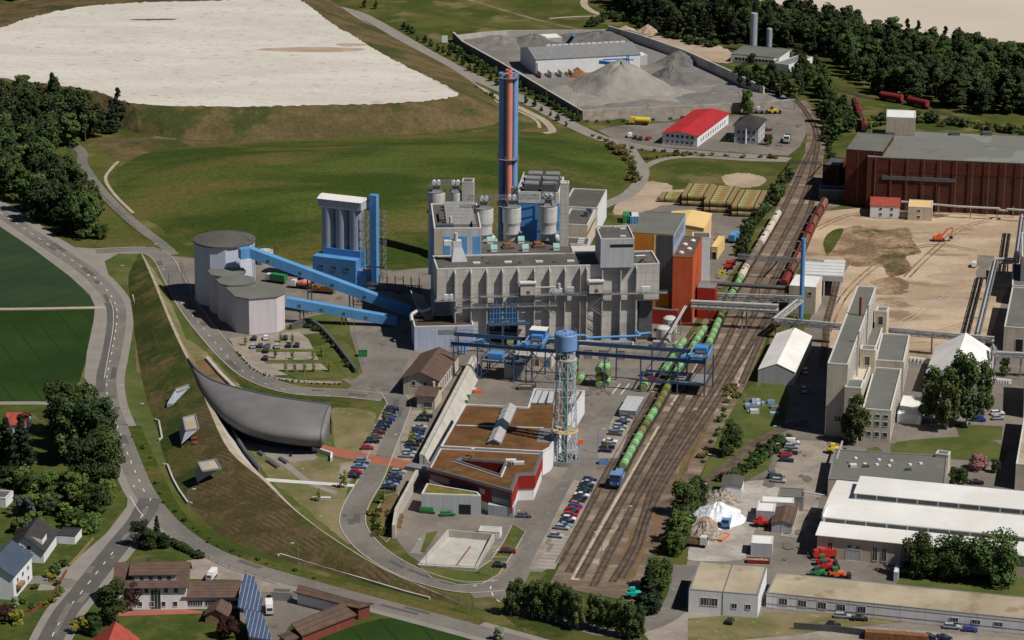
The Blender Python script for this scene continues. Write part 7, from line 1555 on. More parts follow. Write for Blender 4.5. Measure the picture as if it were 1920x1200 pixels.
sg = thing('signal_gantry', 'grey lattice signal gantry spanning the railway tracks', 'gantry', P(1384, 480)); mb = MB(); truss(mb, P(1384, 484, 7.2), P(1545, 496, 7.2), 1.5, 1.6, 'steel_grey', 26, .2); mb.build('girder', sg)
for x, y in ((1384, 484), (1459, 489), (1545, 496)): MB().beam(P(x, y), P(x, y, 7.4), .4, 'dark_steel').build('post', sg)
sg = thing('signal_gantry', 'distant thin gantry over the tracks near the villa', 'gantry', P(1481, 300)); mb = MB(); truss(mb, P(1481, 305, 6.5), P(1541, 308, 6.5), 1.0, 1.2, 'dark_steel', 12, .16); mb.build('girder', sg)
for x, y in ((1481, 305), (1541, 308)): MB().beam(P(x, y), P(x, y, 7), .35, 'dark_steel').build('post', sg)
b = Bx((1883, 612), (2000, 620), (2010, 545), 9.0, 0, wt=.9); q_ = flat('grey_shed', 'grey roofed concrete shed at the right picture edge above the wide tent', 'shed', b, 'beige_render', 'roof_green_grey', 'coping', .3); opening(q_, b, 'front', 5.5, .1, 2.6, 4.6, name='gate', pane='black')
b = Bx((1898, 535), (2000, 540), (2010, 500), 7.5, 0, wt=.9); flat('grey_shed', 'grey roofed shed at the right edge beside the sand lot', 'shed', b, 'beige_render', 'roof_green_grey', 'coping', .3)
b = Bx((1916, 480), (2000, 484), (2010, 440), 17, 0, wt=.9); flat('tall_edge_building', 'tall grey building cut by the right picture edge', 'building', b, 'steel_grey', 'roof_green_grey')
b = Bx((1905, 870), (2000, 876), (2016, 760), 8.5, 0, wt=.1); q_ = flat('beige_edge_block', 'beige block at the right edge that shades the lane', 'block', b, 'beige_render', 'roof_tan', 'coping', .3)
b = Bx((1921, 735), (2010, 740), (2020, 690), 9, 0, wt=.9); flat('edge_block', 'pale block just at the right edge beyond the lawn', 'block', b, 'beige_render', 'roof_grey')
b = Bx((1352, 912), (1390, 914), (1398, 894), 4.2, 0, wt=.7); gable('grey_hut', 'grey roofed hut behind the rubble heaps', 'hut', b, .4, 'white_wall', 'roof_grey', 'w', .2)
b = Bx((1350, 916), (1390, 919), (1391, 911), 3.2, 0, wt=1); flat('site_container', 'white site container in front of the grey roofed hut', 'container', b, 'light_grey_wall', 'roof_white', 'roof_white', .1)
b = Bx((1408, 1026), (1450, 1028), (1455, 1006), HTz(1408, 1017, 1041), 0, wt=.7); b = Bx((1408, 1018), (1448, 1020), (1454, 1005), HTz(1408, 1018, 1041), 0, wt=.8); flat('metal_hut', 'pale grey metal hut with flat roof near the scrap skip', 'hut', b, 'light_grey_wall', 'roof_white', 'white_metal', .1)
b = Bx((1447, 981), (1486, 984), (1498, 941), HTz(1447, 981, 998), 0, wt=.3); q_ = gable('lean_to_shed', 'shed with sloping brown roof beside the white roofed hall', 'shed', b, .9, 'light_grey_wall', 'roof_brown', 'w', .3); opening(q_, b, 'front', b.lu*.7, .1, 2.6, 2.3, name='gate', pane='light_grey_wall')
b = Bx((1418, 957), (1452, 959), (1457, 940), 4.2, 0, wt=.6); flat('white_container', 'white flat container unit left of the sloping brown roof', 'container', b, 'light_grey_wall', 'roof_white', 'coping', .15)
b = Bx((1428, 940), (1488, 943), (1492, 933), 4.6, 0, wt=.9); flat('white_unit', 'narrow white roof unit behind the sloping brown roof', 'shed', b, 'light_grey_wall', 'roof_white', 'coping', .15)
b = Bx((1458, 929), (1506, 932), (1511, 916), 4.6, 0, wt=.9); flat('grey_flat_shed', 'grey flat roofed shed near the parking lane', 'shed', b, 'steel_grey', 'roof_green_grey', 'steel_grey', .3)
b = Bx((1676, 1072), (1684, 1073), (1687, 1056), 3, 0, wt=.3); flat('white_trailer', 'narrow white box trailer beside the round trees', 'trailer', b, 'light_grey_wall', 'roof_white', 'white_metal', .1)
pipes('frame_portal', 'white steel portal beside the grey workshop', [[P(1506, 922, 6), P(1553, 930, 6)]], .2, 'white_metal', posts=[P(1506, 922, 6), P(1530, 936, 0.5)])
pipes('service_pipe', 'white service pipe leading to the office tower', [[P(1568, 862, .5), P(1568, 862, 5), P(1579, 828, 5)]], .35, 'pipe_silver')
b = Bx((1165, 760), (1193, 762), (1205, 742), HTz(1165, 767, 782), 0, wt=.4); b = Bx((1161, 768), (1192, 771), (1205, 744), HTz(1161, 768, 782), 0, wt=.4); flat('grey_cargo_shed', 'pale grey box shed between the car row and the green train', 'shed', b, 'steel_grey', 'light_grey_wall', 'light_grey_wall', .08)
mb = MB()
def rub(x, y, r, h, mm, lab, sd_, sy=1.0, rough=.16): tag(heap(P(x, y), r, h, mm, seed=sd_, rough=rough, sy=sy), lab, 'heap')
rub(1356, 936, 6.8, 3.6, 'rubble', 'stone rubble heap behind the white sheet', 21, .9); rub(1345, 972, 8.2, 5.2, 'sheet_white', 'heap covered with a white plastic sheet', 22, 1.2, .1); rub(1318, 1003, 6.2, 4.4, 'rubble', 'stone rubble heap in front of the white sheet', 23, 1.0); rub(1325, 985, 6.5, 2.6, 'rough_sand', 'brown earth heap between sheet and rubble', 24)
# ================================================================ the village
iz = HTz(218, 1097, 1143); b = Bx((218, 1098), (349, 1097), (350, 1065), iz, 0, wt=1); b.lw = 12.5
inn_ = gable('village_inn', 'large white inn with dark brown roof and long dormer', 'inn', b, 4.2, 'white_wall', 'roof_brown', 'u', .9)
row(inn_, b, 'front', 6, iz-2.2, 1.1, 1.3); row(inn_, b, 'front', 5, 1.0, 1.1, 1.4); opening(inn_, b, 'front', b.lu*.56, .2, 2.6, 5.8, mull=2)
mb = MB(); z0 = iz+1.2; q = lambda i, j, z: b.pt(i, j, z); vs = [q(4, 1.2, iz+.6), q(16, 1.2, iz+.6), q(16, 1.2, iz+2.6), q(4, 1.2, iz+2.6), q(4, 6.2, iz+4.3), q(16, 6.2, iz+4.3)]
mb.add(vs, [(0, 1, 2, 3), (0, 3, 4), (1, 5, 2)], 'dark_steel'); mb.prism([q(3.4, .7, 0), q(16.6, .7, 0), q(16.6, 1.0, 0), q(3.4, 1.0, 0)], iz+2.5, iz+2.75, 'roof_brown'); mb.add([q(3.4, .7, iz+2.8), q(16.6, .7, iz+2.8), q(16.6, 6.25, iz+4.55), q(3.4, 6.25, iz+4.55)], [(0, 1, 2, 3)], 'roof_brown'); mb.build('dormer', inn_)
for k in range(5): MB().prism([q(4.9+k*2.5, 1.14, 0), q(6.3+k*2.5, 1.14, 0), q(6.3+k*2.5, 1.2, 0), q(4.9+k*2.5, 1.2, 0)], iz+1.0, iz+2.2, 'light_grey_wall').build('dormer_window', inn_)
MB().box(q(8.5, 7.2, 0), b.u, b.w, .9, .9, iz+3.5, iz+5.6, 'dark_steel').build('chimney', inn_)
iz2 = HTz(341, 1118.6, 1142); b = Bx((345, 1119), (450, 1118), (451, 1095), iz2, 0, wt=1); b.lw = 11; iw = gable('inn_hall', 'white low hall of the inn with grey brown roof', 'hall', b, 2.2, 'white_wall', 'roof_brown', 'u', .6)
for k in range(3): opening(iw, b, 'front', 3.0+k*4.8, 1.0, 4.0, 1.5, mull=5)
def slabroof(name, label, px, z0, z1, mm, wallm, cat='building', grp=None):
 pts_ = [P(x, y, z) for (x, y), z in zip(px, z1)]; t = thing(name, label, cat, Vector((*pts_[0].xy, 0)), grp); n = len(pts_)
 a_ = [V2(p_) for p_ in pts_]; ar = sum(a_[i].cross(a_[(i+1) % n]).z for i in range(n))
 if ar < 0: pts_ = pts_[::-1]
 lo_ = [p_-Z_*.3 for p_ in pts_]
 MB().add(lo_+pts_, [(i, (i+1) % n, n+(i+1) % n, n+i) for i in range(n)]+[tuple(range(n, 2*n)), tuple(reversed(range(n)))], mm).build('roof', t)
 w_ = inset(pts_, .5); mb = MB(); mb.add([Vector((*p_.xy, 0)) for p_ in w_]+[Vector((p_.x, p_.y, q_.z-.35)) for p_, q_ in zip(w_, pts_)], [(i, (i+1) % n, n+(i+1) % n, n+i) for i in range(n)], wallm); mb.build('wall', t); return t
slabroof('solar_roof_shed', 'shed with a stepped solar panel roof beside the inn hall', [(457,1076),(477,1081),(485,1106),(492,1124),(489,1147),(446,1138),(449,1110)], 0, [5.5,5,4.2,3.6,3.6,5.2,5.6], 'solar', 'tan_wall', 'shed')
slabroof('solar_roof_shed', 'lower shed with long solar panel strips at the bottom edge', [(456,1141),(492,1149),(511,1200),(467,1193)], 0, [5.0,4.0,3.4,4.6], 'solar', 'tan_wall', 'shed')
slabroof('long_red_shed', 'long shed with brown roof and red wall at the bottom', [(545,1169),(640,1130),(669,1152),(566,1192)], 0, [4.6,4.6,3.2,3.2], 'roof_brown', 'brick_red', 'shed')
slabroof('grey_farm_shed', 'open farm shed with long grey roof by the bottom road', [(553,1111),(560,1096),(679,1129),(671,1140)], 0, [3.6,4.6,4.6,3.6], 'roof_brown', 'white_wall', 'shed')
slabroof('red_gable_shed', 'short red wall shed at the end of the grey farm roof', [(640,1134),(672,1140),(702,1131),(679,1127)], 0, [3.8,3.8,4.2,4.4], 'roof_brown', 'brick_red', 'shed')
slabroof('small_lean_to', 'small brown lean to roof at the bottom edge', [(520,1190),(548,1180),(568,1190),(540,1204)], 0, [2.8,2.8,2.6,2.6], 'roof_brown', 'wood', 'shed')
b = Bx((385, 1152), (425, 1155), (431, 1137), 2.4, 0, wt=.6); gable('garden_hut', 'garden hut with brown gable roof behind the inn lawn', 'hut', b, 1.7, 'wood', 'roof_brown', 'w', .5)
b = Bx((508, 1110), (545, 1112), (548, 1104), 2.6, 0, wt=1); flat('grey_fence_box', 'low grey garage beside the farm yard', 'garage', b, 'steel_grey', 'roof_grey', 'steel_grey', .15)
hzz = HTz(82, 1031, 1056); b = Bx((12, 1029), (82, 1031), (110, 997), hzz, 0, wt=.5); h1 = gable('white_house', 'white gabled house with dark grey roof on the left', 'house', b, 4.0, 'white_wall', 'roof_dark_tile', 'w', .6, 'white village houses'); row(h1, b, 'front', 2, hzz-.2, 1.2, 1.3, s0=b.lu*.3, s1=b.lu*.7); opening(h1, b, 'front', b.lu*.2, .8, 1.3, 1.4)
MB().box(b.pt(b.lu*.3, b.lw*.7), b.u, b.w, .8, .8, b.zt+1.5, b.zt+4.3, 'dark_steel').build('chimney', h1)
mb = MB(); vs = [b.pt(b.lu-.8, 2, hzz+.5), b.pt(b.lu-.8, 7, hzz+.5), b.pt(b.lu-.8, 7, hzz+2.4), b.pt(b.lu-.8, 2, hzz+2.4), b.pt(b.lu*.55, 2, hzz+3.5), b.pt(b.lu*.55, 7, hzz+3.5)]; mb.add(vs, [(0, 1, 2, 3), (0, 3, 4), (1, 5, 2)], 'white_wall'); mb.add([vs[3], vs[2], vs[5], vs[4]], [(0, 1, 2, 3)], 'roof_dark_tile'); mb.build('dormer', h1)
b = Bx((106, 1003), (140, 1006), (147, 990), 2.6, 0, wt=.7); flat('carport', 'white carport with dark roof behind the gabled house', 'carport', b, 'white_wall', 'roof_dark_tile', 'roof_dark_tile', .15)
hzz = HTz(24, 1080, 1126); b = Bx((-50, 1074), (24, 1080), (57, 1040), hzz, 0, wt=.4); h2 = gable('white_house', 'white house with solar panels on its roof at the left edge', 'house', b, 3.6, 'white_wall', 'solar_blue', 'w', .5, 'white village houses')
for z in (1.0, 4.0): row(h2, b, 'right', 3, z, 1.3, 1.3)
MB().prism([b.pt(b.lu, 2), b.pt(b.lu+1.4, 2), b.pt(b.lu+1.4, 6), b.pt(b.lu, 6)], 2.7, 3.7, 'wood').build('balcony', h2)
b = Bx((166, 1226), (246, 1229), (252, 1198), 3.2, 0, wt=.6); gable('red_tile_house', 'house with red tiled roof cut by the bottom edge', 'house', b, 4.4, 'white_wall', 'tile_red', 'w', .5)
b = Bx((-30, 930), (10, 934), (18, 920), 3.2, 0, wt=.8); flat('small_white_house', 'small white flat building at the left edge behind trees', 'house', b, 'white_wall', 'roof_grey')
b = Bx((10, 795), (46, 797), (50, 780), 3.0, 0, wt=.7); gable('orange_roof_house', 'small house with orange tiled roof under dark conifers', 'house', b, 2.4, 'white_wall', 'tile_red', 'u', .4)
wall('garden_wall', 'low orange brown garden wall beside the village road', [(130, 1063), (150, 1042), (175, 1012)], .9, .3, 'wood'); wall('garden_wall', 'low red brown garden wall curving round the corner garden', [(0, 1152), (60, 1148), (92, 1130), (125, 1072)], .8, .3, 'brick_red')
# ================================================================ trees
def leafcloud(mb, cl, n, sz, mm, rnd):
 vs = []; fs = []
 for (c, r, fz) in cl:
  for k in range(n):
   while True:
    d = Vector((rnd.uniform(-1, 1), rnd.uniform(-1, 1), rnd.uniform(-1, 1)))
    if .25 < d.length < 1: break
   d = d/d.length*(d.length**.45); p = c+Vector((d.x*r, d.y*r, d.z*r*fz))
   nn = (d+Vector((rnd.uniform(-.7, .7), rnd.uniform(-.7, .7), rnd.uniform(-.2, .9)))).normalized(); a = nn.orthogonal().normalized(); a.rotate(Matrix.Rotation(rnd.uniform(0, 6.28), 3, nn)); b = nn.cross(a); s_ = sz*rnd.uniform(.6, 1.25)
   o = len(vs); vs += [p-a*s_-b*s_*.5, p+a*s_*.2-b*s_*.8, p+a*s_+b*s_*.3, p-a*s_*.3+b*s_*.8]; fs.append((o, o+1, o+2, o+3))
 mb.add(vs, fs, mm)
def clumps(kind, h, w_, rnd, n):
 out = []
 for k in range(n):
  t = rnd.random()
  if kind == 'cone': z = h*(.08+.88*t); r = w_/2*(1-t)*.95+.12; a = rnd.uniform(0, 6.28); q = r*rnd.uniform(.5, .95); out.append((Vector((math.cos(a)*q, math.sin(a)*q, z)), max(.35, r*.42), .5))
  elif kind == 'birch': z = h*(.2+.78*t); e = math.sin(math.pi*min(1, .2+t*.78))**.7*w_/2; a = rnd.uniform(0, 6.28); q = e*rnd.uniform(.2, .9); out.append((Vector((math.cos(a)*q, math.sin(a)*q, z)), w_*rnd.uniform(.09, .17), 1.5))
  else: z = h*(.16+.74*t) if kind != 'bush' else h*(.12+.7*t); tt = (z/h-.5)/.5; e = math.sqrt(max(.05, 1-tt*tt*.85))*w_/2; a = rnd.uniform(0, 6.28); q = e*math.sqrt(rnd.uniform(.1, 1))*.8; out.append((Vector((math.cos(a)*q, math.sin(a)*q, z)), w_*rnd.uniform(.10, .22), .8))
 return out
def tree_proto(nm, kind, h, w_, leaf, bark='bark', nc=26, nl=60, sz=.42, seed=1, single=False):
 rnd = random.Random(seed); cl = clumps(kind, h, w_, rnd, nc)
 tr = MB(); th = h*(.25 if kind == 'bush' else .85 if kind != 'cone' else .95); lean = rnd.uniform(-.3, .3); r0 = h*.018+.04
 p = [Vector((0, 0, -.1)), Vector((lean*.4, .1, th*.4)), Vector((lean, lean*.5, th))]
 tr.tube(p[0], p[1], r0, bark, r0*.7, n=7); tr.tube(p[1], p[2], r0*.7, bark, r0*.15, n=6)
 if kind != 'cone':
  for c, r, f in cl[::3]: b = p[1].lerp(p[2], rnd.uniform(0, .6)); tr.tube(b, c, r0*.35, bark, r0*.08, n=5)
 if single:
  leafcloud(tr, cl, nl, sz, leaf, rnd); o = tr.build(nm); KIDS[o.name] = []; return o
 t = proto(nm); tr.build('trunk', t); mb = MB(); leafcloud(mb, cl, nl, sz, leaf, rnd); mb.build('crown', t); freeze(t); return t
TP = {}
for nm, a in {'oak': ('deciduous_tree', 'round', 12, 9.5, 'leaf_mid', 'bark', 30, 75, .42, 3), 'dark': ('deciduous_tree', 'round', 14, 9, 'leaf_dark', 'bark', 32, 75, .42, 4), 'light': ('deciduous_tree', 'round', 10, 7.5, 'leaf_light', 'bark', 26, 70, .38, 5),
 'birch': ('birch_tree', 'birch', 12, 6.2, 'leaf_birch', 'birch_bark', 34, 55, .34, 6), 'spruce': ('conifer_tree', 'cone', 14, 6.5, 'needle', 'bark', 60, 42, .42, 7), 'avenue': ('avenue_tree', 'round', 4.8, 3.4, 'leaf_dark', 'bark', 14, 40, .28, 8),
 'sapling': ('young_tree', 'birch', 4.6, 2.4, 'leaf_fresh', 'bark', 10, 22, .22, 9), 'copper': ('copper_tree', 'round', 9, 7.5, 'leaf_copper', 'bark', 26, 70, .36, 10), 'bloom': ('blooming_tree', 'round', 8, 6.5, 'leaf_bloom', 'bark', 24, 70, .34, 11),
 'pink': ('blooming_tree', 'round', 5, 7.5, 'leaf_pink', 'bark', 22, 70, .34, 12), 'round': ('round_tree', 'round', 11.5, 11, 'leaf_mid', 'bark', 40, 85, .42, 13)}.items():
 a = list(a); a[6] = int(a[6]*1.5); a[7] = int(a[7]*1.5); a[8] *= .74; TP[nm] = tree_proto(a[0], *a[1:9], seed=a[9])
BP = {}
for nm, a in {'bush': ('bush', 'bush', 2.6, 3.4, 'leaf_mid', 12, 45, .28, 21), 'darkbush': ('bush', 'bush', 3.4, 4.2, 'leaf_dark', 14, 50, .32, 22), 'yellow': ('yellow_bush', 'bush', 3.0, 3.6, 'leaf_yellow', 12, 50, .28, 23), 'ochre': ('bush', 'bush', 1.8, 4.0, 'leaf_ochre', 10, 36, .3, 24), 'fresh': ('bush', 'bush', 2.8, 3.6, 'leaf_light', 12, 45, .28, 25), 'blue': ('bush', 'bush', 4.5, 4.2, 'leaf_blue', 14, 50, .3, 26)}.items():
 BP[nm] = tree_proto(a[0], a[1], a[2], a[3], a[4], 'bark', a[5], a[6], a[7], a[8], single=True)
FT = [tree_proto('forest_tree', 'round', 15, 10, 'leaf_dark', 'bark', 40, 75, .5, 31, True), tree_proto('forest_tree', 'round', 14, 8.5, 'leaf_mid', 'bark', 38, 72, .48, 32, True), tree_proto('forest_tree', 'cone', 16, 7, 'needle', 'bark', 60, 44, .5, 33, True), tree_proto('forest_tree', 'birch', 15, 8, 'leaf_dark', 'bark', 40, 70, .5, 34, True)]
rt_ = random.Random(77)
def hpx(kind): return {'oak': 12, 'dark': 14, 'light': 10, 'birch': 12, 'spruce': 14, 'avenue': 4.8, 'sapling': 4.6, 'copper': 9, 'bloom': 8, 'pink': 5, 'round': 11.5, 'bush': 2.6, 'darkbush': 3.4, 'yellow': 3, 'ochre': 1.8, 'fresh': 2.8, 'blue': 4.5}[kind]
def tree(kind, x, y, hp, label, group=None, wide=1.0, cat='tree'):
 pr = TP.get(kind) or BP[kind]; s_ = hp/(S(y)*.955)/hpx(kind)
 return put(pr, P(x, y), rt_.uniform(0, 6.28), label, cat, group, (s_*wide, s_*wide, s_))
def inpoly(x, y, q):
 r = False
 for i in range(len(q)):
  a = q[i]; b = q[i-1]
  if (a[1] > y) != (b[1] > y) and x < (b[0]-a[0])*(y-a[1])/(b[1]-a[1])+a[0]: r = not r
 return r
def wood(px, gap, label, group, kinds=(0, 0, 1, 2, 3), lim=400, smin=.8, smax=1.25, every=None):
 q = [tuple(P(*p).xy) for p in px]; xs = [p[0] for p in q]; ys = [p[1] for p in q]; pts_ = []; k = 0
 for _ in range(9000):
  x, y = rt_.uniform(min(xs), max(xs)), rt_.uniform(min(ys), max(ys))
  if inpoly(x, y, q) and all((x-a)**2+(y-b)**2 > gap*gap for a, b in pts_): pts_.append((x, y))
 pts_.sort(key=lambda p: p[1])
 for x, y in pts_[:lim]:
  s_ = rt_.uniform(smin, smax); put(FT[rt_.choice(kinds)], Vector((x, y, 0)), rt_.uniform(0, 6.28), label, 'tree', group, (s_*rt_.uniform(.95, 1.2), s_*1.1, s_))
 return pts_[lim:]
REST = wood([(-60,188),(100,214),(180,234),(238,236),(232,244),(170,262),(125,283),(92,290),(72,320),(100,345),(150,385),(178,420),(184,448),(132,450),(60,404),(0,360),(-60,330)], 8.3, 'dense dark tree of the wood on the left edge below the lime plateau', 'trees of the left wood', smin=.95, smax=1.3, lim=95)
REST += wood([(-90,36),(0,10),(80,-6),(180,-22),(290,-32),(300,-55),(-90,-55)], 10, 'dark tree of the wood behind the far lime plateau', 'trees of the top left wood', lim=24, smin=.95, smax=1.3)
REST += wood([(1150,22),(1260,68),(1345,82),(1480,90),(1560,112),(1600,150),(1640,178),(1750,192),(1830,212),(1960,222),(1960,128),(1800,108),(1640,84),(1500,50),(1400,28),(1300,8),(1150,-18)], 7.2, 'dark tree of the big wood at the top right', 'trees of the top right wood', lim=145, smin=.8, smax=1.2)
for px in ([(1378,152),(1420,178),(1470,190),(1500,188),(1492,150),(1440,134)], [(1556,182),(1592,250),(1572,268),(1548,232),(1545,192)], [(1500,128),(1545,150),(1540,185),(1500,160)]):
 wood(px, 7.4, 'tree between the slag yard and the railway curve', 'trees by the railway curve', lim=14, kinds=(0, 1, 1, 3), smin=.55, smax=.85)
mb = MB(); protos_ = [([v.co.copy() for v in t_.data.vertices], [tuple(p_.vertices) for p_ in t_.data.polygons if len(p_.vertices) == 4], m_) for t_, m_ in ((FT[0], 'leaf_dark'), (FT[1], 'leaf_mid'), (FT[2], 'needle'))]
for x, y in REST:
 vv, ff, m_ = rt_.choice(protos_); s_ = rt_.uniform(.85, 1.25); a_ = rt_.uniform(0, 6.28); ca, sa = math.cos(a_)*s_, math.sin(a_)*s_
 mb.add([(v.x*ca-v.y*sa+x, v.x*sa+v.y*ca+y, v.z*s_) for v in vv], ff, m_)
o_ = mb.build('far_wood'); o_['kind'] = 'stuff'; tag(o_, 'inner and farther parts of the dark woods behind their front trees', 'wood')
def hedge(px, n, kinds, hp, label, group, jit=2.0, wide=1.2):
 q = smooth_pts([(float(a), float(b)) for a, b in px], 8); L_ = len(q)-1
 en = 'left' if px[-1][0]-px[0][0] > abs(px[-1][1]-px[0][1])*1.3 else 'far end'; lb0 = label
 for k in range(n):
  label = f'{lb0}, {ORD[k]} from the {en}' if jit <= 5 and k < 30 and n > 1 else lb0; t = (k+.5)/n*L_; i = int(t); f = t-i; x = q[i][0]*(1-f)+q[i+1][0]*f; y = q[i][1]*(1-f)+q[i+1][1]*f
  tree(rt_.choice(kinds), x+rt_.uniform(-jit, jit), y+rt_.uniform(-jit, jit)*.5, hp*rt_.uniform(.7, 1.3), label, group, wide, 'bush')
hedge([(672,55),(740,88),(800,122),(870,160),(930,185)], 26, ['darkbush', 'bush'], 6.5, 'dark bush between farm track and avenue', 'bushes along the avenue')
hedge([(846,88),(872,108),(940,146),(1020,192),(1085,228)], 26, ['darkbush', 'darkbush', 'bush'], 11, 'dark bush against the slag yard side wall', 'bushes along the yard wall')
hedge([(1095,230),(1180,228),(1290,222)], 8, ['darkbush', 'fresh'], 5, 'low bush at the foot of the front stone wall', 'bushes at the stone wall')
hedge([(1140,272),(1170,290),(1188,318),(1190,345)], 14, ['darkbush', 'bush', 'ochre'], 10, 'bush on the right rim of the grass hill', 'hedge on the hill rim')
hedge([(1108,254),(1160,274),(1235,285),(1310,287)], 12, ['darkbush', 'bush'], 5.5, 'bush of the hedge below the red roofed building', 'hedge at the red roof')
hedge([(1210,300),(1260,292),(1330,292),(1460,298)], 14, ['ochre', 'yellow', 'ochre', 'bush'], 6, 'yellowish broom bush between two lanes', 'broom bushes')
hedge([(1100,50),(1150,36),(1250,66),(1340,90)], 22, ['darkbush', 'bush'], 12, 'bush at the front edge of the top right wood', 'bushes at the wood edge', 6)
hedge([(1480,328),(1460,362),(1438,395),(1412,425),(1398,450),(1392,492)], 26, ['darkbush', 'bush', 'darkbush'], 19, 'bush on the left side of the railway sidings', 'bushes by the sidings', 5, 1.0)
hedge([(1540,210),(1548,260),(1560,300)], 10, ['bush', 'darkbush'], 10, 'bush beside the railway before the brick hall', 'bushes before the brick hall', 4)
hedge([(1620,238),(1700,225),(1800,238),(1930,252)], 26, ['darkbush', 'bush', 'fresh'], 16, 'bush on the sidings behind the brick hall', 'bushes behind the brick hall', 9)
hedge([(1350,905),(1385,890),(1420,868),(1450,845),(1478,828)], 18, ['fresh', 'bush', 'darkbush'], 18, 'bush along the disused track', 'bushes along the disused track', 4)
hedge([(1375,730),(1360,775),(1335,825),(1315,870)], 12, ['bush', 'ochre', 'fresh'], 9, 'scrub bush on the grass right of the tracks', 'scrub beside the tracks', 5)
hedge([(1262,1040),(1275,1000),(1285,980)], 7, ['darkbush', 'fresh'], 26, 'bush on the right rim of the tracks near the rubble', 'bushes by the rubble', 5)
hedge([(250,810),(285,880),(318,945),(365,994),(410,1020),(480,1050),(600,1086)], 20, ['darkbush', 'bush', 'fresh'], 6, 'low bush in the green strip below the dam', 'bushes below the dam', 9)
hedge([(322,1022),(345,1032),(378,1048)], 12, ['darkbush'], 11, 'clipped dark bush beside the inn forecourt', 'hedge of the inn', .8)
hedge([(570,612),(600,625),(630,655),(655,690)], 12, ['bush', 'darkbush'], 8, 'bush on the bank beside the car park ramp', 'bushes on the ramp bank', 2)
hedge([(445,662),(480,698),(540,716),(640,722)], 28, ['bush', 'darkbush'], 4, 'small plant in the white stone strip', 'plants in the white stones', 2.2, .8)
hedge([(706,960),(715,1005),(735,960)], 16, ['bush', 'darkbush', 'ochre'], 8, 'small bush in the brown planted bed', 'bushes in the planted bed', 8)
hedge([(765,690),(780,700),(870,780),(868,770)], 1, ['bush'], 6, 'small bush beside the gatehouse', None, 2)
hedge([(20,905),(70,930),(40,960),(110,940),(30,1000)], 16, ['darkbush', 'bush', 'fresh', 'blue'], 30, 'garden bush behind the white gabled house', 'garden bushes', 5)
hedge([(60,1145),(110,1120),(95,1085),(120,1060),(30,1140)], 14, ['bush', 'fresh', 'yellow', 'darkbush'], 12, 'small garden bush beside the village road wall', 'corner garden bushes', 5)
hedge([(100,960),(140,980),(160,1000),(175,985)], 12, ['fresh', 'bush'], 26, 'bush beside the lane behind the carport', 'bushes by the carport', 6)
AV = [(350,158),(376,172),(400,184),(430,220),(470,232),(505,254),(545,280),(575,292),(605,308),(650,332),(683,358),(720,392),(755,400),(795,418),(838,448),(875,474),(1040,572),(1085,592),(1125,618),(1175,645),(1215,672),(1265,700)]
for i, (x, y) in enumerate(AV): tree('avenue', 640+x/3, y/3+3, 15 if i not in (3, 18, 19, 21) else 10, f'avenue tree along the slag yard, {ORD[i]} from the far end', 'avenue trees')
for x, y in ((1,0), (9, 3)): tree('avenue', 680+x*2.6, 14+y, 16, 'small dark tree at the far start of the avenue', 'far avenue trees')
for i, (x, y, h) in enumerate(((958,1153,60),(973,1152,66),(985,1153,58),(998,1158,66),(1015,1160,72),(1027,1163,68),(1043,1167,74),(1057,1165,66),(1068,1173,70),(1083,1180,66))): tree('birch', x, y, h, f'{ORD[i]} birch from the left in the left row by the bottom road', 'left birch row', (.95, 1.15, .85)[i % 3])
for i, (x, y, h) in enumerate(((1110,1177,62),(1123,1183,66),(1140,1187,64),(1163,1193,70),(1180,1197,66),(1200,1197,60))): tree('birch', x, y, h, f'{ORD[i]} birch from the left in the right row by the bottom road', 'right birch row', (1.0, 1.2, .9)[i % 3])
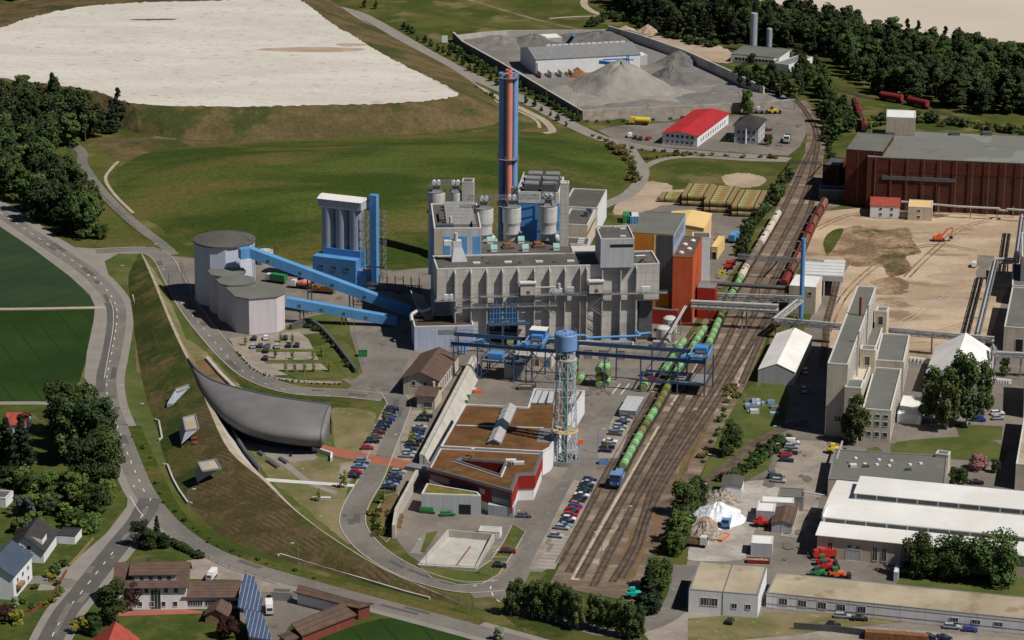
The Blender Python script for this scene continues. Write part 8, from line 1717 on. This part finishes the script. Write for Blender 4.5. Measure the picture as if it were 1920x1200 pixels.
LT = [('spruce',1214,1147,92,'tall dark conifer at the right end of the birch rows',1.3),('oak',1238,1105,66,'broad tree behind the tall dark conifer by the tracks',1),('oak',1288,965,72,'left tree of the clump beside the white sheet heap',1),('dark',1308,952,62,'rear tree of the clump beside the white sheet heap',.9),('light',1272,1018,62,'bright tree below the clump by the rubble heaps',.9),('oak',1264,1042,48,'low tree at the track rim near the site truck',1),
 ('oak',1370,852,66,'tree standing alone by the disused track',.8),('birch',1356,858,40,'thin tree left of the tree by the disused track',1),('birch',1606,832,88,'birch in front of the office slab corner',1.0),('birch',1592,828,64,'smaller birch left of the office corner birch',1.1),
 ('birch',1745,792,100,'leftmost big tree in front of the wide tent',1.0),('birch',1776,806,112,'big dark tree in the middle of the group before the wide tent',.95),('birch',1812,800,128,'tallest tree before the wide tent, right of the middle',.95),('birch',1843,776,96,'right big tree before the wide tent',.9),('birch',1794,776,112,'rear tree of the group before the wide tent',.9),('oak',1652,735,38,'bushy tree between office wing and white canopy',1.2),('light',1884,704,34,'small round tree right of the wide tent',.9),
 ('round',1722,1078,80,'round tree, left one of three before the white roofed hall',1),('round',1790,1083,84,'round tree, middle one of three before the white roofed hall',1),('round',1866,1094,98,'round tree, largest and right one of three before the white roofed hall',1),('pink',1833,880,28,'pink blooming tree beside the lawn of the grey workshop',1),('oak',1795,918,44,'green tree at the right end of the grey workshop',1.1),('dark',1866,886,26,'dark shrub tree right of the pink blooming tree',1.1),
 ('light',1401,214,46,'pale green tree behind the red roofed building',.8),('oak',1440,272,22,'small tree before the grey blue villa',1),('light',1366,266,14,'small bush tree left of the villa',1),('dark',1496,110,28,'dark tree beside the low white wing at the top',1),('dark',1410,120,20,'tree before the white flat building',1.3),
 ('spruce',42,876,104,'tall dark conifer at the left edge',1.1),('spruce',14,866,88,'dark conifer left of the tall one at the left edge',1.2),('dark',118,815,104,'big dark tree at the far end of the roadside grove',1),('oak',150,838,118,'big tree at the back of the roadside grove',1),('dark',182,868,126,'big dark tree beside the road bend',1),('birch',130,868,110,'tree in the middle of the roadside grove',1.2),('oak',200,905,108,'big tree at the near end of the roadside grove',.9),('dark',160,912,100,'dark tree at the front of the roadside grove',1),('light',143,948,66,'bright round tree before the roadside grove',1),('light',96,938,56,'bright tree left of the roadside grove',1),
 ('oak',180,965,62,'tree at the corner of the garden lawn',1.1),('blue',45,968,44,'blue grey bush tree in the garden',1),('light',200,945,50,'bright tree at the road beside the grove',1),('oak',60,930,46,'garden tree left of the lawn',1),('dark',262,1024,52,'dark tree on the junction island, left one',1),('spruce',295,1020,56,'slim conifer on the junction island',1),('dark',280,1030,40,'dark tree on the junction island, front one',1.1),('dark',308,1028,30,'low dark tree on the right of the junction island',1.2),
 ('dark',212,1170,86,'large dark tree before the inn',1),('copper',252,1140,54,'copper leaved tree before the inn',1),('bloom',234,1118,62,'white blooming tree before the inn',.9),('yellow',152,1186,28,'yellow green bush beside the village road',1.2),('yellow',30,1170,28,'bright yellow bush at the left bottom corner',1),('copper',8,1166,34,'dark red bush in the left bottom corner',1),('dark',178,1192,40,'dark tree beside the yellow green bush',1),('copper',428,1196,44,'dark copper tree behind the garden hut',1.1),('bloom',935,1200,26,'small blooming bush by the bottom road',1),('bloom',28,1140,22,'white blooming bush in the corner garden',1),
 ('oak',190,448,30,'last bushy tree of the left wood beside the side road',1.2),('sapling',797,783,20,'young tree beside the gate lodge',1.3),('sapling',721,792,22,'young yellow green tree in the left parking row',1.2),('sapling',772,832,26,'young yellow green tree in the right parking row',1.3),('sapling',718,944,26,'young tree at the far end of the brown bed',1.3),('sapling',714,994,24,'young tree at the near end of the brown bed',1.3),('sapling',645,915,34,'young tree in the dry meadow beside the parking cars',1.2),('sapling',598,940,26,'thin young tree at the white bench slab',.9),('sapling',1137,846,20,'young tree among the cars beside the tracks',1.2),('spruce',545,856,12,'tiny conifer below the zinc shell',1)]
for k, x, y, h, lab, wd in LT: tree(k, x, y, h, lab, None, wd, 'bush' if k in ('yellow', 'blue') else 'tree')
for i, (x, y) in enumerate(((461,648),(548,644),(527,642),(517,672),(549,674),(587,674),(536,697),(553,698),(571,698),(588,698),(617,697),(604,668))): tree('sapling', x, y, 20, 'thin young tree with yellow green leaves in the silo car park', 'car park trees', 1.0)
# ================================================================ road vehicles
def car_proto(style, colr):
 t = proto('parked_car'); W = .88
 P_ = {'hatch': ([(-2.05, .35), (-2.1, .75), (-1.95, 1.0), (1.0, .98), (1.95, .8), (2.08, .6), (2.05, .3)], [(-1.85, .98), (-1.55, 1.46), (.15, 1.46), (1.0, .97)]),
          'estate': ([(-2.3, .35), (-2.35, .8), (-2.2, 1.0), (1.15, .98), (2.15, .82), (2.3, .6), (2.25, .3)], [(-2.15, .99), (-1.9, 1.48), (.2, 1.48), (1.15, .97)]),
          'saloon': ([(-2.3, .35), (-2.35, .75), (-2.25, .98), (1.05, .96), (2.15, .8), (2.3, .58), (2.25, .3)], [(-1.6, .97), (-.95, 1.42), (.15, 1.42), (1.05, .95)]),
          'van': ([(-2.5, .4), (-2.55, 1.0), (-2.5, 1.15), (1.5, 1.15), (2.2, .95), (2.4, .6), (2.35, .35)], [(-2.48, 1.14), (-2.4, 1.95), (1.0, 1.95), (1.6, 1.13)])}[style]
 lo, hi = P_; n = len(lo); mb = MB(); sx = (-W, W)
 vs = [(s_*(1 if .5 < z < .95 else .93), y, z) for s_ in sx for y, z in lo]; mb.add(vs, [tuple(reversed(range(n))), tuple(range(n, 2*n))]+[(i, (i+1) % n, n+(i+1) % n, n+i) for i in range(n)], 'car '+colr)
 y0, y1, y2, y3 = [q[0] for q in hi]; z0, z1 = hi[0][1], hi[1][1]; mb.add([(-.68, y1-.05, z1+.02), (.68, y1-.05, z1+.02), (.68, y2, z1+.02), (-.68, y2, z1+.02), (-.7, y1-.1, z1-.08), (.7, y1-.1, z1-.08), (.7, y2+.05, z1-.08), (-.7, y2+.05, z1-.08)], [(0, 1, 2, 3), (4, 5, 1, 0), (5, 6, 2, 1), (6, 7, 3, 2), (7, 4, 0, 3)], 'car '+colr)
 mb.build('body', t); mb = MB(); vs = []
 for s_ in (-1, 1): vs += [(s_*.84, y0, z0), (s_*.7, y1, z1), (s_*.7, y2, z1), (s_*.84, y3, hi[3][1])]
 mb.add(vs, [(0, 1, 2, 3), (7, 6, 5, 4), (0, 4, 5, 1), (1, 5, 6, 2), (2, 6, 7, 3)], 'glass' if style != 'van' else 'car '+colr); mb.build('cabin_glass', t)
 if style == 'van': mb = MB(); mb.add([(-.72, 1.12, 1.85), (.72, 1.12, 1.85), (.8, 1.62, 1.2), (-.8, 1.62, 1.2)], [(3, 2, 1, 0), (0, 1, 2, 3)], 'glass'); mb.build('windscreen', t)
 for x in (-.84, .84):
  for y in (-1.35, 1.35): mb = MB(); mb.tube((x-.1, y, .32), (x+.1, y, .32), .32, 'tyre', n=12); mb.tube((x-.11, y, .32), (x+.11, y, .32), .17, 'rim', n=8); mb.build('wheel', t)
 for x in (-.62, .62): yb_ = lo[-2][0]; MB().cube(x-.2, x+.2, yb_-.06, yb_+.02, .6, .76, 'lamp_glass').build('headlight', t)
 freeze(t); return t
CP = {}
def car(x, y, hd, style, colr, label, group=None, z=.13):
 k = (style, colr)
 if k not in CP: CP[k] = car_proto(style, colr)
 d = V2(P(x+hd[0], y+hd[1])-P(x, y)); rz = math.atan2(-d.x, d.y); return put(CP[k], P(x, y)+Z_*z, rz, label, 'van' if style == 'van' else 'car', group)
ST = {'hatch': 'hatchback', 'estate': 'estate car', 'saloon': 'saloon', 'van': 'van'}
def carrow(lst, hd, nm, grp, end='far'):
 for i, (x, y, c_, s_) in enumerate(lst): car(x, y, hd, s_, c_, f'{c_} {ST[s_]}, {ORD[i]} from the {end} end of {nm}', grp)
H, E_, SL, V_ = 'hatch', 'estate', 'saloon', 'van'
carrow([(736,770,'dark blue',E_),(731,776,'black',H),(732,783,'grey',E_),(730,789,'blue',H),(723,795,'navy',SL),(719,802,'navy',E_),(714,808,'black',H),(711,814,'dark red',H),(705,822,'bronze',SL),(699,831,'black',E_),(689,843,'red',H)], (20, .6), 'the upper left row', 'cars in the entrance rows')
carrow([(799,783,'black',SL),(793,790,'black',E_),(788,804,'silver',SL),(785,811,'dark blue',E_),(784,817,'navy',H),(783,823,'light blue',E_),(779,829,'black',SL),(774,837,'black',E_),(770,846,'navy',H),(767,852,'silver',E_),(763,858,'silver',SL)], (20, .9), 'the concrete wall row', 'cars in the entrance rows')
carrow([(680,868,'light blue',E_),(675,878,'light blue',SL),(668,889,'red',H),(662,896,'navy',SL)], (20, 1.5), 'the lower left row', 'cars in the entrance rows')
carrow([(747,888,'silver',E_),(743,894,'grey',H),(741,900,'navy',SL),(737,907,'navy',E_),(733,912,'light blue',SL),(730,918,'black',E_)], (20, .9), 'the row below the path', 'cars in the entrance rows')
carrow([(1106,904,'navy',E_),(1103,909,'silver',SL),(1100,915,'black',E_),(1098,921,'dark green',SL),(1094,926,'black',H),(1091,932,'white',SL),(1088,938,'black',E_),(1084,943,'navy',SL),(1081,949,'orange',H),(1079,954,'blue',E_),(1075,959,'red',SL),(1073,964,'black',H),(1070,969,'red',E_),(1067,976,'white',H),(1063,982,'black',E_),(1059,988,'light blue',SL),(1054,993,'silver',E_),(1043,1008,'silver',H)], (20, 2.2), 'the long railway row', 'cars in the railway row')
carrow([(1175,785,'grey',E_),(1170,791,'silver',SL),(1165,797,'navy',H),(1163,803,'silver',E_),(1157,809,'silver',SL),(1154,816,'grey',E_),(1144,831,'white',SL),(1140,841,'black',E_),(1136,848,'navy',H)], (20, 1.6), 'the row by the box shed', 'cars in the upper railway row')
for i, (x, y, c_, s_, w_) in enumerate(((477,637,'black',H,'back row, leftmost'),(499,636,'white',H,'back row, middle'),(535,636,'black',E_,'back row, rightmost'),(475,652,'silver',H,'middle row, first from the left'),(488,651,'dark blue',H,'middle row, second from the left'),(502,651,'grey',SL,'middle row, third from the left'),(520,652,'silver',H,'middle row, fourth from the left'),(542,650,'black',H,'middle row, fifth from the left'),(557,650,'navy',H,'middle row, rightmost'),(499,660,'black',SL,'behind the middle row'),(498,674,'black',H,'alone in the front bay'))): car(x, y, (2, -8), s_, c_, f'{c_} {ST[s_]} in the silo car park, {w_}', 'cars in the silo car park')
for x, y, hd, s_, c_, lab in ((983,970,(20,.5),E_,'grey','grey estate car beside the red corner of the workshop'),(803,962,(20,2),V_,'green','green van at the white wing, left of two'),(840,967,(20,-1),E_,'green','green estate car at the white wing, right of the green van'),(953,1037,(20,1),E_,'dark red','dark red estate car in the bays beside the basin'),(937,1064,(20,1),H,'black','black hatchback in the bays nearest the basin corner'),
  (1485,833,(20,1),V_,'white','white van at the top of the works parking'),(1484,841,(20,1),E_,'silver','silver estate car beside the white works van'),(1483,852,(20,1),SL,'black','black saloon behind the red car on the works parking'),(1473,856,(20,-1),H,'red','red hatchback on the works parking'),(1475,866,(20,1.5),SL,'navy','navy saloon below the red hatchback'),(1453,896,(20,-2),E_,'dark green','dark green estate car near the grey roofed hut'),(1460,905,(20,1.5),E_,'silver','silver estate car near the grey roofed hut'),
  (1831,908,(20,1),SL,'black','black saloon, farther of two beside the grey workshop'),(1822,924,(20,1),SL,'black','black saloon, nearer of two beside the grey workshop'),(1580,1159,(20,1),E_,'silver','silver estate car before the very long shed'),(1612,1164,(20,1),SL,'black','low black saloon right of the silver estate car'),(1369,1168,(5,-10),H,'black','black hatchback in front of the tan roofed workshop'),(1563,1176,(20,3),H,'black','black hatchback half behind the dark fence'),(1785,1179,(20,1.5),E_,'silver','silver estate car on the bottom right lane'),(1819,1184,(20,1.5),H,'blue','blue hatchback right of the silver estate car on the lane'),(1742,1198,(20,4),SL,'dark blue','dark blue saloon at the bottom edge'),(1770,1200,(20,4),SL,'navy','navy saloon at the bottom edge, second of two'),
  (1870,778,(20,-1),E_,'white','white estate car beside the shaded lane'),(1871,787,(20,-1),H,'silver','silver hatchback beside the shaded lane'),(1835,790,(20,1),V_,'blue','blue van under the big trees'),(1181,257,(3,-8),V_,'white','white van, leftmost of four vehicles at the far car park'),(1191,260,(2,-8),H,'black','black hatchback, second of four at the far car park'),(1201,262,(2,-8),H,'navy','navy hatchback, third of four at the far car park'),(1216,262,(8,-5),E_,'red','red estate car, rightmost of four at the far car park'),(1438,246,(9,-1),H,'dark red','dark red hatchback beside the villa'),(1826,500,(1,-9),V_,'white','white van on the sand lot'),(1510,700,(2,9),E_,'silver','silver estate car in the shade of the office slab, farther one'),(1507,735,(2,9),E_,'silver','silver estate car in the shade of the office slab, nearer one'),(745,548,(6,4),E_,'grey','grey estate car in the shade under the conveyor'),
  (1213,706,(20,1),E_,'black','black estate car under the crane runway'),(1222,714,(20,1),H,'red','red hatchback under the crane runway'),(1425,458,(5,8),H,'light blue','light blue car beside the yellow shed')): car(x, y, hd, s_, c_, lab)
def lorry(name, label, x, y, hd, cab, body, kind, cat='truck', s_=1.0):
 d = V2(P(x+hd[0], y+hd[1])-P(x, y)); t = thing(name, label, cat, P(x, y)+Z_*.12, rz=math.atan2(-d.x, d.y)); t.scale = (s_,)*3; ORG[t.name] = Vector((0, 0, 0))
 mb = MB(); mb.cube(-1.05, 1.05, -4, 3.6, .7, 1.0, 'underframe'); mb.build('chassis', t)
 mb = MB(); mb.add([(-1.2, 2.0, .9), (1.2, 2.0, .9), (1.2, 4.1, .9), (-1.2, 4.1, .9), (-1.15, 2.0, 3.1), (1.15, 2.0, 3.1), (1.15, 3.7, 3.1), (-1.15, 3.7, 3.1), (-1.2, 4.15, 1.9), (1.2, 4.15, 1.9)], [(3, 2, 1, 0), (4, 5, 6, 7), (0, 1, 5, 4), (1, 2, 9, 6, 5), (2, 3, 8, 9), (9, 8, 7, 6), (3, 0, 4, 7, 8)], cab); mb.build('cab', t)
 mb = MB(); mb.add([(-1.0, 4.14, 2.0), (1.0, 4.14, 2.0), (.98, 3.78, 2.9), (-.98, 3.78, 2.9)], [(0, 1, 2, 3), (3, 2, 1, 0)], 'glass'); mb.build('windscreen', t)
 for y_ in (-3, -1.8, 3.0):
  for x_ in (-1.05, 1.05): mb = MB(); mb.tube((x_-.18, y_, .5), (x_+.18, y_, .5), .5, 'tyre', n=12); mb.build('wheel', t)
 mb = MB()
 if kind == 'tip':
  mb.cube(-1.2, 1.2, -4.2, 1.7, 1.0, 1.15, body)
  for a in ((-1.2, -1.1, -4.2, 1.7), (1.1, 1.2, -4.2, 1.7), (-1.2, 1.2, 1.6, 1.7), (-1.2, 1.2, -4.2, -4.1)): mb.cube(*a, 1.15, 2.2, body)
 elif kind == 'tank': mb.tube((0, -4.3, 2.1), (0, 1.7, 2.1), 1.15, body, n=18)
 elif kind == 'drum': mb.tube((0, -3.9, 2.6), (0, -1.4, 2.3), .8, body, r2=1.35, n=16); mb.tube((0, -1.4, 2.3), (0, 1.4, 1.9), 1.35, body, r2=.9, n=16)
 else: mb.cube(-1.25, 1.25, -4.4, 1.75, 1.0, 3.4, body)
 mb.build('load_body', t); return t
lorry('tank_truck', 'yellow tank lorry at the foot of the stone wall', 1199, 234, (-20, -1), 'yellow_paint', 'yellow_paint', 'tank', s_=1.1); lorry('box_truck', 'white lorry with dark open load on the railway yard', 1476, 266, (-3, 8), 'white_metal', 'wagon_brown', 'tip', s_=1.15)
lorry('tipper_truck', 'blue lorry at the white sheet heap', 1363, 985, (-3, 8), 'blue_paint', 'blue_paint', 'tip'); lorry('tipper_truck', 'white lorry with long flat body before the rubble heap', 1300, 1024, (20, 2), 'white_metal', 'wood', 'tip', s_=1.05); lorry('tipper_truck', 'dark green lorry parked behind the long conveyor', 517, 530, (-20, -3), 'white_metal', 'green_paint', 'box'); lorry('mixer_truck', 'lorry with salmon orange drum body behind the long conveyor', 565, 541, (-20, -2), 'white_metal', 'stack_red', 'drum'); lorry('tipper_truck', 'rusty orange lorry in the conveyor shade', 607, 550, (-20, -2), 'rust', 'rust', 'tip'); lorry('cargo_truck', 'white box lorry behind the lower inn roof', 397, 1086, (-8, 10), 'white_metal', 'roof_white', 'box', s_=.7); lorry('cargo_truck', 'white box lorry beside the solar shed', 505, 1148, (1, 10), 'white_metal', 'roof_white', 'box', s_=.8); lorry('cargo_truck', 'blue box lorry beside the bushes by the sidings', 1377, 452, (9, -8), 'blue_paint', 'blue_paint', 'box'); lorry('fire_truck', 'red box lorry before the white roofed hall', 1546, 1047, (-20, 1), 'red_paint', 'red_paint', 'box', s_=.85)
ex = thing('excavator', 'orange red crawler excavator on the sand lot', 'excavator', P(1760, 452)); c = P(1760, 452); mb = MB()
for k in (-1.2, 1.2): mb.prism([c+Vector((-2.3, k-.35, 0)), c+Vector((2.3, k-.35, 0)), c+Vector((2.3, k+.35, 0)), c+Vector((-2.3, k+.35, 0))], 0, .9, 'underframe')
mb.build('track', ex); mb = MB(); mb.box(c-X_*.4, X_, Y_, 3.6, 2.6, 1.0, 2.2, 'orange_paint'); mb.box(c+X_*.4-Y_*.7, X_, Y_, 1.5, 1.2, 2.2, 3.2, 'orange_paint'); mb.build('body', ex)
mb = MB(); mb.beam(c+X_*1.2+Z_*2, c+X_*3.2+Z_*5, .5, 'orange_paint'); mb.beam(c+X_*3.2+Z_*5, c+X_*5.2+Z_*5.6, .45, 'orange_paint'); mb.beam(c+X_*5.2+Z_*5.6, c+X_*5.0+Z_*2, .4, 'orange_paint'); mb.build('boom', ex); mb = MB(); mb.box(c+X_*4.8, X_, Y_, 1.3, 1.2, 1.0, 2.1, 'underframe'); mb.build('bucket', ex)
def loader(lab, x, y, cm, cm2):
 t = thing('wheel_loader', lab, 'loader', P(x, y)); c = P(x, y); mb = MB(); mb.box(c, X_, Y_, 4, 2, .9, 2.1, cm); mb.box(c-X_*.3, X_, Y_, 1.4, 1.5, 2.1, 3.3, cm2); mb.build('body', t)
 for i in (-1.3, 1.3):
  for j in (-1, 1): MB().tube(c+X_*i+Y_*(j-.25)+Z_*.75, c+X_*i+Y_*(j+.25)+Z_*.75, .75, 'tyre', n=12).build('wheel', t)
 mb = MB(); mb.beam(c+X_*1.8+Z_*1.5, c+X_*3.3+Z_*.9, .4, cm); mb.box(c+X_*3.6, X_, Y_, 1, 2.4, .2, 1.5, 'underframe'); mb.build('bucket', t); return t
loader('yellow wheel loader on the railway yard', 1448, 213, 'yellow_paint', 'glass'); loader('grey loader left of the yellow wheel loader', 1423, 213, 'steel_grey', 'white_metal')
loader('red tractor between white hall and long shed, farther one', 1543, 1060, 'red_paint', 'green_paint'); loader('red tractor between white hall and long shed, middle one', 1547, 1070, 'red_paint', 'dark_steel'); loader('green tractor beside the red tractors', 1533, 1082, 'green_paint', 'dark_steel'); loader('orange red tractor nearest the fence', 1568, 1084, 'orange_paint', 'green_paint'); loader('small red machine before the sheds', 1426, 987, 'red_paint', 'red_paint'); loader('teal machine beside the tall conifer at the tracks', 1188, 1122, 'teal_paint', 'teal_paint'); loader('yellow machine beside the service pipe', 1563, 850, 'yellow_paint', 'yellow_paint')
def skip(lab, x, y, w_, l_, h_, mm, fill=None, hd=(1, 0)):
 c = P(x, y); mb = MB(); u_ = V2(P(x+hd[0]*10, y+hd[1]*10)-c).normalized(); v_ = Vector((-u_.y, u_.x, 0)); q = [c-u_*l_/2-v_*w_/2, c+u_*l_/2-v_*w_/2, c+u_*l_/2+v_*w_/2, c-u_*l_/2+v_*w_/2]; ringwall(mb, q, inset(q, .12), .05, h_, mm); mb.prism(inset(q, .1), .1, h_*.75, fill or mm); tag(mb.build('skip', origin=c), lab, 'skip')
skip('green skip standing on the forecourt beside the ramp bank', 680, 668, 2.4, 3.2, 2.0, 'green_paint', 'black'); skip('red skip full of rubble before the metal hut', 1422, 1055, 2.4, 6.5, 1.2, 'wagon_red', 'rubble', (1, .04)); skip('orange flat skip before the blue lorry', 1354, 1010, 2.4, 6, .8, 'orange_paint', 'rough_sand', (.75, -.6)); skip('green bin in the farm yard', 526, 1122, 2, 2.6, 1.6, 'green_paint'); skip('small blue trailer beside the railway lawn', 1132, 870, 2, 3, 1.5, 'loco_blue', 'loco_navy'); skip('orange round topped bin right of the water tower', 1088, 832, 1.5, 1.8, 1.1, 'orange_paint', 'red_paint'); skip('orange bin beside the long retaining wall', 896, 736, 1.6, 2.6, .9, 'orange_paint'); skip('grey white bin left of the orange bin', 885, 733, 2, 3, 1, 'white_metal'); skip('dark skip with rubble left of the workshop notch', 985, 730, 2.4, 5, 1.4, 'dark_steel', 'rubble'); skip('dark skip with rubble beside the first one', 997, 726, 2.4, 3, 1.4, 'dark_steel', 'wood')
for i in range(7): x = 1709+i*7.2; skip(f'white wrapped pallet, {ORD[i]} from the left behind the office wing', x, 678+i*.8, 1.2, 1.3, 1.6, 'roof_white', 'roof_white')
for i in range(7): skip(f'white tank on a pallet, {ORD[i]} from the left below the right small tree', 1863+i*5, 716+i*.5, 1.2, 1.1, 1.3, 'roof_white', 'roof_white')
for i, (x, y, z) in enumerate(((1602,1042,0),(1604,1050,0),(1612,1049,0),(1619,1050,0))): skip(f'white wrapped bale, {ORD[i]} from the left before the white roofed hall', x, y, 1.2, 1.3, 1.5, 'roof_white', 'roof_white')
for i, (x, y) in enumerate(((748,990),(750,980),(752,972))): skip(f'wooden crate, {ORD[i]} from the near end of the short wall', x, y, 1.2, 1.5, 1.3, 'wood', 'wood')
rj = random.Random(4)
for i in range(16): x, y = 1398+rj.uniform(0, 60), 752+rj.uniform(0, 24); skip('piece of white or blue scrap in the heap on the lawn beside the tracks', x, y, rj.uniform(.8, 2), rj.uniform(1, 3), rj.uniform(.4, 1.6), rj.choice(['white_metal', 'steel_grey', 'light_blue_panel', 'steel_grey']))
for o in [o for o in bpy.data.objects if o.get('label', '').startswith('piece of white')]: o['group'] = 'scrap pieces on the lawn'
for i in range(14): x, y = 866-i*2.6+rj.uniform(-3, 3), 748+i*7+rj.uniform(-3, 3); skip('small white or green part lying behind the long retaining wall', x+14, y-10, .9, 1.6, rj.uniform(.4, 1.2), rj.choice(['white_metal', 'green_paint', 'wagon_red', 'tent_white', 'green_paint']))
for o in [o for o in bpy.data.objects if o.get('label', '').startswith('small white or green part')]: o['group'] = 'parts behind the wall'
wall('fence_wall', 'dark plank fence along the bottom right lane', [(1488, 1180), (1560, 1185), (1622, 1193)], 2.0, .3, 'dark_steel', 'fence'); wall('orange_wall', 'long brown container row cut by the bottom edge', [(1622, 1197), (1740, 1206)], 2.4, 2.4, 'rust', 'container')
def mesh_fence(label, px, h, step, mm='steel_grey', z=0):
 q = [V2(p_) for p_ in wpts(px, 3)]; t = thing('wire_fence', label, 'fence', q[0]); mb = MB(); rail(mb, [Vector((*p_.xy, z)) for p_ in q], h, mm, step, .09); mb.build('fence_frame', t)
mesh_fence('thin wire fence along the foot of the ploughed dam', [(700,1085),(780,1108),(860,1130),(930,1152)], 1.6, 4); mesh_fence('fence between inn forecourt and main road', [(380,1042),(430,1066),(520,1096)], 1.3, 3, 'pale_concrete'); mesh_fence('railing around the concrete basin', [(783,1064),(893,1071)], 1.3, 2); mesh_fence('dark fence along the hill path', [(128,272),(150,322),(200,380),(255,432)], 1.8, 4, 'dark_steel'); mesh_fence('gate fence beside the large silo', [(342,490),(350,530),(366,558)], 2.0, 3, 'steel_grey'); mesh_fence('long fence along the curved road past the villa', [(1160,272),(1240,288),(1330,292),(1400,292)], 1.6, 5, 'dark_steel')
pw_ = [V2(p_) for p_ in wpts([(545,618),(575,606),(600,618),(630,650),(668,700)], 5)]; mb = MB(); ribbon_v(pw_, 1.0, 0, 'dark_steel', mb, zt=1.8); tag(mb.build('ramp_wall', origin=pw_[0]), 'curved dark retaining wall of the car park ramp', 'wall')
lp_ = proto('street_lamp'); mb = MB(); mb.tube((0, 0, 0), (0, 0, 8), .1, 'steel_grey', .07, n=8); mb.build('pole', lp_); mb = MB(); mb.beam((0, 0, 8), (1.6, 0, 8.2), .1, 'steel_grey'); mb.build('arm', lp_); mb = MB(); mb.cube(1.3, 2.3, -.18, .18, 8.12, 8.3, 'white_metal'); mb.build('lamp_head', lp_); freeze(lp_)
for i, (x, y, w_) in enumerate(((239,538,'beside the tip of the dam'),(317,545,'beside the entrance road by the large silo'),(301,497,'at the side road junction'),(240,768,'at the dam foot beside the road bend'),(258,802,'on the dam foot beside the far light box'),(354,965,'at the dam foot near the junction'),(560,1070,'on the low dam wall above the inn'),(878,1150,'beside the wire fence of the dam'),(921,1082,'on the corner lawn'),(799,1062,'at the left corner of the basin'),(983,1008,'on the lawn strip behind the basin'),(752,862,'beside the red footpath'),(1128,1048,'between the tracks and the bays'),(1340,900,'on the lawn right of the tracks'),(1310,955,'behind the white sheet heap'),(1446,878,'beside the works parking'),(1462,845,'at the top of the works parking'),(1880,1000,'on the lane right of the white hall'),(1120,850,'beside the upper railway car row'),(536,706,'in the front of the silo car park'),(571,715,'at the white stone strip'),(664,640,'on the ramp bank'),(1233,780,'beside the grey box shed'),(1430,560,'on the railway beside the pipe bridge'),(1170,998,'left of the pale gravel walk'),(1025,195,'on the avenue beside the yard wall'),(1083,225,'at the corner of the yard wall'),(1462,190,'beside the green gate of the slag yard'),(1691,205,'on the far sidings'),(1760,190,'before the top right wood'))):
 put(lp_, P(x, y), rt_.choice((0, 3.1, 2.9)), 'thin grey street lamp '+w_, 'street lamp', 'street lamps')
for i, (x, y, w_) in enumerate(((78,1056,'a'),)): pass
gt = thing('yard_gate', 'green framed gate portal of the slag yard', 'gate', P(1480, 205)); mb = MB(); q = [P(1467, 206), P(1490, 205)]; mb.beam(q[0], q[0]+Z_*4.6, .5, 'light_grey_wall'); mb.beam(q[1], q[1]+Z_*4.6, .5, 'lattice_teal'); mb.beam(q[0]+Z_*4.6, q[1]+Z_*4.6, .5, 'light_grey_wall'); mb.build('portal', gt)
sgn = thing('advert_sign', 'upright white sign board at the far corner of the slag yard', 'sign', P(834, 82)); MB().box(P(834, 82), X_, Y_, 3, .3, .6, 4.2, 'roof_white').build('board', sgn); MB().beam(P(834, 82), P(834, 82, .7), .3, 'steel_grey').build('post', sgn)
yr = thing('yellow_rotor', 'yellow star shaped machine part beside the red tanks', 'machine part', P(1354, 511)); mb = MB(); c = P(1354, 511, 1.2)
for k in range(8): mb.beam(c, c+Vector((math.cos(k*.785)*1.6, 0, math.sin(k*.785)*1.6)), .45, 'yellow_paint')
mb.build('spokes', yr)
for i, (x, y, lab) in enumerate(((1366, 505, 'dark red round tank, nearer of two beside the yellow star part'), (1370, 497, 'dark red round tank, farther of two beside the yellow star part'))): c = P(x, y); t = tag(MB().tube(c-X_*1.8+Z_*1, c+X_*1.8+Z_*1, 1, 'wagon_red', n=16).build('red_tank', origin=c), lab, 'tank')
def person(x, y, a, b, label):
 c = P(x, y); o = bpy.data.meshes.new('person'); bm = bmesh.new(); t = proto('person'); t.location = c; t.rotation_euler = (0, 0, rt_.uniform(0, 6)); tag(t, label, 'person')
 mb = MB()
 for s_ in (-1, 1): mb.tube((s_*.1, 0, 0), (s_*.1, 0, .85), .06, b, .1, n=8); mb.tube((s_*.24, 0, .85), (s_*.2, 0, 1.42), .04, a, .055, n=8)
 mb.lathe((0, 0, 0), [(.14, .8), (.17, 1.0), (.21, 1.35), (.12, 1.48), (.06, 1.52), (.06, 1.56), (.1, 1.62), (.11, 1.7), (.08, 1.78), (.02, 1.8)], a, 12); mb.build('body', t); MB().lathe((0, 0, 0), [(.1, 1.66), (.115, 1.72), (.06, 1.8)], 'bark', 10).build('hair', t)
 bm.free()
person(1514, 1046, 'gantry_blue', 'dark_steel', 'person in dark clothes standing beside the red box lorry, left one'); person(1520, 1045, 'wagon_red', 'dark_steel', 'person in reddish jacket beside the red box lorry, right one'); person(1447, 246, 'dark_steel', 'dark_steel', 'person in dark clothes on the yard beside the villa')
for pr in list(bpy.data.objects):
 if pr.parent is None and pr.type in ('EMPTY', 'MESH') and 'category' not in pr and 'kind' not in pr:
  def kill(o):
   for c in list(o.children): kill(c)
   bpy.data.objects.remove(o)
  kill(pr)
